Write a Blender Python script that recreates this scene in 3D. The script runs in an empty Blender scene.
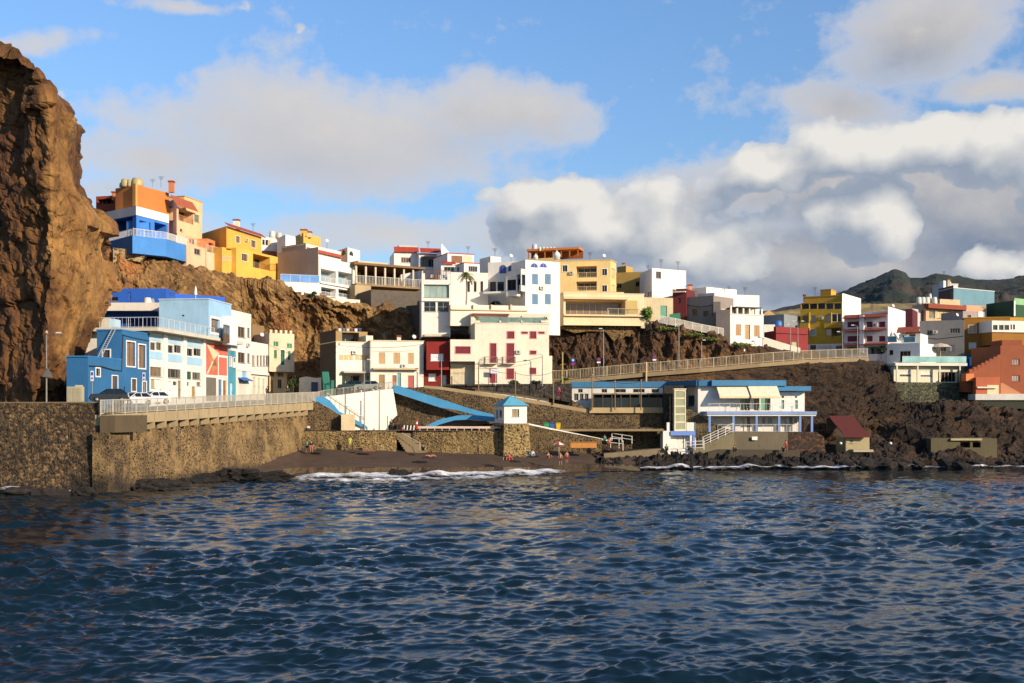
import bpy, math, random
import numpy as np
from mathutils import Vector, noise
random.seed(7)
SC = bpy.context.scene
COL = SC.collection
# ---- measuring frame: camera at height H looks along +Y; F = focal length, YH = row of the horizon ----
F, H, YH = 1150.0, 8.5, 410.0
def zof(y, D): return H + (YH - y) * D / F
def pl(px, D): return Vector(((px - 512) * D / F, D))
def W(px, y, D): return Vector(((px - 512) * D / F, D, zof(y, D)))
def lin(c):
    c /= 255.0
    return c / 12.92 if c <= .04045 else ((c + .055) / 1.055) ** 2.4
def rgb(h, k=1.0):
    h = h.lstrip('#')
    return tuple(min(1, lin(int(h[i:i + 2], 16)) * k) for i in (0, 2, 4)) + (1.0,)

# ---------------- materials ----------------
class NT:
    def __init__(s, m):
        m.use_nodes = True
        s.t = m.node_tree; s.t.nodes.clear()
        s.m = m
    def n(s, ty, **kw):
        nd = s.t.nodes.new(ty)
        for k, v in kw.items():
            if k.startswith('i_'):
                nd.inputs[k[2:].replace('_', ' ')].default_value = v
            else: setattr(nd, k, v)
        return nd
    def l(s, a, b): s.t.links.new(a, b)
    def math(s, op, a, b=None, c=None, clamp=False):
        nd = s.n('ShaderNodeMath', operation=op, use_clamp=clamp)
        for i, v in enumerate((a, b, c)):
            if v is None: continue
            if isinstance(v, (int, float)): nd.inputs[i].default_value = v
            else: s.l(v, nd.inputs[i])
        return nd.outputs[0]
    def mix(s, f, a, b, mode='MIX'):
        nd = s.n('ShaderNodeMix', data_type='RGBA', blend_type=mode)
        for i, v in ((0, f), (6, a), (7, b)):
            if isinstance(v, (int, float)): nd.inputs[i].default_value = v
            elif isinstance(v, tuple): nd.inputs[i].default_value = v
            else: s.l(v, nd.inputs[i])
        return nd.outputs[2]
    def ramp(s, f, pts):
        nd = s.n('ShaderNodeValToRGB')
        e = nd.color_ramp.elements
        while len(e) < len(pts): e.new(.5)
        for i, (p, c) in enumerate(pts):
            e[i].position = p; e[i].color = c if isinstance(c, tuple) else (c, c, c, 1)
        s.l(f, nd.inputs[0]); return nd.outputs[0]
    def pos(s, scale=(1, 1, 1)):
        g = s.n('ShaderNodeNewGeometry'); mp = s.n('ShaderNodeMapping')
        mp.inputs['Scale'].default_value = scale
        s.l(g.outputs['Position'], mp.inputs['Vector']); return mp.outputs[0]
    def noise(s, v, sc, det=5, rough=.55, out=0):
        nd = s.n('ShaderNodeTexNoise'); nd.inputs['Scale'].default_value = sc
        nd.inputs['Detail'].default_value = det; nd.inputs['Roughness'].default_value = rough
        s.l(v, nd.inputs['Vector']); return nd.outputs[out]
    def bsdf(s, col, rough=.8, bump=None, bs=.3, bd=.05, **kw):
        b = s.n('ShaderNodeBsdfPrincipled'); o = s.n('ShaderNodeOutputMaterial')
        if isinstance(col, tuple): b.inputs['Base Color'].default_value = col
        else: s.l(col, b.inputs['Base Color'])
        if isinstance(rough, (int, float)): b.inputs['Roughness'].default_value = rough
        else: s.l(rough, b.inputs['Roughness'])
        for k, v in kw.items(): b.inputs[k.replace('_', ' ')].default_value = v
        if bump is not None:
            bp = s.n('ShaderNodeBump'); bp.inputs['Strength'].default_value = bs; bp.inputs['Distance'].default_value = bd
            s.l(bump, bp.inputs['Height']); s.l(bp.outputs[0], b.inputs['Normal'])
        s.l(b.outputs[0], o.inputs[0]); return b
MC = {}
def mat(name, fn):
    if name not in MC:
        m = bpy.data.materials.new(name); MC[name] = m; fn(NT(m))
    return MC[name]
def plaster(hexc, k=.78, dirt=1.0):
    """painted render with broad weathering and thin rain streaks"""
    def f(t):
        c = rgb(hexc, k)
        n1 = t.noise(t.pos(), .35, 6, .6); n2 = t.noise(t.pos((2.5, 2.5, .25)), 1.2, 5, .7)
        n3 = t.noise(t.pos(), 1.7, 6, .72)
        a = t.ramp(n1, [(.35, .86), (.65, 1.03)]); b = t.ramp(n2, [(.38, .72), (.56, 1.0)])
        e = t.ramp(n3, [(.30, .50), (.43, 1.0)])
        cc = t.mix(.9 * dirt, c, a, 'MULTIPLY'); cc = t.mix(.2 * dirt, cc, b, 'MULTIPLY')
        cc = t.mix(.38 * dirt, cc, e, 'MULTIPLY')
        t.bsdf(cc, .85, t.noise(t.pos(), 9, 4), .25, .03)
    return mat('plaster_%s_%d_%d' % (hexc, k * 100, dirt * 10), f)
def flat(hexc, rough=.6, k=.8, metal=0.0):
    def f(t):
        c = rgb(hexc, k); n = t.ramp(t.noise(t.pos(), 3.0, 5, .65), [(.3, .75), (.7, 1.08)])
        t.bsdf(t.mix(.8, c, n, 'MULTIPLY'), rough, Metallic=metal)
    return mat('paint_%s_%d_%d' % (hexc, rough * 100, metal * 10), f)
def glass_mat(hexc='1c2226'):
    def f(t):
        n = t.noise(t.pos(), .45, 2); c = t.mix(n, rgb(hexc, .5), rgb(hexc, 1.8))
        t.bsdf(c, .10, Specular_IOR_Level=.35)
    return mat('window_glass_' + hexc, f)
def shutter_mat(hexc):
    def f(t):
        w = t.n('ShaderNodeTexWave', wave_type='BANDS', bands_direction='Z'); w.inputs['Scale'].default_value = 3.2
        t.l(t.pos(), w.inputs['Vector'])
        n = t.ramp(t.noise(t.pos((3, 3, .6)), 1.5, 5), [(.3, .75), (.7, 1.05)])
        t.bsdf(t.mix(.8, rgb(hexc, .8), n, 'MULTIPLY'), .6, w.outputs[1], .5, .03)
    return mat('shutter_' + hexc, f)
def tile_mat(hexc='9c4630'):
    def f(t):
        w = t.n('ShaderNodeTexWave', wave_type='BANDS', bands_direction='X'); w.inputs['Scale'].default_value = 1.3
        t.l(t.pos(), w.inputs['Vector'])
        n = t.ramp(t.noise(t.pos(), 2.2, 6, .7), [(.3, .6), (.7, 1.15)])
        t.bsdf(t.mix(.9, rgb(hexc, .85), n, 'MULTIPLY'), .8, w.outputs[1], .8, .08)
    return mat('tile_' + hexc, f)
def rubble(name, stone='4a3c2e', stone2='8c7452', mortar='b59a68', sc=2.2, edge=.09, k=.7, stain=.5, patch=.35, tide=False):
    """rough stones of several browns set in pale mortar"""
    def f(t):
        p = t.pos((1, 1, 1.25))
        wn = t.noise(p, 1.5, 3, out=1)
        v = t.n('ShaderNodeVectorMath', operation='MULTIPLY_ADD'); t.l(wn, v.inputs[0]); v.inputs[1].default_value = (.35, .35, .35); t.l(p, v.inputs[2])
        vo = t.n('ShaderNodeTexVoronoi', feature='F1'); vo.inputs['Scale'].default_value = sc; t.l(v.outputs[0], vo.inputs['Vector'])
        ve = t.n('ShaderNodeTexVoronoi', feature='DISTANCE_TO_EDGE'); ve.inputs['Scale'].default_value = sc; t.l(v.outputs[0], ve.inputs['Vector'])
        sp = t.n('ShaderNodeSeparateColor'); t.l(vo.outputs['Color'], sp.inputs[0])
        st = t.ramp(sp.outputs[0], [(0, rgb(stone, k * .6)), (.45, rgb(stone, k * 1.1)), (.85, rgb(stone2, k)), (1, rgb(stone2, k * 1.35))])
        e = t.ramp(ve.outputs[0], [(edge * .5, 1.0), (edge * 1.5, 0.0)])
        big = t.noise(t.pos(), .16, 6, .62)
        c = t.mix(e, st, rgb(mortar, k))
        c = t.mix(stain, c, t.ramp(big, [(.32, .3), (.62, 1.25)]), 'MULTIPLY')
        c = t.mix(.6, c, t.ramp(t.noise(t.pos(), 2.5, 6, .7), [(.3, .5), (.65, 1.15)]), 'MULTIPLY')
        pat = t.ramp(t.noise(t.pos((1, 1, .7)), .33, 7, .68), [(.5, 0.0), (.6, 1.0)])
        c = t.mix(t.math('MULTIPLY', pat, patch), c, t.mix(t.noise(t.pos(), 3, 5), rgb(mortar, k * .75), rgb(mortar, k * 1.1)))
        g = t.n('ShaderNodeNewGeometry'); sz = t.n('ShaderNodeSeparateXYZ'); t.l(g.outputs['Position'], sz.inputs[0])
        wet = t.ramp(t.math('ADD', t.math('MULTIPLY', sz.outputs[2], .2), t.math('MULTIPLY', big, .55)), [(.38, .22), (.62, 1.0)])
        if tide: c = t.mix(1.0, c, wet, 'MULTIPLY')
        t.bsdf(c, .9, t.math('ADD', ve.outputs[0], t.math('MULTIPLY', t.noise(p, 6, 4), .4)), .9, .18)
    return mat('rubble_' + name, f)
def rock(name, cs, k=.7, strata=(1, 1, 3.0), sc=.22, bs=.9, bd=.5, green=None, dark=None, tilt=0):
    """volcanic rock: several browns over tilted beds, dark cracks, scree"""
    def f(t):
        p = t.pos(strata)
        if tilt:
            g0 = t.n('ShaderNodeNewGeometry'); mr = t.n('ShaderNodeMapping'); mr.inputs['Rotation'].default_value = (0, math.radians(-tilt), 0); t.l(g0.outputs['Position'], mr.inputs['Vector']); mq = t.n('ShaderNodeMapping'); mq.inputs['Scale'].default_value = strata; t.l(mr.outputs[0], mq.inputs['Vector']); p = mq.outputs[0]
        n1 = t.noise(p, sc, 9, .68); n2 = t.noise(p if tilt else t.pos(), sc * 5, 8, .7); n3 = t.noise(t.pos((1, 1, .45)), sc * 14, 6, .7)
        pts = [(.25 + .5 * i / (len(cs) - 1), rgb(c, k)) for i, c in enumerate(cs)]
        c = t.ramp(n1, pts)
        c = t.mix(.75, c, t.ramp(n2, [(.3, .38), (.6, 1.15)]), 'MULTIPLY')
        c = t.mix(.55, c, t.ramp(n3, [(.32, .45), (.6, 1.15)]), 'MULTIPLY')
        vo = t.n('ShaderNodeTexVoronoi', feature='DISTANCE_TO_EDGE'); vo.inputs['Scale'].default_value = sc * 2.2
        wn = t.noise(p, sc * 3, 5, out=1)
        v = t.n('ShaderNodeVectorMath', operation='MULTIPLY_ADD'); t.l(wn, v.inputs[0]); v.inputs[1].default_value = (3, 3, 3); t.l(p, v.inputs[2])
        t.l(v.outputs[0], vo.inputs['Vector'])
        cr = t.ramp(vo.outputs[0], [(0.0, .35), (.05, 1.0)])
        c = t.mix(.55, c, cr, 'MULTIPLY')
        if dark:  # paints the shaded side, left of the ridge, into the rock colour
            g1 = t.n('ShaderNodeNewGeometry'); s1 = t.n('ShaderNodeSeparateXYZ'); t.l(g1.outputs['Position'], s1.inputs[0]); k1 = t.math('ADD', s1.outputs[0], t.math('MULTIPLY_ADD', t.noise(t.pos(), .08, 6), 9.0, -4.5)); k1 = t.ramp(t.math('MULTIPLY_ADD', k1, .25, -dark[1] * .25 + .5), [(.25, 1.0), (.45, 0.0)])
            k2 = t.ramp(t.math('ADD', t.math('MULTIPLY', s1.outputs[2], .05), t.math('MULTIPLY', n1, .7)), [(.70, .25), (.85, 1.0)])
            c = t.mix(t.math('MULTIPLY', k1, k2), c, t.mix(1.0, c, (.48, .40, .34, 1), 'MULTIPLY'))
        if tilt > 20:
            rd = t.ramp(t.noise(t.pos(), .045, 4, .6), [(.56, 0.0), (.62, 1.0)]); c = t.mix(t.math('MULTIPLY', rd, .55), c, t.mix(1.0, c, (1.25, .62, .42, 1), 'MULTIPLY'))
        if tilt < 20 and not dark:
            c = t.mix(1.0, c, t.ramp(t.noise(t.pos((1, 1, 1.5)), .055, 6, .62), [(.34, .42), (.52, .95), (.64, 2.1)]), 'MULTIPLY')
        if green:
            g = t.ramp(t.noise(t.pos((1, 1, .6)), .14, 7, .7), [(green, (0, 0, 0, 1)), (green + .06, (1, 1, 1, 1))])
            nm = t.n('ShaderNodeNewGeometry'); sx = t.n('ShaderNodeSeparateXYZ'); t.l(nm.outputs['Normal'], sx.inputs[0])
            up = t.ramp(sx.outputs[2], [(.25, 0.0), (.6, 1.0)])
            c = t.mix(t.math('MULTIPLY', g, up), c, t.mix(n3, rgb('2c3212', .8), rgb('56591f', .8)))
        hgt = t.math('ADD', t.math('MULTIPLY', n2, 1.0), t.math('ADD', t.math('MULTIPLY', n3, .35), t.math('MULTIPLY', cr, .25)))
        t.bsdf(c, .92, hgt, bs, bd)
    return mat('rock_' + name, f)

# ---------------- mesh builder ----------------
class MB:
    def __init__(s): s.v = []; s.f = []; s.d = {}
    def vi(s, p):
        s.v.append(tuple(p)); return len(s.v) - 1
    def quad(s, *ps): s.f.append([s.vi(p) for p in ps]); return s
    def hexa(s, b, t):
        """b, t: matching loops bottom / top"""
        n = len(b); i = [s.vi(p) for p in b]; j = [s.vi(p) for p in t]
        s.f.append(i[::-1]); s.f.append(j)
        for k in range(n): s.f.append([i[k], i[(k + 1) % n], j[(k + 1) % n], j[k]])
        return s
    def prism(s, poly, z0, z1):
        return s.hexa([(p[0], p[1], z0) for p in poly], [(p[0], p[1], z1) for p in poly])
    def box(s, x0, x1, y0, y1, z0, z1): return s.prism([(x0, y0), (x1, y0), (x1, y1), (x0, y1)], z0, z1)
    def tube(s, pts, r, n=6, r1=None):
        pts = [Vector(p) for p in pts]; r1 = r if r1 is None else r1; rings = []
        for k, p in enumerate(pts):
            d = (pts[min(k + 1, len(pts) - 1)] - pts[max(k - 1, 0)]).normalized()
            a = d.cross(Vector((0, 0, 1)) if abs(d.z) < .9 else Vector((1, 0, 0))).normalized(); b = d.cross(a)
            rr = r + (r1 - r) * k / max(1, len(pts) - 1)
            rings.append([s.vi(p + a * rr * math.cos(q * 6.2832 / n) + b * rr * math.sin(q * 6.2832 / n)) for q in range(n)])
        for A, B in zip(rings, rings[1:]):
            for q in range(n): s.f.append([A[q], A[(q + 1) % n], B[(q + 1) % n], B[q]])
        s.f.append(rings[0][::-1]); s.f.append(rings[-1]); return s
    def lathe(s, c, prof, n=12):
        rings = [[s.vi((c[0] + r * math.cos(q * 6.2832 / n), c[1] + r * math.sin(q * 6.2832 / n), c[2] + z)) for q in range(n)] for r, z in prof]
        for A, B in zip(rings, rings[1:]):
            for q in range(n): s.f.append([A[q], A[(q + 1) % n], B[(q + 1) % n], B[q]])
        s.f.append(rings[0][::-1]); s.f.append(rings[-1]); return s
    def disc(s, c, n3, r, th, n=16):
        n3 = Vector(n3).normalized(); return s.tube([Vector(c), Vector(c) + n3 * th], r, n)
    def build(s, name, m, parent=None, smooth=False):
        me = bpy.data.meshes.new(name)
        o = bpy.data.objects.new(name, me); COL.objects.link(o)
        off = Vector((0, 0, 0))
        if parent is not None:
            o.parent = parent
            q = parent
            while q is not None: off += q.location; q = q.parent
        else:
            a = np.array(s.v); off = Vector((float(a[:, 0].mean()), float(a[:, 1].mean()), float(a[:, 2].min()))); o.location = off
        me.from_pydata([(x - off.x, y - off.y, z - off.z) for x, y, z in s.v], [], s.f)
        me.materials.append(m)
        if smooth: me.polygons.foreach_set('use_smooth', [True] * len(me.polygons))
        me.update(); return o
def tag(o, label=None, cat=None, group=None, kind=None):
    for k, v in (('label', label), ('category', cat), ('group', group), ('kind', kind)):
        if v: o[k] = v
    return o
def root(name, loc, label, cat, group=None):
    o = bpy.data.objects.new(name, None); COL.objects.link(o); o.location = loc; o.empty_display_size = .3
    return tag(o, label, cat, group)
def one(name, mb, m, label, cat, group=None, smooth=False): return tag(mb.build(name, m, None, smooth), label, cat, group)
def copy_tree(o, delta, parent=None):
    c = o.copy(); COL.objects.link(c)
    if parent is None: c.location = o.location + delta
    else: c.parent = parent
    for ch in list(o.children): copy_tree(ch, delta, c)
    return c

# ---------------- walls with real openings ----------------
class Face:
    def __init__(s, a, b):
        s.A = Vector(a[:2]); s.B = Vector(b[:2]); d = s.B - s.A; s.L = d.length; s.u = d / s.L
        s.n = Vector((s.u.y, -s.u.x)); s.holes = []
    def s_of(s, px):
        k = (px - 512) / F           # on the wall: A.x + t u.x = k (A.y + t u.y)
        return (k * s.A.y - s.A.x) / (s.u.x - k * s.u.y)
    def P(s, t, n, z): p = s.A + s.u * t + s.n * n; return Vector((p.x, p.y, z))
    def z(s, px, y): return zof(y, s.P(s.s_of(px), 0, 0).y)
    def box(s, mb, t0, t1, n0, n1, z0, z1):
        q = [s.P(t0, n1, 0), s.P(t1, n1, 0), s.P(t1, n0, 0), s.P(t0, n0, 0)]
        return mb.prism([(p.x, p.y) for p in q], z0, z1)
    def rect(s, x0, y0, x1, y1):
        t0, t1 = sorted((s.s_of(x0), s.s_of(x1))); xm = (x0 + x1) / 2
        return t0, t1, s.z(xm, y1), s.z(xm, y0)
    def pbox(s, mb, x0, y0, x1, y1, n0, n1):
        t0, t1, z0, z1 = s.rect(x0, y0, x1, y1); return s.box(mb, t0, t1, n0, n1, z0, z1)
    def build(s, mb, z0, z1, grow=0):
        hs = []
        for (a, b, c, d, dep) in s.holes:
            a = max(a, .06); b = min(b, s.L - .06); c = max(c, z0 + .02); d = min(d, z1 - .05)
            if b - a > .05 and d - c > .05: hs.append((a, b, c, d, dep))
        S = sorted(set([0, s.L] + [h[0] for h in hs] + [h[1] for h in hs])); Z = sorted(set([z0, z1] + [h[2] for h in hs] + [h[3] for h in hs]))
        for i in range(len(S) - 1):
            for j in range(len(Z) - 1):
                cs, cz = (S[i] + S[i + 1]) / 2, (Z[j] + Z[j + 1]) / 2
                if S[i + 1] - S[i] < 1e-4 or Z[j + 1] - Z[j] < 1e-4 or any(h[0] < cs < h[1] and h[2] < cz < h[3] for h in hs): continue
                mb.quad(s.P(S[i], 0, Z[j]), s.P(S[i + 1], 0, Z[j]), s.P(S[i + 1], 0, Z[j + 1]), s.P(S[i], 0, Z[j + 1]))
        for a, b, c, d, dep in hs:
            p = lambda t, n, z: s.P(t, n, z)
            mb.quad(p(a, 0, c), p(a, -dep, c), p(a, -dep, d), p(a, 0, d)); mb.quad(p(b, 0, c), p(b, -dep, c), p(b, -dep, d), p(b, 0, d))
            mb.quad(p(a, 0, c), p(b, 0, c), p(b, -dep, c), p(a, -dep, c)); mb.quad(p(a, 0, d), p(b, 0, d), p(b, -dep, d), p(a, -dep, d))
            mb.quad(p(a, -dep, c), p(b, -dep, c), p(b, -dep, d), p(a, -dep, d))
WHITE, CREAM, GLASS = 'f4efe6', 'e8d8b4', '1c2226'
class Vol:
    def __init__(s, h, pts, yb, yt, m, ref, sink, cap, top):
        s.h = h; s.m = m; s.pts = [pl(*p) if not isinstance(p, Vector) else p for p in pts]
        D = s.pts[ref].y; s.z0 = zof(yb, D) - sink; s.z1 = zof(yt, D); s.zb = zof(yb, D)
        n = len(s.pts); s.F = [Face(s.pts[i], s.pts[(i + 1) % n]) for i in range(n)]; s.cap = cap; s.top = top
    def finish(s):
        mb = MB()
        for f in s.F: f.build(mb, s.z0, s.z1)
        if s.top: mb.f.append([mb.vi((p.x, p.y, s.z1)) for p in s.pts])
        s.h.part('wall', mb, s.m)
        if s.cap:
            c = sum(s.pts, Vector((0, 0))) / len(s.pts)
            poly = [p + (p - c).normalized() * .12 for p in s.pts]
            s.h.part('coping', MB().prism(poly, s.z1 + .003, s.z1 + .16), plaster(s.cap, .72))
class House:
    def __init__(s, name, label, cat='house', group=None):
        s.name = name; s.r = None; s.meta = (label, cat, group); s.vols = []
    def ensure(s, p):
        if s.r is None: s.r = root(s.name, p, *s.meta)
    def vol(s, pts, yb, yt, m, ref=1, sink=2.5, cap=None, depth=None, top=True):
        """pts: plan corners (px, D) from left to right as seen; 3 pts = visible corner box, 2 pts + depth = a front"""
        q = [pl(*p) if not isinstance(p, Vector) else p for p in pts]
        if len(q) == 3 and depth is None: q.append(q[0] + q[2] - q[1])
        if len(q) == 2:
            f = Face(q[0], q[1]); q += [q[1] - f.n * depth, q[0] - f.n * depth]; ref = min(ref, 1)
        v = Vol(s, q, yb, yt, plaster(m) if isinstance(m, str) else m, ref, sink, cap, top); s.vols.append(v)
        s.ensure(Vector((q[ref].x, q[ref].y, v.zb))); return v
    def part(s, name, mb, m, parent=None, smooth=False):
        return mb.build(name, m, parent or s.r, smooth)
    def win(s, f, x0, y0, x1, y1, fc='a39c90', pc=None, mull=1, bars=0, depth=.22, trim=0, tc=WHITE, arch=False, sill=True):
        t0, t1, z0, z1 = f.rect(x0, y0, x1, y1)
        if not arch: f.holes.append((t0, t1, z0, z1, depth))
        w = max(.035, min(.07, (t1 - t0) * .045)); m = MB(); n0, n1 = (-depth + .02, -depth + .09) if not arch else (.01, .05)
        if arch:
            r = (t1 - t0) / 2; c = (t0 + t1) / 2; zs = max(z1 - r, z0)
            arc = [(c + r * math.cos(a), zs + min(r, z1 - z0) * math.sin(a)) for a in [math.pi * k / 10 for k in range(11)]]
            loop = [(t1, z0)] + arc + [(t0, z0)]
            ring = MB(); L2 = [(c + (t - c) * 1.16, z0 + (z - z0) * 1.08) for t, z in loop]
            ring.hexa([f.P(t, .005, z) for t, z in L2], [f.P(t, .05, z) for t, z in L2])
            o = s.part('arched_window', ring, flat(fc)); p = MB().hexa([f.P(t, .052, z) for t, z in loop], [f.P(t, .06, z) for t, z in loop])
            p2 = s.part('pane', p, glass_mat(pc or GLASS), o)
            b = MB(); f.box(b, c - .03, c + .03, .062, .08, z0, z1 - .05); s.part('bar', b, flat(fc), o); return o
        for a, b, c, d in ((t0, t0 + w, z0, z1), (t1 - w, t1, z0, z1), (t0 + w, t1 - w, z0, z0 + w), (t0 + w, t1 - w, z1 - w, z1)): f.box(m, a, b, n0, n1, c, d)
        for k in range(mull):
            c = t0 + (t1 - t0) * (k + 1) / (mull + 1); f.box(m, c - w * .45, c + w * .45, n0 + .003, n1 - .003, z0 + w, z1 - w)
        for k in range(bars):
            c = z0 + (z1 - z0) * (k + 1) / (bars + 1); f.box(m, t0 + w, t1 - w, n0 + .008, n1 - .008, c - w * .4, c + w * .4)
        tm = MB()
        if trim:
            tw = trim if isinstance(trim, float) else .12
            for a, b, c, d in ((t0 - tw, t0, z0 - tw, z1 + tw), (t1, t1 + tw, z0 - tw, z1 + tw), (t0, t1, z0 - tw, z0), (t0, t1, z1, z1 + tw)): f.box(tm, a, b, .003, .06, c, d)
        elif sill: f.box(m, t0 - .06, t1 + .06, -.05, .08, z0 - .07, z0 - .004)
        o = s.part('window', m, flat(fc))
        if trim: s.part('surround', tm, flat(tc), o)
        p = MB(); f.box(p, t0 + .01, t1 - .01, n0 + .02, n0 + .035, z0 + .01, z1 - .01)
        s.part('pane', p, glass_mat(pc or GLASS), o); return o
    def shut(s, f, x0, y0, x1, y1, c, fc=None, name='shutter', trim=0, depth=.12):
        t0, t1, z0, z1 = f.rect(x0, y0, x1, y1); f.holes.append((t0, t1, z0, z1, depth)); m = MB()
        tm = (t0 + t1) / 2
        f.box(m, t0 + .02, tm - .012, -depth + .02, -depth + .07, z0 + .02, z1 - .02); f.box(m, tm + .012, t1 - .02, -depth + .02, -depth + .07, z0 + .02, z1 - .02)
        o = s.part(name, m, shutter_mat(c))
        if fc:
            r = MB(); tw = trim or .1
            for a, b, c2, d in ((t0 - tw, t0, z0 - tw, z1 + tw), (t1, t1 + tw, z0 - tw, z1 + tw), (t0, t1, z0 - tw, z0), (t0, t1, z1, z1 + tw)): f.box(r, a, b, .003, .05, c2, d)
            s.part('frame', r, flat(fc), o)
        return o
    def door(s, f, x0, y0, x1, y1, c, fc=None, depth=.2):
        t0, t1, z0, z1 = f.rect(x0, y0, x1, y1); f.holes.append((t0, t1, z0, z1, depth)); m = MB()
        f.box(m, t0 + .02, t1 - .02, -depth + .02, -depth + .07, z0, z1 - .02)
        for a, b in ((.1, .45), (.55, .92)):
            f.box(m, t0 + (t1 - t0) * .18, t1 - (t1 - t0) * .18, -depth + .072, -depth + .09, z0 + (z1 - z0) * a, z0 + (z1 - z0) * b)
        o = s.part('door', m, flat(c))
        hd = MB(); f.box(hd, t1 - .2, t1 - .12, -depth + .075, -depth + .13, z0 + (z1 - z0) * .45, z0 + (z1 - z0) * .52); s.part('handle', hd, flat('888888', .35, .8, 1.0), o)
        if fc:
            r = MB()
            for a, b, c2, d in ((t0 - .1, t0, z0, z1 + .1), (t1, t1 + .1, z0, z1 + .1), (t0, t1, z1, z1 + .1)): f.box(r, a, b, .003, .05, c2, d)
            s.part('frame', r, flat(fc), o)
        return o
    def loggia(s, f, x0, y0, x1, y1, depth=1.8, glaz=None, rail=None, n=3):
        """deep covered balcony: opening with glazed doors at its back and a railing in front"""
        t0, t1, z0, z1 = f.rect(x0, y0, x1, y1); f.holes.append((t0, t1, z0, z1, depth))
        m = MB(); p = MB(); w = (t1 - t0)
        for k in range(n + 1):
            c = t0 + .2 + (w - .4) * k / n; f.box(m, c - .05, c + .05, -depth + .01, -depth + .1, z0, z0 + (z1 - z0) * .86)
        f.box(m, t0 + .15, t1 - .15, -depth + .01, -depth + .1, z0 + (z1 - z0) * .86, z0 + (z1 - z0) * .9)
        o = s.part('balcony_door', m, flat('b5aea0')); f.box(p, t0 + .2, t1 - .2, -depth + .03, -depth + .05, z0, z0 + (z1 - z0) * .85)
        s.part('pane', p, glass_mat(glaz or '222c32'), o)
        if rail: s.rail([f.P(t0 + .03, -.08, z0), f.P(t1 - .03, -.08, z0)], min(1.0, (z1 - z0) * .45), rail)
    def rail(s, pts, h=1.0, c=WHITE, sp=.16, pane=None, r=.02):
        m = MB(); pts = [Vector(p) for p in pts]
        for a, b in zip(pts, pts[1:]):
            L = (b - a).length; k = max(1, int(L / 1.6))
            for i in range(k + 1):
                q = a + (b - a) * i / k; m.tube([q, q + Vector((0, 0, h))], .035, 5)
            for zz in (h, .1): m.tube([a + Vector((0, 0, zz)), b + Vector((0, 0, zz))], .035 if zz == h else .02, 5)
            if not pane:
                k = max(2, int(L / sp))
                for i in range(k): q = a + (b - a) * (i + .5) / k; m.tube([q + Vector((0, 0, .1)), q + Vector((0, 0, h))], r * .7, 4)
        o = s.part('railing', m, flat(c, .5))
        if pane:
            g = MB()
            for a, b in zip(pts, pts[1:]):
                d = (b - a).normalized(); nn = Vector((d.y, -d.x, 0)) * .012
                g.hexa([a + nn + Vector((0, 0, .1)), b + nn + Vector((0, 0, .1)), b - nn + Vector((0, 0, .1)), a - nn + Vector((0, 0, .1))],
                       [a + nn + Vector((0, 0, h - .05)), b + nn + Vector((0, 0, h - .05)), b - nn + Vector((0, 0, h - .05)), a - nn + Vector((0, 0, h - .05))])
            s.part('pane', g, pane, o)
        return o
    def slab(s, f, x0, y0, x1, y1, out, name='balcony_slab', c=WHITE, inn=0.0):
        m = MB(); f.pbox(m, x0, y0, x1, y1, inn + .003, out); return s.part(name, m, plaster(c) if isinstance(c, str) else c)
    def band(s, f, x0, y0, x1, y1, c, out=.04, name='painted_panel'):
        m = MB(); t0, t1, z0, z1 = f.rect(x0, y0, x1, y1); f.box(m, t0, t1, .003, out, z0, z1); return s.part(name, m, plaster(c) if isinstance(c, str) else c)
    def chimney(s, px, y0, y1, D, w=.7, c=WHITE):
        b = W(px, y1, D); z1 = zof(y0, D); m = MB().box(b.x - w / 2, b.x + w / 2, D - w / 2, D + w / 2, b.z - .6, z1 - .25)
        o = s.part('chimney', m, plaster(c)); m = MB().box(b.x - w / 2 - .1, b.x + w / 2 + .1, D - w / 2 - .1, D + w / 2 + .1, z1 - .247, z1); s.part('cap', m, tile_mat(), o)
    def tank(s, px, y0, y1, D, r=.7, c='d8d4c8'):
        b = W(px, y1, D); h = zof(y0, D) - b.z
        s.part('water_tank', MB().lathe((b.x, D, b.z - .3), [(r, 0), (r * 1.02, h * .3), (r, h * .75), (r * .8, h * .95 + .3), (r * .25, h + .3)], 14), flat(c, .5), None, True)
    def antenna(s, px, y0, y1, D):
        b = W(px, y1, D); z1 = zof(y0, D); m = MB().tube([(b.x, D, b.z - .3), (b.x, D, z1)], .03, 4)
        for k in range(4): z = z1 - .1 - k * .16; w = .5 - .07 * k; m.tube([(b.x - w, D, z), (b.x + w, D + .1, z)], .018, 4)
        s.part('antenna', m, flat('6a6a6a', .4, .8, .8))
    def awn_roof(s, f, x0, y0, x1, y1, out, tile=True, over=0, c='9c4630', name='roof'):
        """sloping roof: high edge on the wall at y0, low edge standing out at y1"""
        t0, t1, z0, z1 = f.rect(x0, y0, x1, y1); th = .12
        a, b, c_, d = f.P(t0 - over, -.3, z1), f.P(t1 + over, -.3, z1), f.P(t1 + over, out, z0), f.P(t0 - over, out, z0)
        dz = Vector((0, 0, th)); s.part(name, MB().hexa([a, b, c_, d], [a + dz, b + dz, c_ + dz, d + dz]), tile_mat(c) if tile else flat(c))
    def done(s):
        for v in s.vols: v.finish()
        return s

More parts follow.
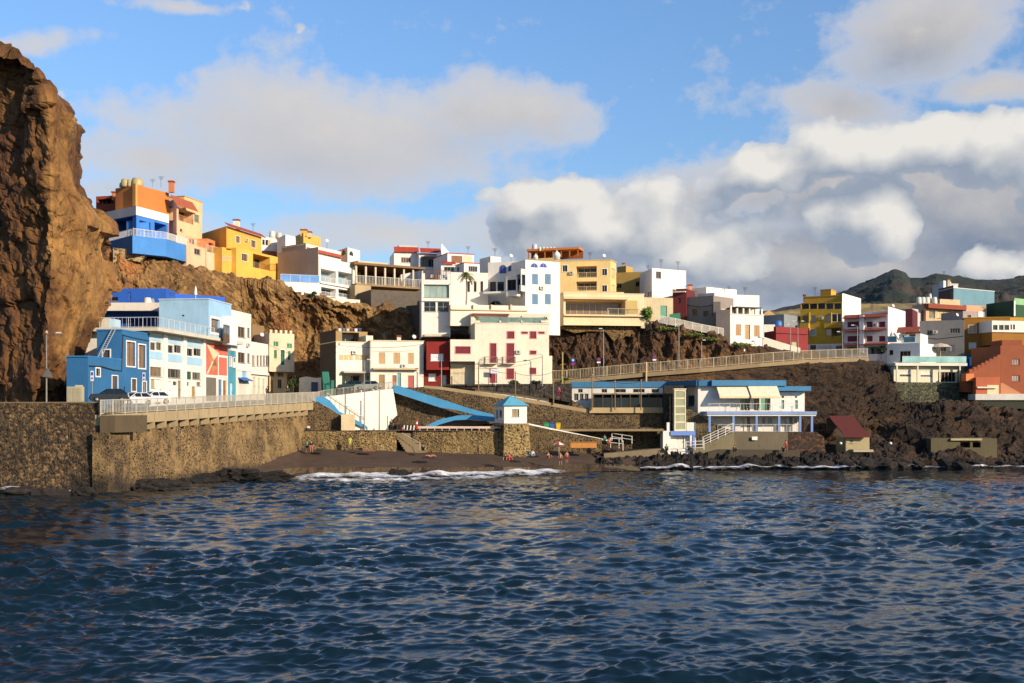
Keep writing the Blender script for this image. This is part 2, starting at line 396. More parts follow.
# ---------------- terrain lofts ----------------
def resample(row, n):
    row = [Vector(p) for p in row]; m = len(row) - 1; out = []
    for i in range(n):
        t = i / (n - 1) * m; k = min(int(t), m - 1); out.append(row[k].lerp(row[k + 1], t - k))
    return out
def grid_mesh(name, A, m, smooth=False):
    nv, nu = A.shape[:2]; me = bpy.data.meshes.new(name)
    v = A.reshape(-1, 3); idx = np.arange(nv * nu).reshape(nv, nu)
    q = np.stack([idx[:-1, :-1], idx[:-1, 1:], idx[1:, 1:], idx[1:, :-1]], -1).reshape(-1, 4)
    me.vertices.add(len(v)); me.vertices.foreach_set('co', v.astype(np.float32).ravel())
    me.loops.add(q.size); me.loops.foreach_set('vertex_index', q.astype(np.int32).ravel())
    me.polygons.add(len(q)); me.polygons.foreach_set('loop_start', np.arange(0, q.size, 4, dtype=np.int32)); me.polygons.foreach_set('loop_total', np.full(len(q), 4, dtype=np.int32))
    me.materials.append(m); me.update(calc_edges=True)
    me.polygons.foreach_set('use_smooth', np.full(len(q), smooth)); me.validate()
    o = bpy.data.objects.new(name, me); COL.objects.link(o); return o
def loft(name, rows, nu, nv, m, amp=1.0, sc=.12, seed=0, ridge=.5, smooth=False, an=(1, 1, 1), damp=None, blk=None):
    R = [resample(r, nu) for r in rows]; cols = [resample([r[i] for r in R], nv) for i in range(nu)]
    A = np.array([[tuple(cols[i][j]) for i in range(nu)] for j in range(nv)])
    du = np.gradient(A, axis=1); dv = np.gradient(A, axis=0); N = np.cross(du, dv); N /= np.linalg.norm(N, axis=2, keepdims=True) + 1e-9
    s = np.sign((N * np.array([0, -1, .6])).sum(2, keepdims=True)); s[s == 0] = 1; N *= s
    off = Vector((seed * 13.7, seed * 7.1, seed * 3.3)); d = np.zeros(A.shape[:2])
    for j in range(nv):
        for i in range(nu):
            p = A[j, i]; q = Vector((p[0] * an[0], p[1] * an[1], p[2] * an[2])) * sc + off
            h = noise.fractal(q, .8, 2.1, 6) + ridge * (1 - 2 * abs(noise.noise(q * 2.3))) * .6 + .25 * noise.fractal(q * 6, .6, 2.2, 3)
            if blk:
                for k_, (bx, bz, ba) in enumerate(blk):
                    w_ = .35 * noise.fractal(q * 2.2 + Vector((k_ * 9, 0, 0)), .7, 2, 3); b_ = Vector((p[0] * bx + w_, p[1] * bx + w_, p[2] * bz + w_ + p[0] * bz * .12)) + off
                    ds, ps = noise.voronoi(b_); g_ = ds[1] - ds[0]; h += ba * (noise.cell(ps[0] * 7.3) * .9 - .45 - .55 * max(0, 1 - g_ / .09))
            d[j, i] = h
    if damp is not None: d *= damp(np.linspace(0, 1, nu)[None, :], np.linspace(0, 1, nv)[:, None])
    A = A + N * (d * amp)[..., None]
    return grid_mesh(name, A, m, smooth)
def struct(o): o['kind'] = 'structure'; return o
# ================= camera, sun, sky =================
cam = bpy.data.cameras.new('camera'); co = bpy.data.objects.new('camera', cam); COL.objects.link(co)
co.location = (0, 0, H); co.rotation_euler = (math.radians(90), 0, 0)
cam.sensor_width = 36; cam.lens = 36 * F / 1024; cam.shift_y = (YH - 341.5) / 1024; cam.clip_end = 20000; cam.clip_start = .5
SC.camera = co
SUN = Vector((.72, -.62, .36)).normalized()
el = math.asin(SUN.z); az = math.atan2(SUN.x, SUN.y)
sl = bpy.data.lights.new('sun', 'SUN'); sl.energy = 5.0; sl.angle = math.radians(.6); sl.color = (1.0, .84, .64)
so = bpy.data.objects.new('sun', sl); COL.objects.link(so); so.rotation_euler = (-SUN).to_track_quat('-Z', 'Y').to_euler()
wd = bpy.data.worlds.new('World'); SC.world = wd; wd.use_nodes = True
class WT(NT):
    def __init__(s, w): s.t = w.node_tree; s.t.nodes.clear()
w = WT(wd)
sky = w.n('ShaderNodeTexSky', sky_type='NISHITA', sun_disc=False, sun_elevation=el, sun_rotation=az, altitude=0, air_density=1.0, dust_density=.6, ozone_density=2.2)
tc = w.n('ShaderNodeTexCoord'); sx = w.n('ShaderNodeSeparateXYZ'); w.l(tc.outputs['Generated'], sx.inputs[0])
azn = w.math('ARCTAN2', sx.outputs[0], sx.outputs[1]); eln = w.math('ARCSINE', sx.outputs[2])
cv = w.n('ShaderNodeCombineXYZ'); w.l(azn, cv.inputs[0]); w.l(eln, cv.inputs[1])
def ang(px, y):
    a = math.atan2(px - 512, F); return a, math.atan2((YH - y) * math.cos(a), F)
BLA = [  # grey cloud sheets: centre x, y, half-width, half-height, tilt, weight
 (320, 140, 310, 92, -2, .98), (170, 165, 190, 60, 0, .70), (480, 116, 210, 56, 3, .86), (285, 92, 150, 46, 0, .6),
 (40, 36, 130, 26, 14, .55), (180, 2, 130, 14, 0, .5), (110, 195, 130, 26, 0, .45),
 (620, 235, 240, 90, 0, 1.15), (880, 190, 260, 86, -4, 1.3), (1000, 215, 330, 120, 0, 1.35), (770, 185, 170, 56, 8, .9),
 (860, 268, 540, 92, 0, 1.3), (912, 40, 150, 76, 4, 1.2), (845, 104, 110, 50, -20, .9), (990, 95, 130, 26, 0, .75),
 (390, 240, 290, 44, 0, .62)]
BLB = [  # bright cumulus heads
 (610, 226, 200, 72, 5, 1.45), (550, 196, 140, 46, 0, 1.2), (700, 250, 110, 62, 6, 1.3),
 (868, 215, 92, 62, 0, 1.5), (775, 168, 110, 40, 6, 1.2), (880, 150, 150, 46, -3, 1.3), (985, 142, 150, 56, 0, 1.45), (1080, 160, 130, 70, 0, 1.3),
 (1000, 266, 90, 44, 0, .8)]
def nscale(vec, k=None, add=None):
    nd = w.n('ShaderNodeVectorMath', operation='ADD'); w.l(vec, nd.inputs[0]); nd.inputs[1].default_value = add; return nd.outputs[0]
def w_map(v, sc, off=0):
    mp = w.n('ShaderNodeMapping'); mp.inputs['Scale'].default_value = sc; mp.inputs['Location'].default_value = (off, off, 0); w.l(v, mp.inputs['Vector']); return mp.outputs[0]
def density(vec, BL, wsc=9, wamt=.05, k1=1.0, k2=.3, s1=11, puff=0):
    wn = w.n('ShaderNodeTexNoise'); wn.inputs['Scale'].default_value = wsc; wn.inputs['Detail'].default_value = 4; wn.inputs['Roughness'].default_value = .55; w.l(vec, wn.inputs['Vector'])
    vm = w.n('ShaderNodeVectorMath', operation='MULTIPLY_ADD'); w.l(wn.outputs[1], vm.inputs[0]); vm.inputs[1].default_value = (wamt, wamt * .75, 0)
    w.l(nscale(vec, add=(-wamt / 2, -wamt * .375, 0)), vm.inputs[2]); acc = None
    for (px, y, sxp, syp, tl, wt) in BL:
        a, e = ang(px, y); mp = w.n('ShaderNodeMapping', vector_type='TEXTURE')
        mp.inputs['Location'].default_value = (a, e, 0); mp.inputs['Rotation'].default_value = (0, 0, math.radians(tl)); mp.inputs['Scale'].default_value = (sxp / F * math.cos(a) ** 2, syp / F * math.cos(a), 1)
        w.l(vm.outputs[0], mp.inputs['Vector']); g = w.n('ShaderNodeTexGradient', gradient_type='QUADRATIC_SPHERE'); w.l(mp.outputs[0], g.inputs[0])
        v = w.math('MULTIPLY', w.math('POWER', g.outputs[1], .55), wt); acc = v if acc is None else w.math('SMOOTH_MAX', acc, v, .2)
    f1 = w.noise(w_map(vec, (1, 1.5, 1)), s1, 6, .58); f2 = w.noise(w_map(vec, (1, 1.2, 1), 3), 50, 4, .6)
    if puff:
        wq = w.n('ShaderNodeVectorMath', operation='MULTIPLY_ADD'); wn2 = w.n('ShaderNodeTexNoise'); wn2.inputs['Scale'].default_value = 40; wn2.inputs['Detail'].default_value = 3; w.l(vec, wn2.inputs['Vector']); w.l(wn2.outputs[1], wq.inputs[0]); wq.inputs[1].default_value = (.02, .02, 0); w.l(vec, wq.inputs[2])
        for sc_, k_ in ((20, puff), (50, puff * .5)):
            vo = w.n('ShaderNodeTexVoronoi', feature='F1'); vo.inputs['Scale'].default_value = sc_; w.l(w_map(wq.outputs[0], (1, 1.15, 0)), vo.inputs['Vector'])
            f1 = w.math('ADD', f1, w.math('MULTIPLY_ADD', vo.outputs['Distance'], -k_ / k1, k_ * .42 / k1))
    return w.math('ADD', w.math('ADD', acc, w.math('MULTIPLY_ADD', f1, k1, -k1 * .52)), w.math('MULTIPLY_ADD', f2, k2, -k2 * .5))
V0 = cv.outputs[0]; V1 = nscale(V0, add=(.018, .026, 0))
dA = density(V0, BLA, 8, .06, 1.0, .34, 8); dA1 = density(V1, BLA, 8, .06, 1.0, .34, 8)
dB = density(V0, BLB, 14, .035, .55, .28, 15, .6); dB1 = density(V1, BLB, 14, .035, .55, .28, 15, .6)
alA = w.ramp(dA, [(.18, 0.0), (.36, .72), (.60, .97)]); litA = w.math('MULTIPLY_ADD', w.math('SUBTRACT', dA, dA1), .9, .36, clamp=True)
sxa = w.ramp(w.math('MULTIPLY_ADD', azn, 1.0, .5), [(.40, 0.0), (.58, 1.0)])
shA = w.mix(w.ramp(dA, [(.3, 0.0), (.95, 1.0)]), (.63, .66, .74, 1), w.mix(sxa, (.50, .53, .60, 1), (.205, .262, .37, 1)))
cA = w.mix(w.math('MULTIPLY', litA, .75), shA, (.80, .74, .68, 1))
alB = w.ramp(dB, [(.31, 0.0), (.39, .78), (.54, 1.0)]); litB = w.math('MULTIPLY_ADD', w.math('SUBTRACT', dB, dB1), .85, .26, clamp=True)
cB = w.mix(w.ramp(litB, [(.0, 0.0), (.85, 1.0)]), (.33, .39, .49, 1), (.88, .855, .81, 1))
up = w.ramp(sx.outputs[2], [(.0, 0.0), (.02, 1.0)])
cl = w.mix(w.math('MULTIPLY', alB, up), cA, cB); al = w.math('MAXIMUM', alA, alB)
CL = w.n('ShaderNodeVectorMath', operation='SCALE'); w.l(cl, CL.inputs[0]); CL.inputs['Scale'].default_value = 8.0
tint = w.mix(1.0, sky.outputs[0], w.mix(w.ramp(eln, [(0.0, 0.0), (.34, 1.0)]), (.60, .66, .76, 1), (.78, .95, 1.12, 1)), 'MULTIPLY')
SB = w.n('ShaderNodeVectorMath', operation='SCALE'); w.l(tint, SB.inputs[0]); SB.inputs['Scale'].default_value = 1.5
mixed = w.mix(w.math('MULTIPLY', al, up), SB.outputs[0], CL.outputs[0])
bg = w.n('ShaderNodeBackground'); bg.inputs['Strength'].default_value = .088; w.l(mixed, bg.inputs[0])
wo = w.n('ShaderNodeOutputWorld'); w.l(bg.outputs[0], wo.inputs[0])
SC.view_settings.view_transform = 'Standard'; SC.view_settings.look = 'None'; SC.view_settings.exposure = .42; SC.view_settings.gamma = 1
wd.cycles.sampling_method = 'MANUAL'; wd.cycles.sample_map_resolution = 512
SC.cycles.max_bounces = 5; SC.cycles.use_denoising = True; SC.cycles.caustics_reflective = False; SC.cycles.caustics_refractive = False

# ================= the sea =================
def sea_mat(t):
    n = t.noise(t.pos((.8, 1.5, 1)), 4.2, 7, .70); n2 = t.noise(t.pos((1, 1.2, 1)), .045, 3, .5)
    g = t.n('ShaderNodeNewGeometry'); s_ = t.n('ShaderNodeSeparateXYZ'); t.l(g.outputs['Position'], s_.inputs[0])
    c = t.mix(n2, (.003, .0095, .016, 1), (.004, .0145, .022, 1))
    t.bsdf(c, .03, n, .5, .018, IOR=1.33)
M_SEA = mat('sea_water', sea_mat)
def waves(X, Y, spac):
    rng = np.random.RandomState(11); Z = np.zeros_like(X); DX = np.zeros_like(X); DY = np.zeros_like(X)
    fade = np.clip((172 - Y) / 45, .25, 1)
    gust = .85 + .4 * np.sin(X * .07 + 1.3 * np.sin(Y * .05)) * np.sin(Y * .09 + X * .02); pack = 1.0 + .34 * np.sin(X * .31 + 2.1 * np.sin(Y * .17 + 1)) * np.sin(Y * .43 + 1.7 * np.sin(X * .12)) + .25 * np.sin(X * .9 + Y * .35) * np.sin(Y * .8 - X * .23)
    for i in range(110):
        lam = .28 * (6.5 / .28) ** ((i + rng.rand()) / 110); k = 2 * np.pi / lam; th = math.radians(-74 + rng.randn() * (32 if lam < 2 else 26))
        cx, cy = math.cos(th), math.sin(th); ph = rng.rand() * 6.2832
        a = .078 * (1.0 if lam < 1.1 else (1.1 / lam) ** .8) / k * np.clip((lam / spac - 1.9) / 1.6, 0, 1) * gust * (pack if lam < 2.6 else 1.15)
        A = k * (X * cx + Y * cy) + ph; Z += a * np.cos(A); DX -= cx * a * np.sin(A) * .55; DY -= cy * a * np.sin(A) * .55
    return X + DX * fade, Y + DY * fade, Z * fade
ys = [27.0]
while ys[-1] < 182: ys.append(ys[-1] + min(.30, max(.095, ys[-1] ** 2 / 18000)))
ys = np.array(ys); tt = np.linspace(-.60, .60, 980); Y = np.repeat(ys[:, None], 980, 1); X = Y * tt[None, :]
sp = np.maximum(np.gradient(ys)[:, None], Y * (tt[1] - tt[0])); X2, Y2, Z2 = waves(X, Y, sp)
o = struct(grid_mesh('sea', np.stack([X2, Y2, Z2], -1), M_SEA, True))
m = MB(); m.quad((-4000, -3000, -.42), (4000, -3000, -.42), (4000, 3000, -.42), (-4000, 3000, -.42)); struct(m.build('open_water', M_SEA))

# ================= ground =================
M_SAND = mat('sand', lambda t: t.bsdf(t.mix(t.noise(t.pos((1, 3, 1)), .25, 8, .65), rgb('3a2a20', .75), rgb('5c4634', .75)), t.ramp(t.noise(t.pos((1, 3, 1)), .3, 3), [(.3, .6), (.6, .95)]), t.noise(t.pos(), 3, 6), .5, .06))
M_WET = mat('wet_sand', lambda t: t.bsdf(t.mix(t.noise(t.pos((1, 3, 1)), .3, 6), rgb('33261e', .7), rgb('7a6a5a', .7)), .05, t.noise(t.pos((1, 2, 1)), 1.2, 3), .05, .03))
M_ASPH = mat('asphalt', lambda t: t.bsdf(t.mix(t.noise(t.pos(), .8, 6), (.05, .047, .043, 1), (.085, .08, .07, 1)), .9, t.noise(t.pos(), 20, 3), .3, .02))
M_CONC = plaster('c2ab82', .62, 1.3); M_CONCD = plaster('8a7a62', .6, 1.4)
M_ROCKC = rock('left_cliff', ['5c3a20', '90622f', 'b58546', '966638', 'ad8a56'], .64, (1, 1, .4), .085, 1.0, .45, dark=('4a2f1c', -52.5))  # darkened left of the ridge, where the face turns from the sun
M_SLOPE = rock('slope', ['4a3018', '7a5832', '9a7242', 'b89258', '85603a'], .72, (.45, .8, 2.2), .14, .9, .45, green=.56, tilt=38)
M_CRAG = rock('crag', ['24180f', '4a3220', '7a5530', '4a3220', 'a07c4c'], .66, (1, 1, .7), .28, 1.0, .5, green=.72)
M_CRAGL = rock('crag_low', ['20160d', '4a311b', '70502d', '36261a', '8e6c42'], .50, (1, 1, 3.6), .16, 1.0, .5, green=.72, tilt=6)
M_DARKR = rock('shore', ['0f0c0a', '1e1813', '31261b', '17120e', '3a2e22'], .7, (1, 1, 2), .4, 1.0, .3)
M_BROWNR = rock('point', ['20150d', '452c18', '694a2a', '2e1f14', '7a5c38'], .34, (1, 1, 3.4), .16, 1.0, .5, green=.7, tilt=8)  # albedo lowered to put the cloud's shade on the point into its colour

def zrow(zz, lst): return [Vector((pl(px, D).x, D, zz)) for px, D in lst]
# great rock mass at the left of the cove
ER = [(74, -30, -60), (76, 0, -35), (81, 26, -8), (89, 46, 18), (101, 62, 34), (112, 73, 40), (133, 84, 47), (150, 80, 49), (185, 81, 50), (203, 89, 50), (216, 100, 50), (226, 112, 50), (238, 114, 51), (248, 108, 51), (262, 109, 51), (278, 113, 51), (292, 116, 51), (308, 110, 50), (328, 100, 49), (348, 92, 46), (372, 80, 40), (395, 72, 34), (425, 70, 34)]
rows = [zrow(zof(72, 148), [(-260, 190), (-200, 185), (-120, 180), (-70, 176), (-60, 176), (-70, 180), (-120, 200)])]
for y, e, r in ER:
    z = zof(y, 146); rows.append(zrow(z, [(-420, 175), (-220, 150), (-60, 138), (r, 131.5), ((r + e) / 2 + 2, 136), (e, 147), (e - 25, 185)]))
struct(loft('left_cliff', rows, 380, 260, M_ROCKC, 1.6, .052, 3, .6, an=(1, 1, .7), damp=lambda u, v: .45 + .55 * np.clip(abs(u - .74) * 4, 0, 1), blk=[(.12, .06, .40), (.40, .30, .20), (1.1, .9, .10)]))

# brown slope behind the sea-front row, and the plateau over it
def R3(lst): return [W(*p) for p in lst]
rows = [R3([(60, 225, 300), (150, 230, 300), (240, 262, 300), (330, 285, 300), (430, 292, 300), (520, 300, 300)]),
        R3([(80, 240, 200), (118, 250, 197), (180, 257, 201), (240, 275, 208), (290, 292, 212), (340, 302, 216), (400, 305, 218), (440, 309, 218)]),
        R3([(80, 248, 182), (118, 250, 181), (180, 263, 186), (240, 281, 196), (280, 287, 196.5), (340, 303, 200), (400, 311, 206), (440, 320, 209)]),
        R3([(80, 300, 178), (118, 290, 180), (180, 300, 182), (240, 318, 196), (290, 336, 201), (340, 326, 204), (400, 330, 205), (440, 342, 206)]),
        R3([(80, 340, 165), (118, 340, 168), (180, 340, 184), (240, 352, 194), (290, 368, 199), (340, 350, 202), (400, 345, 202), (440, 360, 203)]),
        R3([(80, 420, 158), (118, 410, 162), (180, 405, 182), (240, 400, 192), (290, 396, 197), (340, 392, 198), (400, 392, 195), (440, 392, 196)])]
def dmp(u, v): return .12 + .88 * np.clip((v - .22) * 5, 0, 1) * np.clip((1 - v) * 6, .3, 1)
struct(loft('hillside', rows, 380, 190, M_SLOPE, 1.6, .12, 5, .8, an=(1.2, 1.2, .55), damp=dmp, blk=[(.22, .16, .22), (.7, .6, .14)]))
# crag under the terraced houses, between the two roads
rows = [R3([(440, 300, 300), (560, 300, 300), (680, 305, 300), (820, 335, 300), (1000, 340, 300)]),
        R3([(440, 330, 206), (548, 328, 205), (600, 326, 205), (650, 325, 202), (700, 332, 203), (760, 345, 206), (830, 355, 222), (900, 360, 236)]),
        R3([(440, 335, 201), (548, 330, 200), (600, 329, 199), (650, 325.5, 197.5), (700, 333.5, 195.5), (760, 345.5, 198), (800, 356, 207), (900, 362, 225)]),
        R3([(440, 360, 198), (548, 352, 197.5), (600, 350, 197), (650, 347, 196), (700, 350, 194.4), (760, 355, 196.5), (800, 358.5, 204), (900, 364, 222)]),
        R3([(440, 388, 196), (548, 383, 196), (600, 378, 194), (650, 373, 193.5), (700, 369, 193.5), (760, 364, 195.5), (800, 361.5, 200), (900, 366, 221)])]
struct(loft('crag', rows, 300, 110, M_CRAG, 1.2, .22, 9, .9, an=(1.2, 1, .6), damp=lambda u, v: np.clip(v * 4 - .9, .05, 1) * np.clip((1 - v) * 7, .1, 1) * np.clip((1.02 - u) * 2.2, .1, 1), blk=[(.25, .22, .32), (.8, .8, .18)]))
# upper road
RD = [(540, 382, 188), (565, 381, 188), (640, 374, 188), (700, 369.5, 188), (760, 364, 190), (800, 361, 194), (850, 359, 202), (868, 358.4, 205)]
m = MB(); A = [W(*p) for p in RD]; A_RD = A; Bk = [Vector((p.x + .5, p.y + 5.5, p.z + .05)) for p in A]
for i in range(len(A) - 1): m.quad(A[i], A[i + 1], Bk[i + 1], Bk[i])
struct(m.build('upper_road', M_ASPH))
m = MB()
for i in range(len(A) - 1):
    a, b = A[i], A[i + 1]; up_ = Vector((0, 0, .14)); dn = Vector((0, 0, -.5)); o_ = Vector((0, -.5, 0))
    m.hexa([a + dn + o_, b + dn + o_, b + dn, a + dn], [a + up_ + o_, b + up_ + o_, b + up_, a + up_])
struct(m.build('road_kerb', plaster('a88f66', .6, 1.5)))
# ground under the club and the lower crag below the road
rows = [R3([(540, 384, 188.2), (640, 377, 188.2), (700, 372, 188.2), (760, 366.5, 190.2), (800, 363, 194.2), (850, 361, 202), (884, 361, 209), (900, 372, 215)]),
        R3([(540, 387, 187.6), (640, 380, 187.6), (700, 376, 187.6), (760, 370, 189.4), (800, 367, 192.5), (850, 366, 198), (884, 368, 203), (900, 385, 204)]),
        R3([(540, 390, 187.2), (640, 386, 187.2), (700, 382, 187), (760, 382, 188.5), (800, 385, 191), (850, 385, 194), (892, 390, 196), (905, 398, 196)]),
        R3([(540, 396, 187), (640, 396, 187), (700, 396, 187), (760, 400, 187), (800, 408, 186), (850, 404, 189), (892, 408, 190), (905, 410, 190)]),
        R3([(540, 420, 186), (640, 420, 186), (700, 420, 186), (760, 425, 186), (805, 432, 182), (850, 424, 184), (892, 424, 186), (905, 424, 186)]),
        R3([(540, 440, 186), (640, 440, 186), (700, 440, 186), (760, 445, 186), (805, 452, 178), (850, 448, 181), (892, 448, 182), (905, 448, 182)])]
struct(loft('lower_crag', rows, 400, 170, M_CRAGL, 1.3, .10, 14, .8, an=(1, 1, 4.5), damp=lambda u, v: np.clip(v * 6, .12, 1) * (.35 + .65 * np.clip((u - .45) * 4, 0, 1)) * np.clip((1 - v) * 8, .2, 1), blk=[(.16, .40, .42), (.5, 1.1, .26)]))
# rocky point on the right
rows = [R3([(870, 362, 240), (930, 366, 240), (1000, 366, 240), (1100, 360, 240), (1300, 350, 240)]),
        R3([(870, 368, 206), (900, 401, 199.6), (960, 403, 199.6), (980, 404, 202), (1030, 396, 206), (1120, 392, 206), (1320, 390, 210)]),
        R3([(870, 380, 199), (900, 405, 195), (945, 402, 193), (980, 406, 195), (1030, 408, 199), (1120, 405, 200), (1320, 400, 204)]),
        R3([(870, 398, 193), (900, 410, 190), (945, 404, 187), (980, 412, 189), (1030, 416, 193), (1120, 416, 195), (1320, 412, 200)]),
        R3([(870, 418, 187), (900, 422, 184), (945, 424, 182), (980, 430, 184), (1030, 432, 188), (1120, 432, 190), (1320, 430, 196)]),
        R3([(870, 438, 182), (900, 440, 180), (945, 444, 178), (980, 446, 180), (1030, 446, 184), (1120, 446, 186), (1320, 444, 192)]),
        R3([(866, 456, 174), (900, 458, 173), (945, 460, 172), (980, 460, 173), (1030, 461, 173), (1120, 461, 174), (1320, 461, 176)]),
        R3([(866, 474, 169), (900, 474, 168), (945, 474, 168), (980, 474, 168), (1030, 474, 168), (1120, 474, 168), (1320, 474, 168)])]
struct(loft('rocky_point', rows, 420, 200, M_BROWNR, 1.35, .085, 21, .8, an=(1, 1, 4.0), damp=lambda u, v: .3 + .7 * np.clip(v * 5, 0, 1) * np.clip((1 - v) * 5, .3, 1), blk=[(.14, .34, .45), (.45, .9, .28)]))
# shore shelf of black boulders in front of the club
rows = [R3([(560, 449, 174), (620, 450, 174), (680, 451.5, 174), (760, 452, 176), (820, 452, 177), (870, 448, 180), (900, 446, 182)]),
        R3([(590, 456, 169), (620, 452.5, 171), (680, 453, 172), (760, 454, 173), (820, 456, 173), (870, 457, 174), (900, 459, 174)]),
        R3([(600, 462, 166), (620, 459, 168), (680, 460, 169), (760, 461, 169), (820, 462, 170), (870, 463, 171), (900, 463, 171)]),
        R3([(600, 474, 163), (620, 471, 164), (680, 472, 164), (760, 472, 165), (820, 472, 166), (870, 472, 167), (900, 473, 167)])]
struct(loft('shore_rocks', rows, 360, 50, M_DARKR, .75, .7, 31, .9, damp=lambda u, v: np.clip(v * 3, .1, 1)))
# beach
rows = [R3([(170, 480, 150), (230, 462, 150), (300, 448, 168), (420, 449, 170), (520, 450, 170), (600, 447, 174), (660, 450, 174)]),
        R3([(150, 486, 140), (225, 472, 146), (300, 461, 162), (420, 461, 163), (520, 461, 164), (600, 456, 168), (640, 458, 168)]),
        R3([(150, 490, 135), (220, 477, 142), (300, 468, 158.5), (420, 468, 159), (520, 467, 161), (600, 464, 165), (640, 465, 166)])]
struct(loft('beach', rows, 160, 60, M_SAND, .10, .3, 2, .3, True))
rows = [R3([(150, 489, 135.3), (220, 476.2, 142.3), (300, 467.3, 158.7), (420, 467.3, 159.3), (520, 466.6, 161.2), (600, 463, 165.2), (640, 464, 166)]),
        R3([(150, 500, 129), (220, 484, 136), (300, 476.5, 152), (420, 476, 153.5), (520, 474, 155.5), (600, 471, 159), (640, 471, 160)])]
struct(loft('wet_sand', rows, 160, 30, M_WET, .012, .3, 2, .2, True))
# foam: broken white water where the swell runs out
def foam_mat(t):
    n = t.noise(t.pos((1, 1.2, 1)), .8, 8, .75); uv = t.n('ShaderNodeAttribute', attribute_name='run')
    a = t.math('MULTIPLY', t.ramp(t.math('ADD', n, t.math('MULTIPLY_ADD', uv.outputs['Fac'], .42, -.26)), [(.46, 0.0), (.68, 1.0)]), 1.0)
    b = t.n('ShaderNodeBsdfPrincipled'); b.inputs['Base Color'].default_value = (.72, .72, .74, 1); b.inputs['Roughness'].default_value = .7
    tr = t.n('ShaderNodeBsdfTransparent'); mx = t.n('ShaderNodeMixShader'); o = t.n('ShaderNodeOutputMaterial')
    t.l(a, mx.inputs[0]); t.l(tr.outputs[0], mx.inputs[1]); t.l(b.outputs[0], mx.inputs[2]); t.l(mx.outputs[0], o.inputs[0])
M_FOAM = mat('foam', foam_mat)
def foam(name, lst, wid, seed, z=.16, str_=1.0):
    rw = resample([Vector((pl(px, D).x, D, z)) for px, D in lst], 320); A = []
    for j, v in enumerate(np.linspace(-1, 1, 41)):
        A.append([(p.x, p.y + v * wid * (.75 + .5 * noise.noise(Vector((p.x * .15, seed, 0)))) + 1.6 * noise.noise(Vector((p.x * .12, seed, 0))) + .9 * noise.noise(Vector((p.x * .5, seed, v * 1.5))), 0) for p in rw])
    A = np.array(A); X_, Y_, Z_ = waves(A[..., 0], A[..., 1], np.full(A.shape[:2], .34)); vv = (1 - np.linspace(-1, 1, 41) ** 2)[:, None]; A = np.stack([X_, Y_, Z_ + .05 + z * .8 * vv * (1 + 1.3 * np.clip(np.sin(A[..., 0] * .9 + seed) * np.sin(A[..., 0] * .37 + 2), 0, 1))], -1)
    o = grid_mesh(name, A, M_FOAM, True); at = o.data.attributes.new('run', 'FLOAT', 'POINT')
    vals = np.repeat((1 - np.linspace(-1, 1, 41) ** 2)[:, None], 320, 1) * np.clip(np.minimum(np.linspace(0, 1, 320), 1 - np.linspace(0, 1, 320)) * 7, 0, 1)[None, :] * str_; at.data.foreach_set('value', vals.astype(np.float32).ravel())
    tag(o, kind='stuff'); return o
foam('surf_foam', [(262, 138), (330, 145.5), (400, 147), (440, 149), (500, 151), (540, 153), (585, 157)], 8.5, 1, .34, 1.05)
foam('surf_foam', [(280, 135), (400, 138), (520, 143)], 4.5, 8, .2, .72)
foam('surf_foam', [(590, 163.5), (640, 165), (700, 165.5), (760, 166), (830, 166.5), (900, 167)], 4.4, 2, .42, .95)
foam('surf_foam', [(870, 168), (930, 167.5), (1000, 168), (1080, 168.5), (1150, 168.5)], 3.2, 3, .34, .78)
foam('surf_foam', [(-60, 116.5), (20, 118.2), (70, 117), (105, 121), (135, 126), (190, 134)], 4.0, 4, .34, 1.0)
foam('surf_foam', [(200, 139), (240, 140), (270, 141.5), (300, 147)], 1.1, 5, .22, .8)
# flat land to the horizon, far hills
m = MB(); z = zof(330, 300); m.quad((-3000, 298, z - 4), (3000, 298, z - 6), (6000, 9000, z + 30), (-6000, 9000, z + 30)); struct(m.build('ground', plaster('8a7a50', .6)))
M_MTN = mat('mountain', lambda t: t.bsdf(t.mix(t.ramp(t.noise(t.pos((1, 1, 2)), .006, 9, .7), [(.42, 0.0), (.62, 1.0)]), t.mix(t.noise(t.pos(), .03, 6, .7), (.007, .017, .013, 1), (.022, .034, .020, 1)), (.050, .034, .024, 1)), .95, t.noise(t.pos(), .02, 8, .7), 1.0, 14))
SK = [(560, 330), (690, 318), (730, 315), (773, 311), (800, 304.5), (825, 299), (847, 290), (868, 282), (884, 274.5), (894, 270.5), (902, 271.5), (910, 278.5), (922, 278.5), (936, 274.5), (950, 277), (975, 281), (1000, 280), (1024, 277), (1070, 268), (1150, 285), (1300, 300), (1500, 320)]
rows = [[W(px, y + 8, 3200) for px, y in SK], [W(px, y, 2600) for px, y in SK], [W(px, y + (340 - y) * .45, 2100) for px, y in SK], [W(px, 345, 1500) for px, y in SK]]
struct(loft('mountain', rows, 380, 110, M_MTN, 26, .0045, 4, .9, True, damp=lambda u, v: .12 + np.clip(np.abs(v - .33) * 2.5, 0, .8)))
M_FLD = mat('dry_field', lambda t: t.bsdf(t.mix(t.ramp(t.noise(t.pos((1, .4, 1)), .03, 7, .7), [(.4, 0.0), (.6, 1.0)]), rgb('7c6a3c', .7), rgb('c2a052', .7)), .95))
SK = [(600, 326), (700, 322), (760, 315), (800, 309), (850, 305), (880, 304), (930, 305), (985, 309), (1024, 312), (1200, 320)]
rows = [[W(px, y, 1000) for px, y in SK], [W(px, y + 14, 760) for px, y in SK], [W(px, 350, 520) for px, y in SK]]
struct(loft('dry_field', rows, 160, 50, M_FLD, 2.0, .02, 6, .5, True))
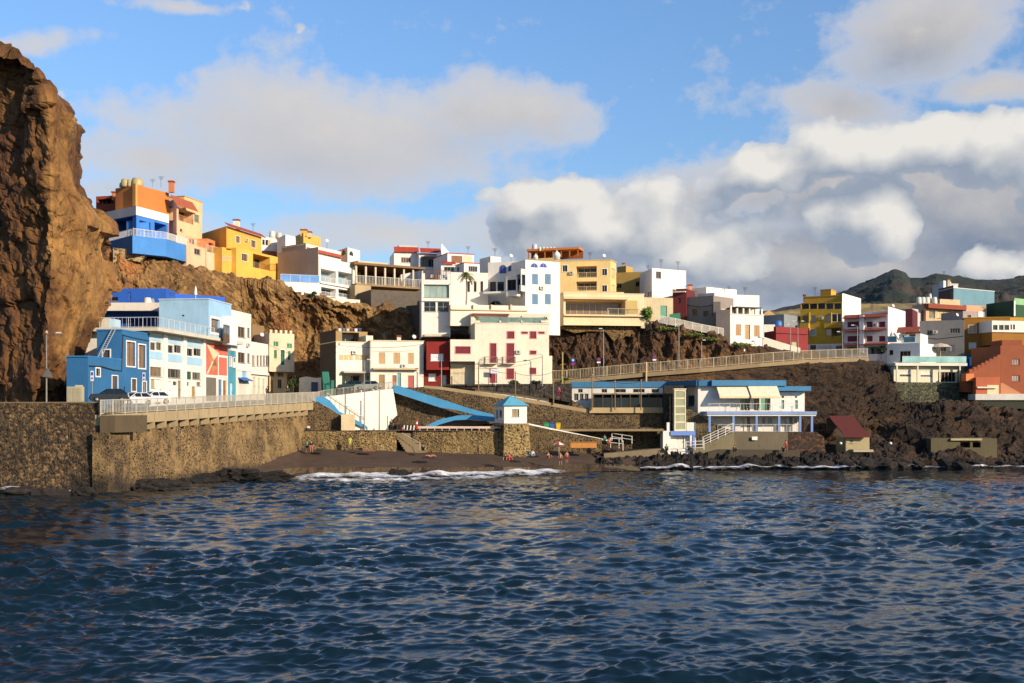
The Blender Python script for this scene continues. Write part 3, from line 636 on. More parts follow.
# rocks in the water and at the wall's foot
def boulder(px, y, D, sx_, sy_, sz_, seed, label, group, m=None, sub=4):
    import bmesh
    bm = bmesh.new(); bmesh.ops.create_icosphere(bm, subdivisions=sub, radius=1); p0 = W(px, y, D)
    for v in bm.verts:
        q = v.co * 1.3 + Vector((seed * 5.1, seed, 0)); k = 1 + .5 * noise.fractal(q, .7, 2.1, 6) + .22 * (1 - 2 * abs(noise.noise(q * 2.5)))
        v.co = Vector((v.co.x * sx_ * k, v.co.y * sy_ * k, max(-.6, v.co.z * sz_ * k)))
    me = bpy.data.meshes.new('boulder'); bm.to_mesh(me); bm.free(); me.materials.append(m or M_DARKR); o = bpy.data.objects.new('boulder', me); COL.objects.link(o); o.location = p0
    return tag(o, label, 'rock', group)
G = 'black rocks at the water line'
boulder(247, 481, 137.5, 4.2, 2.6, 1.25, 1, 'wide black rock awash beside the brown beach', G, sub=5)
boulder(397, 477.5, 146, 1.5, 1.1, .8, 2, 'small black rock alone in the white surf', G)
boulder(160, 489, 124, 3.0, 2.0, .7, 3, 'low black rock at the foot of the bracketed sea wall', G)
# ================= sea-front row at the left =================
def DL(px, off=0.0): return -(62.41 + off) / ((px - 512) / F - .1212)   # depth at which the sea-front facade line stands at px
def sidew(p, w): # from a facade corner straight back to the left
    return pl(*p) + Vector((-.992, .12)) * w
FG = 'houses along the sea-front road'
h = House('blue_house', 'bright blue house with ladder and tall dark windows beneath the cliff', group=FG)
d = plaster('2f74a8', .68); d2 = plaster('2f74a8', .68)
p0, p1, p2 = (87.9, DL(87.9)), (121.8, DL(121.8)), (149.3, DL(149.3))
v = h.vol([sidew(p0, 2.5), pl(*p0), pl(*p1)], 402, 357, d, cap='2f7fbd'); f = v.F[1]
h.win(f, 95.8, 368.5, 99.8, 376, mull=0, trim=.14); h.win(f, 112, 376, 117.4, 389, fc='6a5a48', pc='4a4038', mull=1, trim=.12)
v = h.vol([sidew(p1, 3.1), pl(*p1), pl(*p2)], 402, 330.5, d2, cap='2f7fbd'); f = v.F[1]
h.win(f, 126.5, 342, 135, 366, fc='6a5644', pc='6a5240', trim=.16); h.win(f, 138.3, 345, 145.3, 368, fc='6a5644', pc='6a5240', trim=.16)
h.win(f, 131.5, 379, 136, 391, fc='6a5a48', pc='4a4038', trim=.12); h.win(f, 142.5, 382, 146, 393, trim=.15)
f0 = v.F[0]; h.win(f0, 103, 350, 110, 360, fc='5a5048', pc='4a3c30', trim=.14)
m = MB(); g = v.F[1]
g0 = h.vols[0].F[1]
m.tube([g0.P(.2, .06, g0.z(90, 366)), g0.P(3, .06, g0.z(100, 366.5)), g0.P(6, .06, g0.z(112, 370)), g0.P(g0.L - .1, .06, g0.z(121, 371)), g.P(.15, .06, g.z(122, 334))], .07, 5)
m.tube([g.P(.2, .06, g.z(122, 335)), g.P(3, .05, g.z(134, 338)), g.P(g.L - .1, .06, g.z(149, 341))], .045, 5)
h.part('cable', m, flat('24282c'))
m = MB(); f0.pbox(m, 104, 357.5, 106, 358, .01, .02)
a, b = f0.P(f0.s_of(101.6), .9, f0.z(101, 357)), f0.P(f0.s_of(114), .25, f0.z(114, 327)); off = f0.u.to_3d() * .45
m = MB(); m.tube([a, b], .05, 5); m.tube([a + off, b + off], .05, 5)
for k in range(15): q = a.lerp(b, (k + .5) / 15); m.tube([q, q + off], .03, 4)
h.part('ladder', m, flat('aab4ba', .4)); h.done()
lb = f0
# electricity cabinet
b = pl(66.8, 123.6); e = root('electric_cabinet', (b.x + .8, 123.8, 8.2), 'cream electricity cabinet against the blue house wall', 'cabinet')
MB().box(b.x, b.x + 1.62, 123.6, 124.3, 8.2, zof(386.6, 123.6)).build('body', plaster('c9bd9c', .7), e)
m = MB()
for k in range(3): m.box(b.x + .1 + k * .5, b.x + .5 + k * .5, 123.57, 123.597, 9.3, zof(388, 123.6))
m.build('door_panel', plaster('b8ac8c', .7), e); MB().box(b.x + .8, b.x + 1.5, 123.8, 124.2, zof(386.6, 123.6) + .003, zof(385, 123.6)).build('top', plaster('d0c6a8', .7), e)

h = House('white_seafront_house', 'white house with pale blue panels, strip windows and wide roof terrace', group=FG)
a, b = (149.5, DL(149.5)), (204.2, DL(204.2))
v = h.vol([sidew(a, 9), pl(*a), pl(*b)], 405, 331.5, 'f2ece0'); f = v.F[1]
pil = [(162.2, 165.6), (182, 184.8), (201.8, 204)]
cuts = [(149.8, 162.2), (165.6, 182), (184.8, 201.8)]
tops = [((342.5, 350.3)), (345.3, 353), (348.6, 356)]
for (x0, x1), (y0, y1), gr in zip(cuts, tops, (0, 1, 2)):
    xm = (x0 + x1) / 2; e_ = 6.5
    h.band(f, x0 + .1, y0 - 7.3, x1 - .1, y0 - 1.3, 'b9d9ea', name='blue_panel'); h.band(f, x0 + .1, y1 + 1.4, x1 - .1, y1 + 9.0, 'a9d2e8', name='blue_panel')
    w_ = (x1 - x0 - 1.6) / 2
    h.win(f, x0 + .5, y0, x0 + .5 + w_, y1, mull=1, sill=False); h.win(f, x1 - .5 - w_, y0, x1 - .5, y1, mull=1, sill=False)
for (x0, x1) in pil:
    m = MB(); t0, t1 = f.s_of(x0), f.s_of(x1); f.box(m, t0, t1, .003, .3, v.zb - 1, v.z1); h.part('pilaster', m, plaster('f4efe4'))
h.win(f, 150.2, 367, 161.8, 376.5, pc='5c4a36', mull=2); h.win(f, 166.2, 369, 181.2, 378, pc='3c3a30', mull=2)
h.shut(f, 185.8, 371.5, 191.2, 379.5, '3c5a40'); h.win(f, 192.4, 372.5, 200.8, 379.5, pc='4a4a40', mull=2)
h.door(f, 156, 379.5, 161.5, 399, 'efe9dc'); h.win(f, 151, 379, 155, 388, pc='a08a5c'); h.door(f, 167, 381, 171, 399, 'f3f3ee'); h.win(f, 173, 381.5, 177, 385.5, pc='3a3a38', mull=0, sill=False)
h.door(f, 178, 380.5, 181.3, 399, '8c7a5c'); h.win(f, 186.5, 382, 189, 386, mull=0, sill=False); h.door(f, 191.8, 386.5, 195.6, 399, 'b08a50'); h.win(f, 196.6, 382, 200.8, 386, pc='55482c')
# projecting roof slab with terrace railing
za = v.z1; q = [f.P(-1.2, 1.6, 0), f.P(f.L + 12.2, 1.2, 0), f.P(f.L + 12.2, -.2, 0), f.P(-1.2, -9, 0)]
h.part('terrace_slab', MB().prism([(p.x, p.y) for p in q], za + .01, za + .45), plaster('dcd2bc'))
h.rail([f.P(-1, 1.45, za + .45), f.P(f.L + .5, 1.3, za + .45)], 1.25, 'd6dade', .5)
h.rail([f.P(-1, -6, za + .45), f.P(-1, 1.45, za + .45)], 1.25, 'd6dade', .5)
h.done(); hw, fw, zt = h, f, za + .45

h = House('light_blue_house', 'light blue house with coral mural panel and roof-terrace upper floor', group=FG)
a, c = (204.4, DL(204.4)), (228, DL(228)); v = h.vol([sidew(a, 8), pl(*a), pl(*c)], 404, 339.8, 'f0e8dc'); f = v.F[1]
h.band(f, 204.6, 344.5, 227.6, 375, 'e0715a', .05, 'mural'); t0, t1, z0, z1 = f.rect(204.6, 344.5, 227.6, 375)
def tri(pts, c, nm='mural_shape', n=.055):
    P = [f.P(t0 + (t1 - t0) * a_, n, z0 + (z1 - z0) * b_) for a_, b_ in pts]; P2 = [p + f.n.to_3d() * .01 for p in P]
    h.part(nm, MB().hexa(P, P2), plaster(c, .8))
tri([(.06, .98), (.62, .72), (.36, .48)], 'e6d2ac'); tri([(.1, .62), (.36, .48), (.5, .22), (.3, .1)], 'c98a5a', n=.07); tri([(.28, .3), (.42, .5), (.5, .3)], '8a6a48', n=.085)
tri([(.05, .02), (.12, .02), (.34, .42), (.3, .44)], 'e8d8b8', n=.1)
h.win(f, 218.4, 357.5, 226.6, 375.5, pc='6a6260', mull=1, trim=.3, depth=.3)
h.shut(f, 205, 377.5, 216.5, 401, '7d7566', name='garage_door'); h.door(f, 218.5, 379.5, 222, 401, '4d7fa8'); h.door(f, 223, 380.5, 226.5, 401, 'a06a3c')
p1_, p2_ = (208.6, DL(208.6, -1)), (231.3, DL(231.3, -1))
v = h.vol([sidew(p1_, 7.2), pl(*p1_), pl(*p2_)], 337, 299.3, 'a4cdea', sink=.0, cap='c9dcea'); f = v.F[1]
h.win(f, 211, 319, 219.6, 332.5, pc='5a5048', mull=1, trim=.35, depth=.35); h.win(v.F[0], 181.5, 314.8, 184.2, 316.4, mull=0, sill=False)
m = MB(); f.pbox(m, 222, 317, 231, 345, .003, .9); o = h.part('bay', m, plaster('eef0f0')); gb = Face(f.P(f.s_of(222), .9, 0), f.P(f.s_of(231), .9, 0))
m = MB(); gb.pbox(m, 223.3, 325, 229.5, 343, .005, .03); h.part('bay_window', m, flat('6d5844', .4), o)
m = MB(); gb.pbox(m, 223.9, 326, 226, 333.5, .032, .045); gb.pbox(m, 226.8, 327, 229, 334.5, .032, .045); h.part('pane', m, glass_mat('5a6a74'), o)
h.done(); fu = v.F[0]
# roof terrace behind: deep blue storey and white band under the cliff
h = House('deep_blue_house', 'deep blue upper house with white band between cliff and light blue house')
v = h.vol([(104, 166), (165, 166)], 330, 312, '1d52a8', depth=6, sink=3)
v2 = h.vol([(107, 168), (166, 168)], 312, 288.5, '2260c4', depth=5, sink=0, ref=0); f2 = v2.F[0]
v3 = h.vol([(150, 170), (225, 178)], 320, 291.8, '2260c4', depth=8, sink=4, ref=0)
m = MB(); v.F[0].pbox(m, 104, 303.5, 165, 311.5, -.5, 1.4); h.part('white_band', m, plaster('e8e0d4'))
h.win(f2, 111, 297, 118, 301, pc='101820', mull=0); h.door(f2, 128, 292, 131, 302, '3a70c8')
h.tank(147.6, 297.5, 302, 166, .55, 'e4dfd2'); h.tank(152, 298.5, 302, 166.5, .4, '8a8a80')
v.F[0].holes.append((v.F[0].s_of(113), v.F[0].s_of(150), v.zb + .4, v.z1 - .9, 1.2))
h.done()
h = House('terrace_shed', 'small white terrace hut above the blue house ladder', cat='shed')
v = h.vol([(93, 158), (109, 158)], 330, 318, 'd9d0bc', depth=3, ref=0, sink=2); v = h.vol([(108.8, 150), (115.4, 150)], 330, 319, 'b8d8ec', depth=2, ref=0); h.done()
m = MB(); pts = [(0.02, 0), (.05, .1), (.05, .9), (.28, 1.0), (.25, 1.2), (.16, 2.3), (.06, 2.9), (.02, 3.0)]
b = W(195.6, 299, 164); one('parasol', m.lathe((b.x, b.y, b.z), [(a_ * .9 + .01, z_ * .62) for a_, z_ in pts]), flat('efe8dc'), 'closed white parasol on the roof of the light blue house', 'parasol', smooth=True)

h = House('teal_house', 'narrow teal house front beside the coral mural', group=FG)
a, c = (228.1, DL(228.1)), (235.8, DL(235.8)); v = h.vol([sidew(a, 7), pl(*a), pl(*c)], 402, 350, '4d9fb4'); f = v.F[1]
h.win(f, 229.5, 357, 231.5, 366, fc='bcdde4', mull=0, trim=.1); h.win(f, 232.8, 358, 235, 367, fc='bcdde4', mull=0, trim=.1); h.door(f, 230, 383, 233, 401, 'bfe0e8'); h.done()
h = House('tall_white_house', 'tall white house with three storeys and blue awning over the door', group=FG)
a, c = (231.2, DL(231.2)), (251.2, DL(251.2)); v = h.vol([sidew(a, 9), pl(*a), pl(*c)], 370, 309.5, 'f6f0e4', sink=0); f = v.F[1]
for y in (327, 352.5):
    h.win(f, 238, y, 245.4, y + 10.5, pc='4a3e34', mull=1); h.win(f, 247.4, y + 1, 250, y + 10.5, pc='4a3e34', mull=0)
    h.win(f, 233.5, y - 1, 235, y + 9, pc='8a8070', mull=0)
a2, c2 = (236, DL(236)), (251.2, DL(251.2)); v = h.vol([sidew(a2, 6), pl(*a2), pl(*c2)], 402, 369.8, 'efe6d6'); f = v.F[1]
h.win(f, 242, 371, 247, 377, fc='9cc4e0', pc='7fa8c8', mull=0); h.shut(f, 238.5, 381, 246, 399, 'e9e2d2', name='garage_door')
h.awn_roof(f, 238, 377.5, 247.6, 381, .9, tile=False, c='2d6fb8', name='awning'); h.done()
h = House('low_white_house', 'two storey white house with overhanging upper floor and small square windows', group=FG)
a, c = (251.4, DL(251.4)), (269.2, DL(269.2)); off_ = 0
v = h.vol([pl(251.4, DL(251.4)), pl(*c)], 374, 341.5, 'f6f0e4', depth=8, sink=0, ref=0); f = v.F[0]
for x in (252, 256.8, 260.1, 263.2, 266): h.win(f, x, 355.5, x + (2.2 if x > 252 else 3), 366, pc='8a7f70' if x == 252 else '4a4238', mull=0)
a, c = (251.4, DL(251.4) + 1), (268, DL(268) + 1)
v = h.vol([pl(*a), pl(*c)], 398, 374, 'f1eada', depth=6, ref=0); f = v.F[0]; h.door(f, 253, 377, 255.5, 395, 'd8c8a8'); h.door(f, 258, 378, 260, 395, 'cfc0a0'); h.door(f, 262.6, 379, 264.6, 395, 'cfc0a0'); h.done()
h = House('brick_shack', 'rough unpainted block house rising behind the cream house', cat='house')
v = h.vol([(252, 200), (283, 203)], 350, 322.5, 'a08560', depth=6, ref=0, sink=4, cap='8a7a60'); f = v.F[0]; h.loggia(f, 261.5, 324, 270, 331, 1.5)
h.win(f, 276, 326, 281, 331, pc='706a58'); v = h.vol([(252, 192), (264, 194)], 345, 325, '8a6e4c', depth=4, ref=0, sink=3); h.done()
h = House('cream_house', 'cream house with green windows and notched parapet', group=FG)
v = h.vol([(269.4, 187), (294.2, 189.5)], 371.5, 333, 'efd2b0', depth=8, ref=0, sink=0); f = v.F[0]
for x0, y0, x1, y1 in ((273.5, 341.5, 278.3, 346.5), (287, 343.5, 292, 348.3)): h.win(f, x0, y0, x1, y1, fc='e8dcc0', pc='3f6f52', mull=1)
h.win(f, 280.4, 350, 284.6, 365, fc='4d8a62', pc='2f5f46', mull=1, bars=1, trim=.12); h.win(f, 274, 350, 276.8, 358.5, fc='d8c8a0', pc='3f6f52', mull=0); h.win(f, 287.9, 351.2, 290.6, 360, fc='d8c8a0', pc='3f6f52', mull=0)
m = MB()
for k in range(5): t_ = f.L * (k + .1) / 5; f.box(m, t_, t_ + .42, -.3, 0, v.z1 + .003, v.z1 + .55)
h.part('parapet', m, plaster('efd2b0'))
v = h.vol([(269.4, 188.5), (287, 190.3)], 394, 371.6, 'ecc791', depth=6, ref=0); f = v.F[0]; h.win(f, 269.9, 372.2, 274.5, 376.3, pc='6a5a40'); h.win(f, 277.5, 372.6, 283.8, 376.6, pc='6a5a40'); h.win(f, 277.8, 379.5, 281.8, 388, pc='4a3c30'); h.door(f, 270.6, 379.5, 273.6, 394, 'b88a58'); h.done()

# ================= houses on the cliff top at the left =================
TG = 'houses along the top of the brown slope'
h = House('blue_terrace_house', 'blue and white house with balustraded terrace, topmost at left', group=TG)
c1 = pl(136.3, 184); back = pl(104, 188); rt = pl(168.4, 193)
v = h.vol([(104, 190), (136.3, 184), (168.4, 192)], 231.5, 215.2, '3f86d8', sink=2); fl, fr = v.F[0], v.F[1]
h.loggia(fl, 110.5, 216.5, 132.5, 231, 3.0, n=4); h.loggia(fr, 139.5, 221.5, 150.5, 231.5, 2.5); h.loggia(fr, 154.5, 223.5, 166.5, 232.5, 2.5)
v2 = h.vol([(104, 190), (136.3, 184), (168.4, 192)], 215.1, 206.2, 'efe9dd', sink=0); 
m = MB(); v2.F[0].box(m, -.2, v2.F[0].L + .12, .003, .12, v2.z0, v2.z1); v2.F[1].box(m, -.1, v2.F[1].L, .003, .12, v2.z0, v2.z1); h.part('white_band', m, plaster('f2ede4'))
A3 = [pl(104, 188), pl(132.5, 180), pl(166, 184), pl(186, 190.5)]
m = MB(); zb0 = zof(256.5, 184); zb1 = zof(237.5, 182)
poly = A3 + [pl(186, 193.5), pl(168.4, 194), pl(136.3, 186), pl(104, 191.8)]
h.part('terrace_wall', m.prism([(p.x, p.y) for p in poly], zb0, zb1), plaster('4688cc', .85))
h.rail([(p.x, p.y + .15, zb1) for p in A3], 1.15, 'f0ebe0', .22, r=.05); h.done()
h = House('orange_house', 'orange block house with water tanks behind the blue terrace house', group=TG)
v = h.vol([(115.4, 192), (137.5, 189), (169, 196)], 215, 185, 'd2803c', sink=2); 
m = MB(); v.F[0].pbox(m, 134.5, 184, 137.6, 206, .003, .4); h.part('chimney_breast', m, plaster('e0a050'))
h.tank(125.5, 179, 185.5, 191, .75, 'b9a878'); h.tank(131, 179.5, 185.5, 190.8, .7, 'c9b888'); h.tank(137.4, 178, 185.5, 190.6, .95, 'b9a878'); h.tank(121.5, 183, 185.5, 191.5, .35, 'b9a878')
h.antenna(152.5, 178.5, 185, 192); h.chimney(171.5, 181, 189, 195, .8, 'd2804a')
v = h.vol([(96, 196), (115.6, 195)], 212, 196.5, 'a04a2c', depth=5, ref=0); h.loggia(v.F[0], 97.5, 199, 113, 204, 1.2); h.chimney(113.4, 191.5, 197, 195, .4, 'd2804a'); h.done()
h = House('peach_house', 'peach house with tiled canopy and balconies below its roof', group=TG)
v = h.vol([(168.8, 198), (177, 195.5), (202, 204)], 236, 207, 'f0c898', sink=3); f = v.F[1]; h.band(v.F[0], 168.9, 200, 176.9, 234, 'eee6da', name='white_side')
h.loggia(f, 178.5, 206.5, 193.5, 222.5, 1.8, rail='d88a50'); h.win(f, 194.3, 214.8, 199.3, 222, pc='5a6a5a'); h.win(f, 180, 229, 182.5, 231.5, mull=0)
h.awn_roof(f, 172.5, 199, 193.5, 208.5, .8, over=.2, c='b05a3c')
v = h.vol([(184.5, 202), (202.3, 208)], 212, 196.5, 'f2c78c', depth=6, ref=0, sink=0, cap='e0a868'); h.rail([W(171, 207, 198.6), W(185, 208, 202.5)], 1.4, 'd8904f')
v = h.vol([(186.6, 191.5), (207.5, 198.5)], 262, 243, 'f0c49c', depth=8, ref=0, sink=4); f = v.F[0]; h.win(f, 194.3, 249, 200.5, 254.5, pc='2c3438', mull=1)
h.rail([(f.P(0, -.1, v.z1)), f.P(f.L, -.1, v.z1)], 1.2, 'd9a070')
v = h.vol([(206.5, 197.5), (225.4, 203)], 266, 251.5, 'f2c8a4', depth=7, ref=0, sink=3); f = v.F[0]; h.rail([(f.P(0, -.1, v.z1)), f.P(f.L, -.1, v.z1)], 1.2, 'e8c8a8'); h.win(f, 208.5, 249.5, 212, 251, mull=0)
v = h.vol([(207.5, 202), (215, 205)], 255, 238.5, 'e08a58', depth=3, ref=0, sink=2); h.loggia(v.F[0], 208.6, 243, 213.6, 251, 1)
h.done()
h = House('yellow_house', 'deep yellow house with tiled roof edge and timber balcony', group=TG)
v = h.vol([(201.5, 212), (226.5, 203), (261.5, 216)], 262, 226, 'eab04a', sink=5); f = v.F[1]
h.win(f, 235.8, 236.3, 239.8, 243, pc='5a4a38', trim=.08); h.win(f, 251, 240.5, 255.6, 247.5, pc='5a4a38', trim=.08)
h.awn_roof(f, 227, 228.6, 262, 232.4, .6, over=.3, c='a8492c'); h.chimney(236.5, 219.5, 228, 209, 1.0, 'f2ead8')
v = h.vol([(236.2, 201), (280.2, 214.5)], 277, 247.5, 'f4bc52', depth=7, ref=0, sink=6); f = v.F[0]
h.win(f, 241.3, 254, 247.5, 261, pc='5a4a38', trim=.08); h.loggia(f, 253, 255.5, 270, 269, 2.2, rail='9a6434'); h.rail([f.P(f.s_of(269), .05, f.z(269, 271)), f.P(f.L, .05, f.z(280, 271))], 1.3, '9a6434', .25)
v = h.vol([(222, 199), (236.4, 202.5)], 271, 247, 'eeb24c', depth=6, ref=0, sink=5); f = v.F[0]; h.loggia(f, 226.2, 249, 235.8, 250.5, .6); h.rail([f.P(.1, .05, f.z(226, 262)), f.P(f.L, .05, f.z(236, 262))], .9, 'e8e0d0'); h.done()
h = House('white_tiled_house', 'white house with red tiled porch beside the yellow house', group=TG)
v = h.vol([(244, 222), (278, 226)], 262, 236, 'f6f0e6', depth=8, ref=0, sink=5, cap='f6f0e6'); f = v.F[0]; h.win(f, 262.3, 239.5, 264.7, 244.5, mull=0); h.win(f, 265.5, 239.8, 268, 245, mull=0); h.band(f, 268.3, 240, 270.4, 246, 'e0b078', name='shutter')
h.awn_roof(f, 262, 250.5, 280.5, 256.5, 1.2); h.tank(272.3, 231, 236.5, 226, .6, 'e2dccc'); h.tank(279, 232.5, 237, 226, .6, 'd2c8b0'); h.win(f, 271, 257.5, 276, 261, pc='5a4a38')
v = h.vol([(277, 224), (285.5, 219), (295.6, 222)], 262, 234.5, 'f1ebe0', sink=3); h.done()
h = House('ochre_block', 'plain ochre yellow block rising behind the white houses', group=TG)
v = h.vol([(292, 236), (303.5, 229), (320.8, 236)], 262, 232.5, 'eeb556', sink=4); h.chimney(304, 229.5, 233.5, 230, 1.2, 'eeb556'); h.chimney(309, 231.5, 234.5, 231, 1.0, 'd9c8a8'); h.done()
h = House('white_balcony_house', 'white two-storey house with shade-tinted side wall and arched balconies', group=TG)
v = h.vol([(277.5, 213), (318.6, 205), (355, 216)], 290, 256.5, 'f4eee4', sink=5); f0, f = v.F[0], v.F[1]; h.band(f0, 277.8, 250, 318.4, 300, plaster('c4b49e', .8), name='painted_side_shade')  # taupe sheet paints shade onto the white house's left face
h.loggia(f, 320.8, 270, 336, 283, 1.8, rail='e8e8e4', n=4, glaz='6a8a9a'); h.loggia(f, 338.2, 272.5, 352.5, 285, 1.8, rail='e8e8e4', n=3, glaz='6a8a9a')
h.loggia(f, 321, 288, 336, 296, 1.2, rail='e8e8e4'); h.loggia(f, 338.4, 290, 353, 297.5, 1.2, rail='e8e8e4')
h.slab(f, 319, 284.3, 355, 286.3, .35)
v = h.vol([(282, 219), (306, 214), (341, 225)], 262, 244.5, 'f2ece2', sink=2, cap='f2ece2'); h.awn_roof(v.F[1], 306.5, 249.5, 340.5, 254.5, .5, c='b8503a'); h.band(v.F[0], 282.2, 244.8, 305.8, 262, plaster('b9a892', .7), name='painted_side_shade')  # upper left face tinted likewise, its shade put into the colour
v = h.vol([(280.8, 197.5), (319.5, 200)], 291, 281.5, 'f6f0e6', depth=8, ref=0, sink=.5); f = v.F[0]; h.rail([f.P(0, -.1, v.z1), f.P(f.L, -.1, v.z1)], 1.3, 'e8eef4', pane=glass_mat('5a7fb0'))
v = h.vol([(306, 200), (360, 206)], 302, 296.5, 'f0e6d2', depth=5, ref=0, sink=.6); h.done()
h = House('arched_white_block', 'small white cube house with two arched openings', group=TG)
v = h.vol([(334, 240), (347.5, 233), (360, 238)], 270, 247.2, 'eeeae2', sink=4); h.win(v.F[0], 341.8, 250, 345.4, 255, arch=True, mull=0) ; h.win(v.F[1], 349.5, 251.5, 352.8, 255.5, arch=True); h.done()
h = House('unfinished_building', 'unfinished concrete frame building with bare columns and flat slab', cat='building')
a, b = (355, 214), (424, 222); F_ = Face(pl(*a), pl(*b)); z0 = zof(283.5, 214); z1 = zof(264.5, 214)
h.ensure(Vector((F_.A.x, F_.A.y, z0)))
m = MB(); F_.box(m, -.4, F_.L, -10, .5, z1, z1 + .4); h.part('roof', m, plaster('8a6a4a', .7, 1.4)); m = MB(); F_.box(m, 0, F_.L, -10, .6, z0 - .35, z0); h.part('floor_slab', m, plaster('a88a62', .7, 1.4))
for k in range(8):
    t_ = .3 + (F_.L - .6) * k / 7; m = MB(); F_.box(m, t_ - .17, t_ + .17, -.4, -.06, z0 + .003, z1 - .003); h.part('column', m, plaster('d6c8b0'))
m = MB(); F_.box(m, 0, F_.L, -10, -9.6, z0 + .003, z1 - .003); h.part('back_wall', m, plaster('6a4a34', .6)); m = MB(); F_.box(m, 1, 4, -6, -5.8, z0 + .003, z1 - .6); h.part('inner_wall', m, plaster('a08a70'))
h.rail([F_.P(.2, .4, z0), F_.P(F_.L - .5, .4, z0)], 1.5, 'e8e0d0', .3, r=.06)
v = h.vol([(355, 212), (371, 214)], 300, 284.8, 'b8a27c', depth=8, ref=0, sink=3); v = h.vol([(358, 222), (388, 226)], 266, 260.5, 'd6c09a', depth=4, ref=0, sink=0); h.done()
h = House('grey_block_wall', 'big bare grey block wall standing between the slope and the white tower', cat='wall')
gm = mat('grey_blocks', lambda t: t.bsdf(t.mix(t.ramp(t.noise(t.pos(), 1.5, 5), [(.3, .6), (.7, 1.1)]), (.03, .025, .02, 1), rgb('75695a', .6)), .9, t.noise(t.pos(), 3, 4), .6, .05))
v = h.vol([(371, 205), (421.5, 209)], 307, 289.5, gm, depth=9, ref=0, sink=4); v = h.vol([(405, 208), (421.6, 205)], 330, 306, gm, depth=6, ref=0, sink=6); h.done()

# ================= promenade wall, slab, railing =================
M_RUB = rubble('left', '3a2b1c', '8a6c44', '6e5836', 3.1, .06, .62, .85, .25, True)
M_RUBY = rubble('cream', '4a3622', '8d6c3e', 'ab8c5a', 3.0, .09, .62, .85, .9, True)
def wallx(D): return -42.48 + .2274 * (D - 118)
def zr(D): return 8.2 + (D - 118) * .031
T = root('promenade_wall', (-42.5, 118, 0), 'tall rough stone sea wall carrying the promenade at left', 'sea wall')
m = MB(); ztp = zof(403, 118)
A = [pl(-260, 125), pl(-60, 119.5), pl(97.5, 118), Vector((-42.48, 119.2))]
def wl(name, plan, zt, zb, m_, th=1.6, batter=.5):
    """rubble wall face as a fine displaced sheet with a top"""
    pts = [Vector((p.x, p.y, 0)) for p in plan]; n = max(20, int(sum((b - a).length for a, b in zip(pts, pts[1:])) / .28)); R = resample(pts, n) if len(pts) > 2 and 0 else None
    L = [0]; 
    for a, b in zip(pts, pts[1:]): L.append(L[-1] + (b - a).length)
    row = []
    for i in range(n):
        s_ = L[-1] * i / (n - 1); k = max(j for j in range(len(L) - 1) if L[j] <= s_ + 1e-6); row.append(pts[k].lerp(pts[k + 1], min(1, (s_ - L[k]) / (L[k + 1] - L[k]))))
    zt_ = zt if callable(zt) else (lambda p: zt); nv = 26; A_ = np.zeros((nv + 2, n, 3)); 
    for i, p in enumerate(row):
        a, b = row[max(0, i - 1)], row[min(n - 1, i + 1)]; d_ = (b - a).normalized(); no = Vector((d_.y, -d_.x, 0)); top = zt_(p)
        q = p - no * th; A_[0, i] = (q.x, q.y, top); A_[1, i] = (p.x, p.y, top)
        for j in range(nv):
            z_ = top + (zb - top) * j / (nv - 1) - .02; k = batter * j / (nv - 1); r = .13 * noise.fractal(Vector((p.x * 1.4, p.y * 1.4, z_ * 1.4)), .6, 2.2, 4) if 0 < j else 0
            r -= .5 * max(0, noise.noise(Vector((p.x * .2, p.y * .2, z_ * .35 + 3))) - .35) if j > 2 else 0
            q = p + no * (k + r); A_[j + 2, i] = (q.x, q.y, z_)
    A_ = np.concatenate([A_[:1], A_[1:2], A_[3:]], 0); return grid_mesh(name, A_, m_)
o = wl('front_wall', [pl(-300, 127), pl(-60, 119.5), pl(100.5, 118)], ztp, -1.2, M_RUB, 2.2, .9)
for q in (o,): q.parent = T; q.matrix_parent_inverse.identity(); q.data.transform(__import__('mathutils').Matrix.Translation(-T.location))
o = wl('side_wall', [Vector((-42.7, 117.9)), Vector((wallx(130), 130)), Vector((wallx(173.5), 173.5))], lambda p: zr(p.y) - 1.6, -1.2, M_RUBY, 2.5, .9)
o.parent = T; o.data.transform(__import__('mathutils').Matrix.Translation(-T.location))
m = MB(); a = pl(-300, 127); m.hexa([(-80, 127, ztp), (-42.1, 117.8, ztp), (-42.1, 118.6, ztp), (-80, 127.8, ztp)], [(-80, 127, ztp + .12), (-42.1, 117.8, ztp + .12), (-42.1, 118.6, ztp + .12), (-80, 127.8, ztp + .12)])
m.build('coping', plaster('a08a66', .65, 1.3), T)
# projecting concrete deck edge on brackets
m = MB(); ns = 24
for i in range(ns):
    D0, D1 = 118 + 55.5 * i / ns, 118 + 55.5 * (i + 1) / ns; o0, o1 = .9, .9; P_ = []
    for D in (D0, D1): P_.append((Vector((wallx(D) + .95, D - .2, 0)), zr(D)))
    (p, za_), (q, zb_) = P_
    b_ = [(p.x, p.y, za_ - 1.3), (q.x, q.y, zb_ - 1.3), (q.x - 1.2, q.y, zb_ - 1.3), (p.x - 1.2, p.y, za_ - 1.3)]
    t_ = [(x, y, z + 1.1) for x, y, z in b_]; m.hexa(b_, t_)
m.build('deck_edge', M_CONC, T)
for k in range(21):
    D = 122 + 2.45 * k; x = wallx(D) + .93; z = zr(D) - .25
    MB().hexa([(x - .9, D - .15, z - 1.9), (x + .05, D - .15, z - 1.75), (x + .05, D + .15, z - 1.75), (x - .9, D + .15, z - 1.9)], [(x - .9, D - .15, z), (x + .16, D - .15, z), (x + .16, D + .15, z), (x - .9, D + .15, z)]).build('bracket', M_CONC, T)
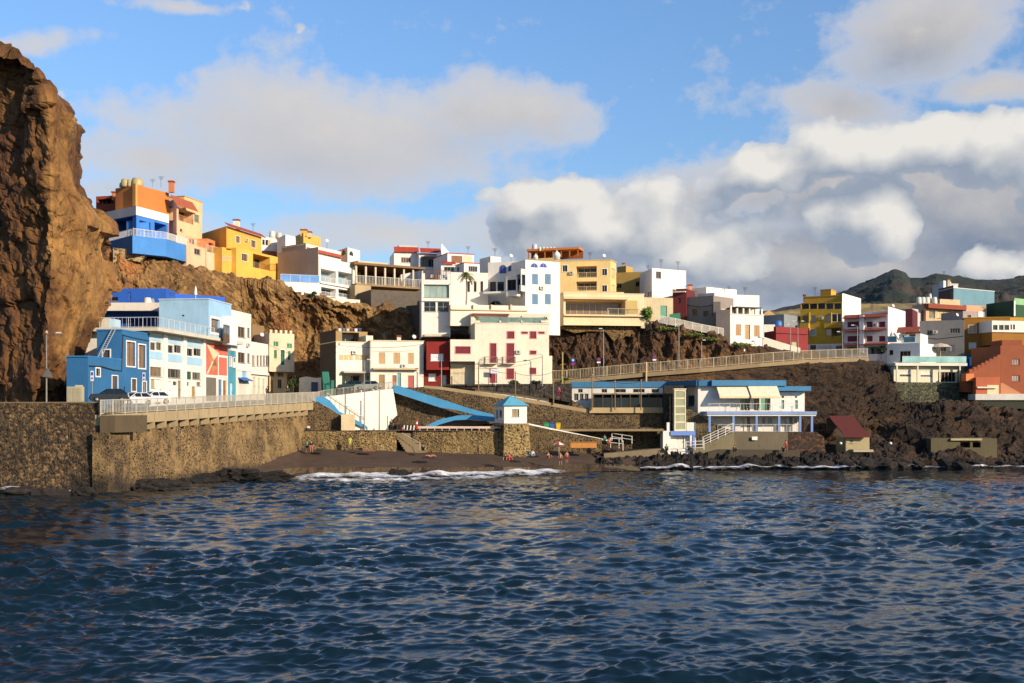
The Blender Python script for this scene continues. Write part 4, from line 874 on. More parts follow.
MB().prism([(-42.0, 117.2), (-40.5, 117.2), (-38.9, 122.6), (-42.5, 122.6)], zr(118) - 2.0, zr(118) - .25).build('corner_block', plaster('6e5c40', .55, 2.2), T)
MB().prism([(-42.7, 117.0), (-41.1, 117.0), (-40.2, 121.0), (-42.5, 121.6)], -1, zr(118) - 2.0).build('pier', M_RUBY, T)
# road on top
m = MB()
for i in range(ns):
    D0, D1 = 117.8 + 60 * i / ns, 117.8 + 60 * (i + 1) / ns
    m.quad((wallx(D0) + .9, D0, zr(D0) - .004 * 0), (wallx(D1) + .9, D1, zr(D1)), (-60, D1 + 3, zr(D1)), (-75, D0 + 3, zr(D0)))
m.quad((-42.6, 118.7, zr(118) - .01), (-42.6, 135, zr(118) - .01), (-200, 160, zr(118) - .01), (-200, 125, zr(118) - .01))
struct(m.build('promenade_road', M_ASPH))
def fence(name, pts, h_, label, cat, c='cfc8b8', sp=2.0, bar=.3, group=None, r=.025, rails=(1.0, .08), pm=None):
    pts = [Vector(p) for p in pts]; T_ = root(name, pts[0], label, cat, group); mt = pm or flat(c, .5, .75)
    L = [0]
    for a, b in zip(pts, pts[1:]): L.append(L[-1] + (b - a).length)
    def at(s_):
        k = max(j for j in range(len(L) - 1) if L[j] <= s_ + 1e-6); return pts[k].lerp(pts[k + 1], min(1, (s_ - L[k]) / (L[k + 1] - L[k])))
    n = max(1, int(L[-1] / sp)); first = None
    for i in range(min(n + 1, 99)):
        q = at(L[-1] * i / n)
        if first is None: first = MB().box(q.x - .05, q.x + .05, q.y - .05, q.y + .05, q.z - .1, q.z + h_ + .06).build('post', mt, T_); fq = q
        else: c_ = first.copy(); COL.objects.link(c_); c_.parent = T_; c_.location = q - fq
    m_ = MB(); 
    for k in rails: m_.tube([at(L[-1] * i / 30) + Vector((0, 0, h_ * k)) for i in range(31)], .045, 5)
    m_.build('rail', mt, T_)
    if bar:
        m_ = MB(); n = int(L[-1] / bar)
        for i in range(n): q = at(L[-1] * (i + .5) / n); m_.hexa([(q.x - r, q.y - r, q.z + h_ * .08), (q.x + r, q.y - r, q.z + h_ * .08), (q.x + r, q.y + r, q.z + h_ * .08), (q.x - r, q.y + r, q.z + h_ * .08)], [(q.x - r, q.y - r, q.z + h_), (q.x + r, q.y - r, q.z + h_), (q.x + r, q.y + r, q.z + h_), (q.x - r, q.y + r, q.z + h_)])
        m_.build('baluster', mt, T_)
    return T_
PR = [(-42.0, 117.4, zr(118) - .2)] + [(wallx(D) + .85, D - .1, zr(D) - .2) for D in (122.6, 130, 140, 150, 160, 173.3)]
fence('promenade_railing', PR, 1.5, 'long pale grey railing along the sea-front promenade edge', 'railing', 'c9c0ac', 2.1, .26, r=.03)
# ================= middle: houses round the small harbour road =================
MG = 'houses above the beach'
h = House('beige_shuttered_house', 'cream house with closed shutters and shop opening beside a teal gate', group=MG)
v = h.vol([(320, 186), (336, 178), (370.4, 181)], 388, 342, 'efe4d0', cap='e8d8b0'); f = v.F[1]; h.band(v.F[0], 320.2, 331, 335.9, 390, plaster('4a3c30', .6), name='side_shade_panel')  # dark panel paints shade over the cream house's left face
for x in (338.8, 343.6, 348.4, 354.8, 359.6, 364.4): h.shut(f, x, 355, x + 4.2, 360, 'e0b880')
h.loggia(f, 342, 373.5, 365.5, 388, 2.0, n=3); h.door(f, 366.4, 376, 369.4, 388, '5fb8a4')
h.slab(f, 341, 371.5, 368, 373.2, 1.1, 'canopy', 'b8b0a0')
v = h.vol([(332.8, 186), (367.5, 188)], 345, 331, 'a98c60', depth=6, ref=0, sink=1); h.loggia(v.F[0], 342, 332.6, 359, 342.5, 2.2)
v = h.vol([(366, 184), (373, 184.5)], 345, 335.5, 'e6dcc4', depth=4, ref=0, sink=0)
m = MB(); f.tube = None
m.tube([f.P(.5, .08, v.z0), f.P(.5, .08, f.z(338, 345))], .07, 5); h.part('drainpipe', m, flat('4a4038')); h.done()
h = House('long_cream_house', 'long cream two-storey house with three tan shutters and a ledge', group=MG)
v = h.vol([(370.5, 179), (423.6, 181)], 391, 341, 'f1e7d6', depth=9, ref=0, cap='e6d6b0'); f = v.F[0]
for a_, b_, c_, d_ in ((378.8, 352.4, 385, 363.8), (393.4, 352.6, 400, 363.8), (408, 352.8, 413.7, 364)): h.shut(f, a_, b_, c_, d_, 'c8a070')
h.slab(f, 372.5, 368, 417.5, 369.8, .9, 'ledge', 'cdb890')
h.door(f, 378.8, 374.6, 384.7, 390, '9a7a44'); h.door(f, 392.4, 375.2, 396.6, 388, 'a05a40'); h.win(f, 397.3, 373, 401, 388, fc='7fb4b8', pc='5a8890', mull=0); h.door(f, 408, 375.5, 414, 389, 'b0544a')
h.chimney(399, 335.5, 341.5, 185, .6, 'f3e6c8'); h.done()
b = W(327, 388, 176); g = root('teal_gatepost', (b.x, 176, b.z), 'teal painted gate wall at the corner of the cream house', 'gate wall'); m = MB()
m.hexa([(b.x - .5, 176, b.z - 1), (b.x + .55, 176, b.z - 1), (b.x + .55, 177, b.z - 1), (b.x - .5, 177, b.z - 1)], [(b.x - .75, 176, b.z + 2.5), (b.x + .1, 176, b.z + 2.5), (b.x + .1, 177, b.z + 2.5), (b.x - .75, 177, b.z + 2.5)]); m.build('wall', plaster('3a9480', .6), g)
MB().box(b.x + .56, b.x + 1.0, 176.2, 176.6, b.z - 1, b.z + 1.2).build('low_wall', plaster('3a9480', .6), g)
h = House('red_house', 'small dark red house with white windows squeezed under the white tower', group=MG)
v = h.vol([(424.2, 181.5), (449.4, 181.5)], 387, 370, '8c2018', depth=7, ref=0); f = v.F[0]
h.win(f, 428.5, 373.6, 435.9, 381, fc='f6f0e6', pc='e0dcd0'); h.door(f, 442.2, 375, 446.4, 386, 'efe6d8')
v = h.vol([(424.2, 184), (426.6, 179.8), (449.3, 179.8)], 369.9, 341.6, '94241c', sink=0); f = v.F[1]; h.win(f, 430.8, 353.5, 443.4, 360.8, fc='f6f0e6', pc='f0ece0', mull=3)
h.done()
h = House('red_window_house', 'big cream white house with red doors, red windows and small balconies', group=MG)
v = h.vol([(475, 179), (549, 180.5)], 387, 323.6, 'f3e6cc', depth=9, ref=0, cap='f3e6cc'); f = v.F[0]; R_ = '7c1422'
for a_, b_, c_, d_ in ((507.2, 331.5, 514.2, 338.5), (530, 331.5, 536.2, 338.5), (521.6, 331.8, 527.6, 333.7), (538.5, 331.8, 544.3, 333.7), (490.2, 343.4, 496.2, 363), (506.7, 343.4, 514, 363), (530, 350.8, 536.2, 354.3), (506.7, 368.6, 513.8, 379), (530, 368, 535.9, 374)):
    h.shut(f, a_, b_, c_, d_, R_, fc='e29a98')
h.door(f, 490, 368.6, 496.7, 383, R_, fc='e29a98')
for x0, x1 in ((484.5, 496.8), (502.3, 514.6)):
    h.slab(f, x0, 363.2, x1, 364.2, .9, 'balcony', 'e0d0b4'); a_, b_ = f.s_of(x0), f.s_of(x1); z_ = f.z(x0, 363.2); h.rail([f.P(a_, .05, z_), f.P(a_, .85, z_), f.P(b_, .85, z_), f.P(b_, .05, z_)], .95, '8a8078', .2)
zt_ = v.z1
m = MB(); 

for x0, x1 in ((475.2, 480), (499.5, 501), (521, 522.5), (541, 548.8)): m = MB(); f.pbox(m, x0, 320.5, x1, 322.4, -.4, -.05); h.part('parapet', m, plaster('f3e6cc')); h.rail([f.P(.5, -.3, zt_ + .16), f.P(f.L - .5, -.3, zt_ + .16)], .9, 'e8e4da', pane=glass_mat('8aa39a'))
v = h.vol([(549.1, 181.5), (552.2, 181.6)], 387, 355.8, 'eedfc0', depth=5, ref=0)
v = h.vol([(450.4, 178.2), (475, 178.6)], 361.3, 339.4, 'f4e8d0', depth=7, ref=0, sink=0); h.shut(v.F[0], 455.5, 346.6, 470.3, 353.5, R_, fc='e29a98')
v = h.vol([(450.4, 180.3), (475, 180.5)], 387, 361.4, 'ead6b0', depth=7, ref=0); h.shut(v.F[0], 454, 372.5, 470, 386, 'e4d3b0', name='garage_door')
h.done()
h = House('white_tower_house', 'tall narrow white house with wide dark windows and roof terrace', group=MG)
v = h.vol([(421.6, 186), (450.4, 186.5)], 337, 279.5, 'f6efe2', depth=12, ref=0, sink=0); f = v.F[0]
h.win(f, 424, 284.5, 449.2, 297.5, pc='7d9088', mull=3, depth=.5); h.win(f, 424, 302, 435.6, 311.6, mull=1, bars=1); h.win(f, 437.5, 302, 449.2, 311.6, mull=1, bars=1)
h.slab(f, 421.8, 300.3, 450.2, 301.3, .25, 'band')

for a_, b_ in ((0, .55), (f.L - .5, f.L)): m = MB(); f.box(m, a_, b_, -.6, 0, v.z1, v.z1 + 1.0); h.part('parapet', m, plaster('f6efe2')); h.rail([f.P(.6, -.1, v.z1), f.P(f.L - .6, -.1, v.z1)], 1.5, 'b08a70', .3, r=.05)
v = h.vol([(424, 188), (449, 188)], 341, 337, '6a4a38', depth=8, ref=0, sink=3); 
m = MB(); Face(pl(424, 187), pl(449.5, 187)).pbox(m, 425, 334.6, 449, 336.9, -.3, 1.3); h.part('awning', m, flat('e0d2b8')); h.done()
h = House('white_upper_wall_house', 'white house with four slit windows beside a palm', group=MG)
v = h.vol([(450.6, 191), (488, 192)], 306, 272.2, 'f3eadb', depth=9, ref=0, sink=2); f = v.F[0]
for x in (467.2, 473.8, 480.4): h.win(f, x, 281.3, x + 2.7, 291.6, mull=0, pc='2a2420')
h.done()
h = House('blue_arch_house', 'white house with cobalt arched windows and blue shutters', group=MG)
v = h.vol([(488, 194), (526, 192)], 306, 262.5, 'f3ecdf', depth=10, ref=0, sink=2); f = v.F[0]; B_ = '2a4a9c'
for x0, x1, y1 in ((500, 506, 273.4), (508.6, 515, 273.4), (518, 523, 273)): h.win(f, x0, 265.4, x1, y1, arch=True, pc='27408c')
h.win(f, 490, 281.8, 496, 292, fc='3a4a6a', mull=1); h.win(f, 497.5, 281.8, 504, 292, fc='3a4a6a', mull=1)
for x0, x1 in ((472.5, 483), (490.5, 501), (508, 516)): h.win(f, max(x0, 489), 301, x1, 304.6, arch=True, pc='2a2018', fc='d8c8a8') if x0 > 480 else None
v = h.vol([(506, 188), (517, 187), (526, 189)], 296, 277, 'f3ecdf', sink=0, cap='f3ecdf'); h.win(v.F[0], 507, 279.6, 516, 290, fc='3a4a6a', mull=1); h.win(v.F[1], 518, 279.6, 525, 290, fc='3a4a6a', mull=1)
v = h.vol([(515, 190), (521, 186), (528, 188)], 291, 269.5, 'f3ecdf', sink=0, cap='f3ecdf'); h.win(v.F[0], 516.2, 274.6, 520.6, 285, fc='3a4a6a', mull=1); h.win(v.F[1], 521.6, 274.6, 526, 285, fc='3a4a6a', mull=1)
h.slab(Face(pl(488, 192), pl(528, 190)), 488, 292.6, 527, 294.4, 2.5, 'balcony_slab')
v = h.vol([(525.4, 187), (560, 190)], 328, 267.6, 'f5eee0', depth=11, ref=0, sink=1); f = v.F[0]
for x0 in (532, 544.8):
    for y0 in (274, 294): h.shut(f, x0, y0, x0 + 6, y0 + 10.4, '5f84a4', depth=.1)
v = h.vol([(525.4, 187.6), (560, 190.6)], 267.6, 259.8, 'f5eee0', depth=5, ref=0, sink=0); f = v.F[0]
for x in (531, 540): h.win(f, x, 263.4, x + 6.4, 267.4, arch=True, pc='27408c')
for px_, r_ in ((535.7, .35), (556.8, .55)):
    b_ = W(px_, 259.6, 192); h.part('dome', MB().lathe((b_.x, b_.y, b_.z), [(r_, 0), (r_, r_ * .9), (r_ * 1.15, r_), (r_ * 1.05, r_ * 1.7), (r_ * .6, r_ * 2.2), (r_ * .15, r_ * 2.6), (.03, r_ * 3)], 14), plaster('f0ece4'), None, True)
v = h.vol([(490.5, 197), (501, 198)], 266, 256.3, 'f0e8d8', depth=4, ref=0); v = h.vol([(450.5, 184.5), (528, 187)], 322, 304.5, 'f3e8d2', depth=7, ref=0, sink=.6); f = v.F[0]
for x in (472.7, 490.5, 510): m = MB(); f.pbox(m, x, 304.8, x + 1.5, 310.2, .003, .35); h.part('buttress', m, plaster('e6d0a8'))
m = MB(); f.pbox(m, 451, 309.6, 527.5, 310.6, .003, .3); h.part('ledge', m, plaster('dcc8a0'))
h.done()
h = House('terrace_arcade', 'beige recessed terrace with brown lintel between white house and red windows house', cat='terrace')
v = h.vol([(471, 183.4), (549, 185)], 326, 313, 'e9dcc0', depth=6, ref=0, sink=1); f = v.F[0]; h.loggia(f, 474.5, 315.8, 508, 325.5, 2.0, glaz='a8a890', n=4); m = MB(); f.pbox(m, 472, 313.7, 508.7, 315.5, .003, .5); h.part('lintel', m, flat('7a2f22'))
h.win(f, 520.5, 316, 522, 325, mull=0, sill=False); v = h.vol([(470.9, 181.5), (475.2, 181.5)], 341, 318, 'efe2c6', depth=5, ref=0, sink=1); h.done()
h = House('rear_tiled_house', 'white house with two red tiled roofs and glazed porch on the skyline', group='skyline houses at the centre')
v = h.vol([(394, 232), (418.6, 233)], 272, 251.5, 'f4efe6', depth=9, ref=0); f = v.F[0]; h.win(f, 401, 257.5, 411, 262.8, fc='d8d0c0', mull=3, pc='5a3c2c'); h.awn_roof(f, 394, 247.3, 418.6, 252.4, .5, c='b0402c')
v = h.vol([(399, 239), (417.6, 240)], 250, 245, 'c9c2b4', depth=4, ref=0); 
v = h.vol([(419, 231), (440, 232)], 272, 253, 'f4efe6', depth=8, ref=0); h.loggia(v.F[0], 421, 256.5, 438, 267, 2.0, n=4); h.awn_roof(v.F[0], 420, 248.6, 440.5, 253.5, .9, c='b0402c')
v = h.vol([(437, 228), (441.5, 227), (450.5, 231)], 275, 252, 'f6f2ea'); c_ = v.F[1]; z_ = v.z1
m = MB(); a_, b_ = c_.A, c_.B; m.hexa([(a_.x, a_.y, z_), (b_.x, b_.y, z_), (b_.x, b_.y + 3, z_), (a_.x, a_.y + 3, z_)], [(a_.x, a_.y, z_ + 1.7), (b_.x, b_.y, z_ + .2), (b_.x, b_.y + 3, z_ + .2), (a_.x, a_.y + 3, z_ + 1.7)]); h.part('gable', m, plaster('f6f2ea')); h.done()
h = House('brown_shutter_house', 'white skyline house with broad brown shutters and small tiled canopies', group='skyline houses at the centre')
v = h.vol([(447.5, 222), (474, 224)], 274, 253.4, 'f4efe6', depth=9, ref=0, cap='c8543a'); f = v.F[0]; h.shut(f, 451.3, 255.8, 462.3, 263, '8a5c34'); h.band(f, 463.5, 256, 472, 263, 'ecd8b4')
h.awn_roof(f, 441.5, 261.5, 454, 265, 1.4, c='b0402c'); v = h.vol([(464, 217), (489, 219)], 274, 263, 'f4efe6', depth=8, ref=0, cap='c8543a'); h.win(v.F[0], 468.5, 266.3, 477.3, 271.5, mull=3); v = h.vol([(441, 219), (466, 219.5)], 276, 265.5, 'eee6d8', depth=7, ref=0); h.win(v.F[0], 444, 267, 454, 271, mull=2); h.win(v.F[0], 457, 267, 463, 271, mull=1); h.done()
h = House('pale_yellow_house', 'large pale yellow apartment house with timber roof terrace', cat='apartment house')
v = h.vol([(555, 205.5), (610.5, 204), (616.2, 208)], 296, 260.3, 'f3d28c', sink=3, cap='e8c078'); f = v.F[0]; fr_ = v.F[1]
h.loggia(f, 576.3, 266.2, 596.8, 277.4, 1.8, rail='e0c08a'); h.loggia(f, 576.3, 281.4, 596.8, 290.5, 1.8, rail='e0c08a')
for x0, y0 in ((562.4, 265.3), (602, 268.9), (602, 285.3)): h.win(f, x0, y0, x0 + 5, y0 + 6.4, fc='e8d8b0', trim=.1)
h.win(fr_, 611.7, 268.6, 615, 278.4, fc='e8d8b0', pc='b8a070'); h.win(fr_, 611.7, 285, 615, 291, fc='e8d8b0', pc='b8a070')
v = h.vol([(526, 211), (556, 209)], 270, 257.5, 'f3cf84', depth=8, ref=1); 
m = MB(); g_ = Face(pl(527, 212), pl(579.5, 209)); g_.box(m, 0, g_.L, -3, .3, g_.z(530, 251.3), g_.z(530, 249.2)); h.part('roof', m, flat('d8823c'))
for k in range(7): m = MB(); t_ = .3 + (g_.L - .6) * k / 6; g_.box(m, t_ - .09, t_ + .09, -.1, .1, g_.z(530, 258.5), g_.z(530, 251.4)); h.part('post', m, flat('b8642c'))
m = MB(); g_.box(m, 0, g_.L, -2.9, -2.7, g_.z(530, 258.5), g_.z(530, 251.4)); h.part('back_wall', m, plaster('b06a34', .6))
h.tank(534.6, 244, 249, 212, .5, 'c8ccd0')
for x in (540, 543.5, 547, 550.5, 554): h.tank(x, 247, 249.3, 211, .22, 'e8dcc4')
h.done()
h = House('ochre_rear_house', 'dull ochre block on the skyline right of the yellow apartment house', group='skyline houses at the centre')
v = h.vol([(615, 219), (646, 217), (652, 220)], 294, 271.5, 'b8984e', sink=4); f = v.F[0]; h.win(f, 635.5, 281.5, 640, 286.6, mull=0, pc='181410'); h.win(f, 616.5, 283.5, 621.5, 288, mull=1); v = h.vol([(617, 226), (626, 224), (633, 227)], 275, 265.7, 'c8a050', sink=3); h.chimney(623.5, 263, 266, 225, .4, 'c8a050'); h.antenna(648, 265, 272, 219); h.done()
h = House('orange_veranda_house', 'long peach veranda with glazed doors above the crag', cat='house')
v = h.vol([(563.6, 195), (644, 197)], 318, 293.5, 'fadcae', depth=9, ref=0, sink=1.2, cap='f6e4c4'); f = v.F[0]
h.loggia(f, 565.6, 300.4, 625.5, 315, 2.6, rail=None, n=9, glaz='6a5a48'); h.slab(f, 563.6, 314.8, 644, 316.4, .5, 'floor_slab', 'efd6a4'); h.slab(f, 563, 297.2, 627, 299.6, .8, 'canopy', 'efcfa0')
h.rail([f.P(f.s_of(607), .3, f.z(620, 314.6)), f.P(f.s_of(639.5), .3, f.z(620, 314.6))], 1.0, 'c8bca8', .2); h.band(f, 626, 300.5, 637.5, 314, 'cfb06c'); h.door(f, 634.3, 306.4, 636, 312.3, 'f0ece0')
v = h.vol([(563, 199), (624, 200)], 300, 291.5, 'e8c090', depth=5, ref=0, sink=0); h.done()
h = House('weathered_wall_house', 'peeling cream wall with green door beside the bush', group=MG)
v = h.vol([(638, 200), (673, 202)], 325, 297, plaster('d8c49c', .75, 2.0), depth=8, ref=0, sink=2); f = v.F[0]; h.door(f, 660.4, 305.8, 667, 321, '4a9478'); h.done()
one('tarpaulin', MB().hexa([W(669.5, 320, 198), W(680.5, 320, 198), W(680.5, 320, 201), W(669.5, 320, 201)], [W(669.5, 314.3, 198), W(680, 313.4, 198), W(680.2, 312.6, 201), W(669.7, 315, 201)]), flat('2c7a5c'), 'green tarpaulin screen in front of the dark red wall', 'tarpaulin')
UG = 'houses stepping down above the crag'
h = House('plain_white_house', 'tall plain white cube house with one top window', group=UG)
v = h.vol([(639.7, 216), (652, 207), (686, 211)], 298, 268, 'f7f1e6', sink=3); f = v.F[1]; h.win(f, 656, 271.6, 661, 278.3, pc='3a3430', mull=1); h.win(v.F[0], 647.7, 292, 649.2, 296, mull=0); h.win(v.F[0], 650, 291.5, 651.4, 295.6, mull=0); h.antenna(661, 259, 268, 209)
v = h.vol([(646, 214), (652.6, 212)], 285, 271, 'eee8de', depth=4, ref=0); h.done()
h = House('dark_red_house', 'narrow dark red house front between white walls', group=UG)
v = h.vol([(672.6, 204), (686.4, 203)], 320, 288.5, plaster('6e2426', .75), depth=6, ref=1); f = v.F[0]; h.win(f, 678, 298, 681, 303, fc='8a4038', mull=0); h.slab(f, 674, 291.5, 686, 292.6, .6, 'ledge'); h.slab(f, 673, 289.5, 676, 290.4, .6, 'ledge'); h.done()
h = House('stepped_grey_white_house', 'stepped house with grey front wall and two small dark windows', group=UG)
gw = plaster('a89a8e', .62)
v = h.vol([(686.5, 203.5), (713.5, 200)], 322, 295.5, gw, depth=7, ref=1, sink=3); f = v.F[0]; h.win(f, 692.5, 308.8, 697, 315, mull=0, fc='8a7f74', pc='181818'); h.win(f, 703.4, 310.9, 708, 316, mull=0, fc='8a7f74', pc='181818')
v = h.vol([(686.6, 213), (706.4, 209)], 300, 287, 'f7f1e8', depth=8, ref=1); v = h.vol([(698, 208), (714.5, 205.5)], 300, 292.5, 'f5eee2', depth=5, ref=1)
v = h.vol([(713.4, 199), (720.5, 198.5)], 331, 301.5, gw, depth=4, ref=1, sink=3); v = h.vol([(716, 197.3), (730, 196.3)], 337, 309.5, gw, depth=4, ref=1, sink=3)
m = MB(); m.tube([f.P(.1, .05, f.z(687, 305)), f.P(f.L * .5, .05, f.z(700, 307)), f.P(f.L - .1, .05, f.z(713, 305.4)), f.P(f.L - .1, .05, f.z(713, 316))], .05, 4); h.part('cable', m, flat('2a2622')); h.chimney(690, 284.5, 287.2, 211, .7, 'e09a70'); h.done()
h = House('white_terrace_house', 'white house with tan doors and open roof terrace above the zigzag fence', group=UG)
v = h.vol([(730.2, 196.5), (763.6, 199)], 340, 314.5, 'f6efe2', depth=9, ref=0, cap='f6efe2'); f = v.F[0]
h.shut(f, 735.7, 324.2, 741, 335.6, 'b88a58', trim=.1); h.door(f, 745, 324.6, 750, 339.5, 'b88a58', fc='f6f0e6'); h.shut(f, 754, 325.3, 759.6, 336.6, 'b88a58')
m = MB(); z_ = v.z1 + .16
for k in range(6): t_ = .1 + (f.L - .5) * k / 5; f.box(m, t_, t_ + .3, -.4, -.1, z_, z_ + 1.0 if k else z_ + 1.4)
h.part('pillar', m, plaster('f2ebde')); m = MB(); f.box(m, 1.2, f.L - .4, -3, .2, z_ + 1.1, z_ + 1.25); h.part('pergola_roof', m, flat('3a3430'))
m = MB(); f.box(m, 0, f.L, -3.2, -3.0, v.z1, z_ + 1.1); h.part('back_wall', m, plaster('d8ccb8'))
v = h.vol([(720, 207), (759.4, 209)], 318, 294.3, 'f7f1e6', depth=9, ref=0, sink=0); v = h.vol([(716, 210), (722, 207), (728, 209)], 305, 301, 'f7f1e6'); h.antenna(729, 286, 294, 209); h.antenna(724.5, 288, 295, 208); h.done()
# zigzag path fence, small stone wall
fence('path_fence', [W(658, 323, 197), W(676, 326.5, 196.5), W(700, 332, 196), W(730, 337.5, 197), W(764, 345, 200), W(782, 350.5, 204), W(800, 355.5, 210)], 1.35, 'white stepped fence following the path below the white terrace house', 'fence', 'f0e6d2', 1.5, .2, r=.05)
W5 = root('path_wall', W(672, 326, 198.5), 'low cream stone wall behind the white stepped fence', 'wall')
F_ = Face(pl(672, 198.8), pl(716, 199.2)); m = MB(); z0_, z1_ = zof(333, 199), zof(321.5, 199); a_, b_ = F_.P(0, 0, 0), F_.P(F_.L, 0, 0)
m.hexa([(a_.x, a_.y, z0_), (b_.x, b_.y, z0_ - 1.2), (b_.x, b_.y + .6, z0_ - 1.2), (a_.x, a_.y + .6, z0_)], [(a_.x, a_.y, z1_), (b_.x, b_.y, z1_ - 1), (b_.x, b_.y + .6, z1_ - 1), (a_.x, a_.y + .6, z1_)]); m.build('masonry', M_RUBY, W5)

# ================= terraces, ramps and walls over the beach =================
M_BW = rubble('beachwall', '2c221a', '6e5636', 'b4955c', 3.0, .13, .62, .7, .35)
M_TW = rubble('terrace', '2a1f17', '6c5434', '8c7248', 3.0, .09, .62, .65, .3)
M_DK = rubble('dark', '26211c', '57493a', '4a4238', 2.4, .07, .60, .6)
def pwall(name, face, poly, th, m_, label=None, cat='wall', parent=None, n0=0.0, group=None, lift=None):
    """thick wall whose outline is measured on a plane standing at its true distance"""
    P_ = [(face.s_of(x), face.z(x, y)) for x, y in poly]
    mb = MB().hexa([face.P(t, n0 - th, z) for t, z in P_], [face.P(t, n0, z) for t, z in P_])
    if parent is not None: return mb.build(name, m_, parent)
    return one(name, mb, m_, label, cat, group)
RG = 'stone retaining walls over the beach'
def FF(x0, D0, x1, D1): return Face(pl(x0, D0), pl(x1, D1))
# road in front of the houses
m = MB(); Q = [(296, 399, 171), (325, 397.5, 174), (393, 389, 175), (430, 386.5, 177), (470, 386, 178), (552, 387, 180)]
for (x0, y0, D0), (x1, y1, D1) in zip(Q, Q[1:]):
    a_, b_ = W(x0, y0, D0), W(x1, y1, D1); m.quad(a_, b_, (b_.x, b_.y + 14, b_.z + .05), (a_.x, a_.y + 24, a_.z + .05))
struct(m.build('harbour_road', M_ASPH))
# big white wall
T = root('white_ramp_wall', W(360, 431, 172), 'tall smooth white wall below the road with blue stair edge', 'wall')
f = FF(320, 172.5, 400, 174)
pwall('wall', f, [(322, 397.2), (393, 388.6), (397.3, 415), (392, 420), (385, 431), (348, 431), (340, 413)], 1.2, plaster('f8eedc', .86, .5), parent=T)
pwall('blue_edge', f, [(310.5, 399.5), (314, 397.6), (323.2, 396.4), (330, 400.5), (339.5, 411.5), (352, 417.5), (367.5, 426.5), (366, 428.5), (352, 422.5), (338.5, 413.8), (328, 407), (319, 402.5)], .35, plaster('4a9ccc', .76), parent=T, n0=.45)
for k in range(9): x = 327 + k * 4.9; y = 399 + k * 3.2; a_ = f.P(f.s_of(x), .3, f.z(x, y)); MB().tube([a_, a_ + Vector((0, 0, .9))], .04, 5).build('baluster', flat('d0ccc4'), T)
MB().tube([f.P(f.s_of(327), .3, f.z(327, 393)), f.P(f.s_of(366), .3, f.z(366, 419))], .05, 5).build('handrail', flat('d0ccc4'), T)
fence('road_railing', [W(311, 400.8, 172.6), W(325, 397.5, 174), W(345, 395, 174.4), (pl(393, 175).x, 175, zof(389.2, 175)), W(396, 389.6, 176)], 1.1, 'grey metal railing on top of the white ramp wall', 'railing', 'b8ae9c', 1.6, .2)
pwall('stone_wedge', FF(296, 170.2, 345, 171.5), [(296, 398), (311, 400), (319, 403), (329, 408), (339, 414.5), (344, 418), (344, 434), (296, 434)], 1.4, M_TW, 'triangular stone wall left of the white wall, under the blue stair edge', 'wall', group=RG)
T = root('plain_buttress', W(347, 431, 170), 'plain beige rendered block at the foot of the white wall', 'wall block'); MB().prism([tuple(pl(341.2, 169.6)), tuple(pl(355, 169.6)), tuple(pl(355, 171.2)), tuple(pl(341.2, 171.2))], zof(434, 170), zof(414.3, 170)).build('block', plaster('e6cfa4'), T)
# stone slope behind the ramps
pwall('upper_stone_wall', FF(443, 178, 575, 180), [(438, 384.4), (572, 383.6), (572, 403), (550, 398), (510, 392.5), (470, 388.6), (438, 386.5)], .8, M_DK, 'dark stone parapet wall along the road in front of the red windows house', 'wall', group=RG)
T = root('ramp_path', W(500, 396, 177), 'pale narrow path sloping down in front of the dark stone parapet', 'path')
PQ = [(424, 385.6), (440, 386.6), (470, 390.5), (510, 396), (550, 402.5), (592, 410)]
for i, ((x0, y0), (x1, y1)) in enumerate(zip(PQ, PQ[1:])):
    a_, b_ = W(x0, y0, 176.4), W(x1, y1, 176.4); dn = Vector((0, 0, -.75)); bk = Vector((0, 3.6, 0)); MB().hexa([a_ + dn, b_ + dn, b_ + dn + bk, a_ + dn + bk], [a_, b_, b_ + bk, a_ + bk]).build('paving', plaster('bfa67a', .62, 1.4), T)
pwall('sloping_stone_wall', FF(392, 176, 600, 176.2), [(392, 387), (424, 388), (440, 389.5), (470, 394), (510, 400), (550, 406), (594, 414), (594, 434), (392, 434)], 1.5, M_TW, 'broad stone retaining wall behind the blue ramps', 'wall', group=RG)
T = root('blue_ramp', W(445, 425, 174), 'bright blue zigzag ramp parapets against the brown stone wall', 'ramp')
f = FF(392, 174.2, 500, 174.2); bl = plaster('4a9ccc', .74)
pwall('upper_parapet', f, [(392.6, 385), (400, 386.2), (440, 398.8), (470, 408.6), (494, 414.8), (494, 417.4), (478, 415.6), (458, 410.4), (440, 407.4), (425, 402.6), (394.6, 392.6)], .4, bl, parent=T)
pwall('lower_parapet', f, [(424, 427), (440, 419.4), (458, 415.4), (475, 415), (498.5, 417.3), (498.5, 422), (470, 419.6), (455, 420.2), (440, 424.4), (433, 427.6)], .4, bl, parent=T, n0=.8)
f2 = FF(392, 175, 500, 175); pwall('ramp_floor', f2, [(425, 428), (470, 415), (497, 416), (497, 423), (440, 428)], .7, plaster('6a5a40'), parent=T)
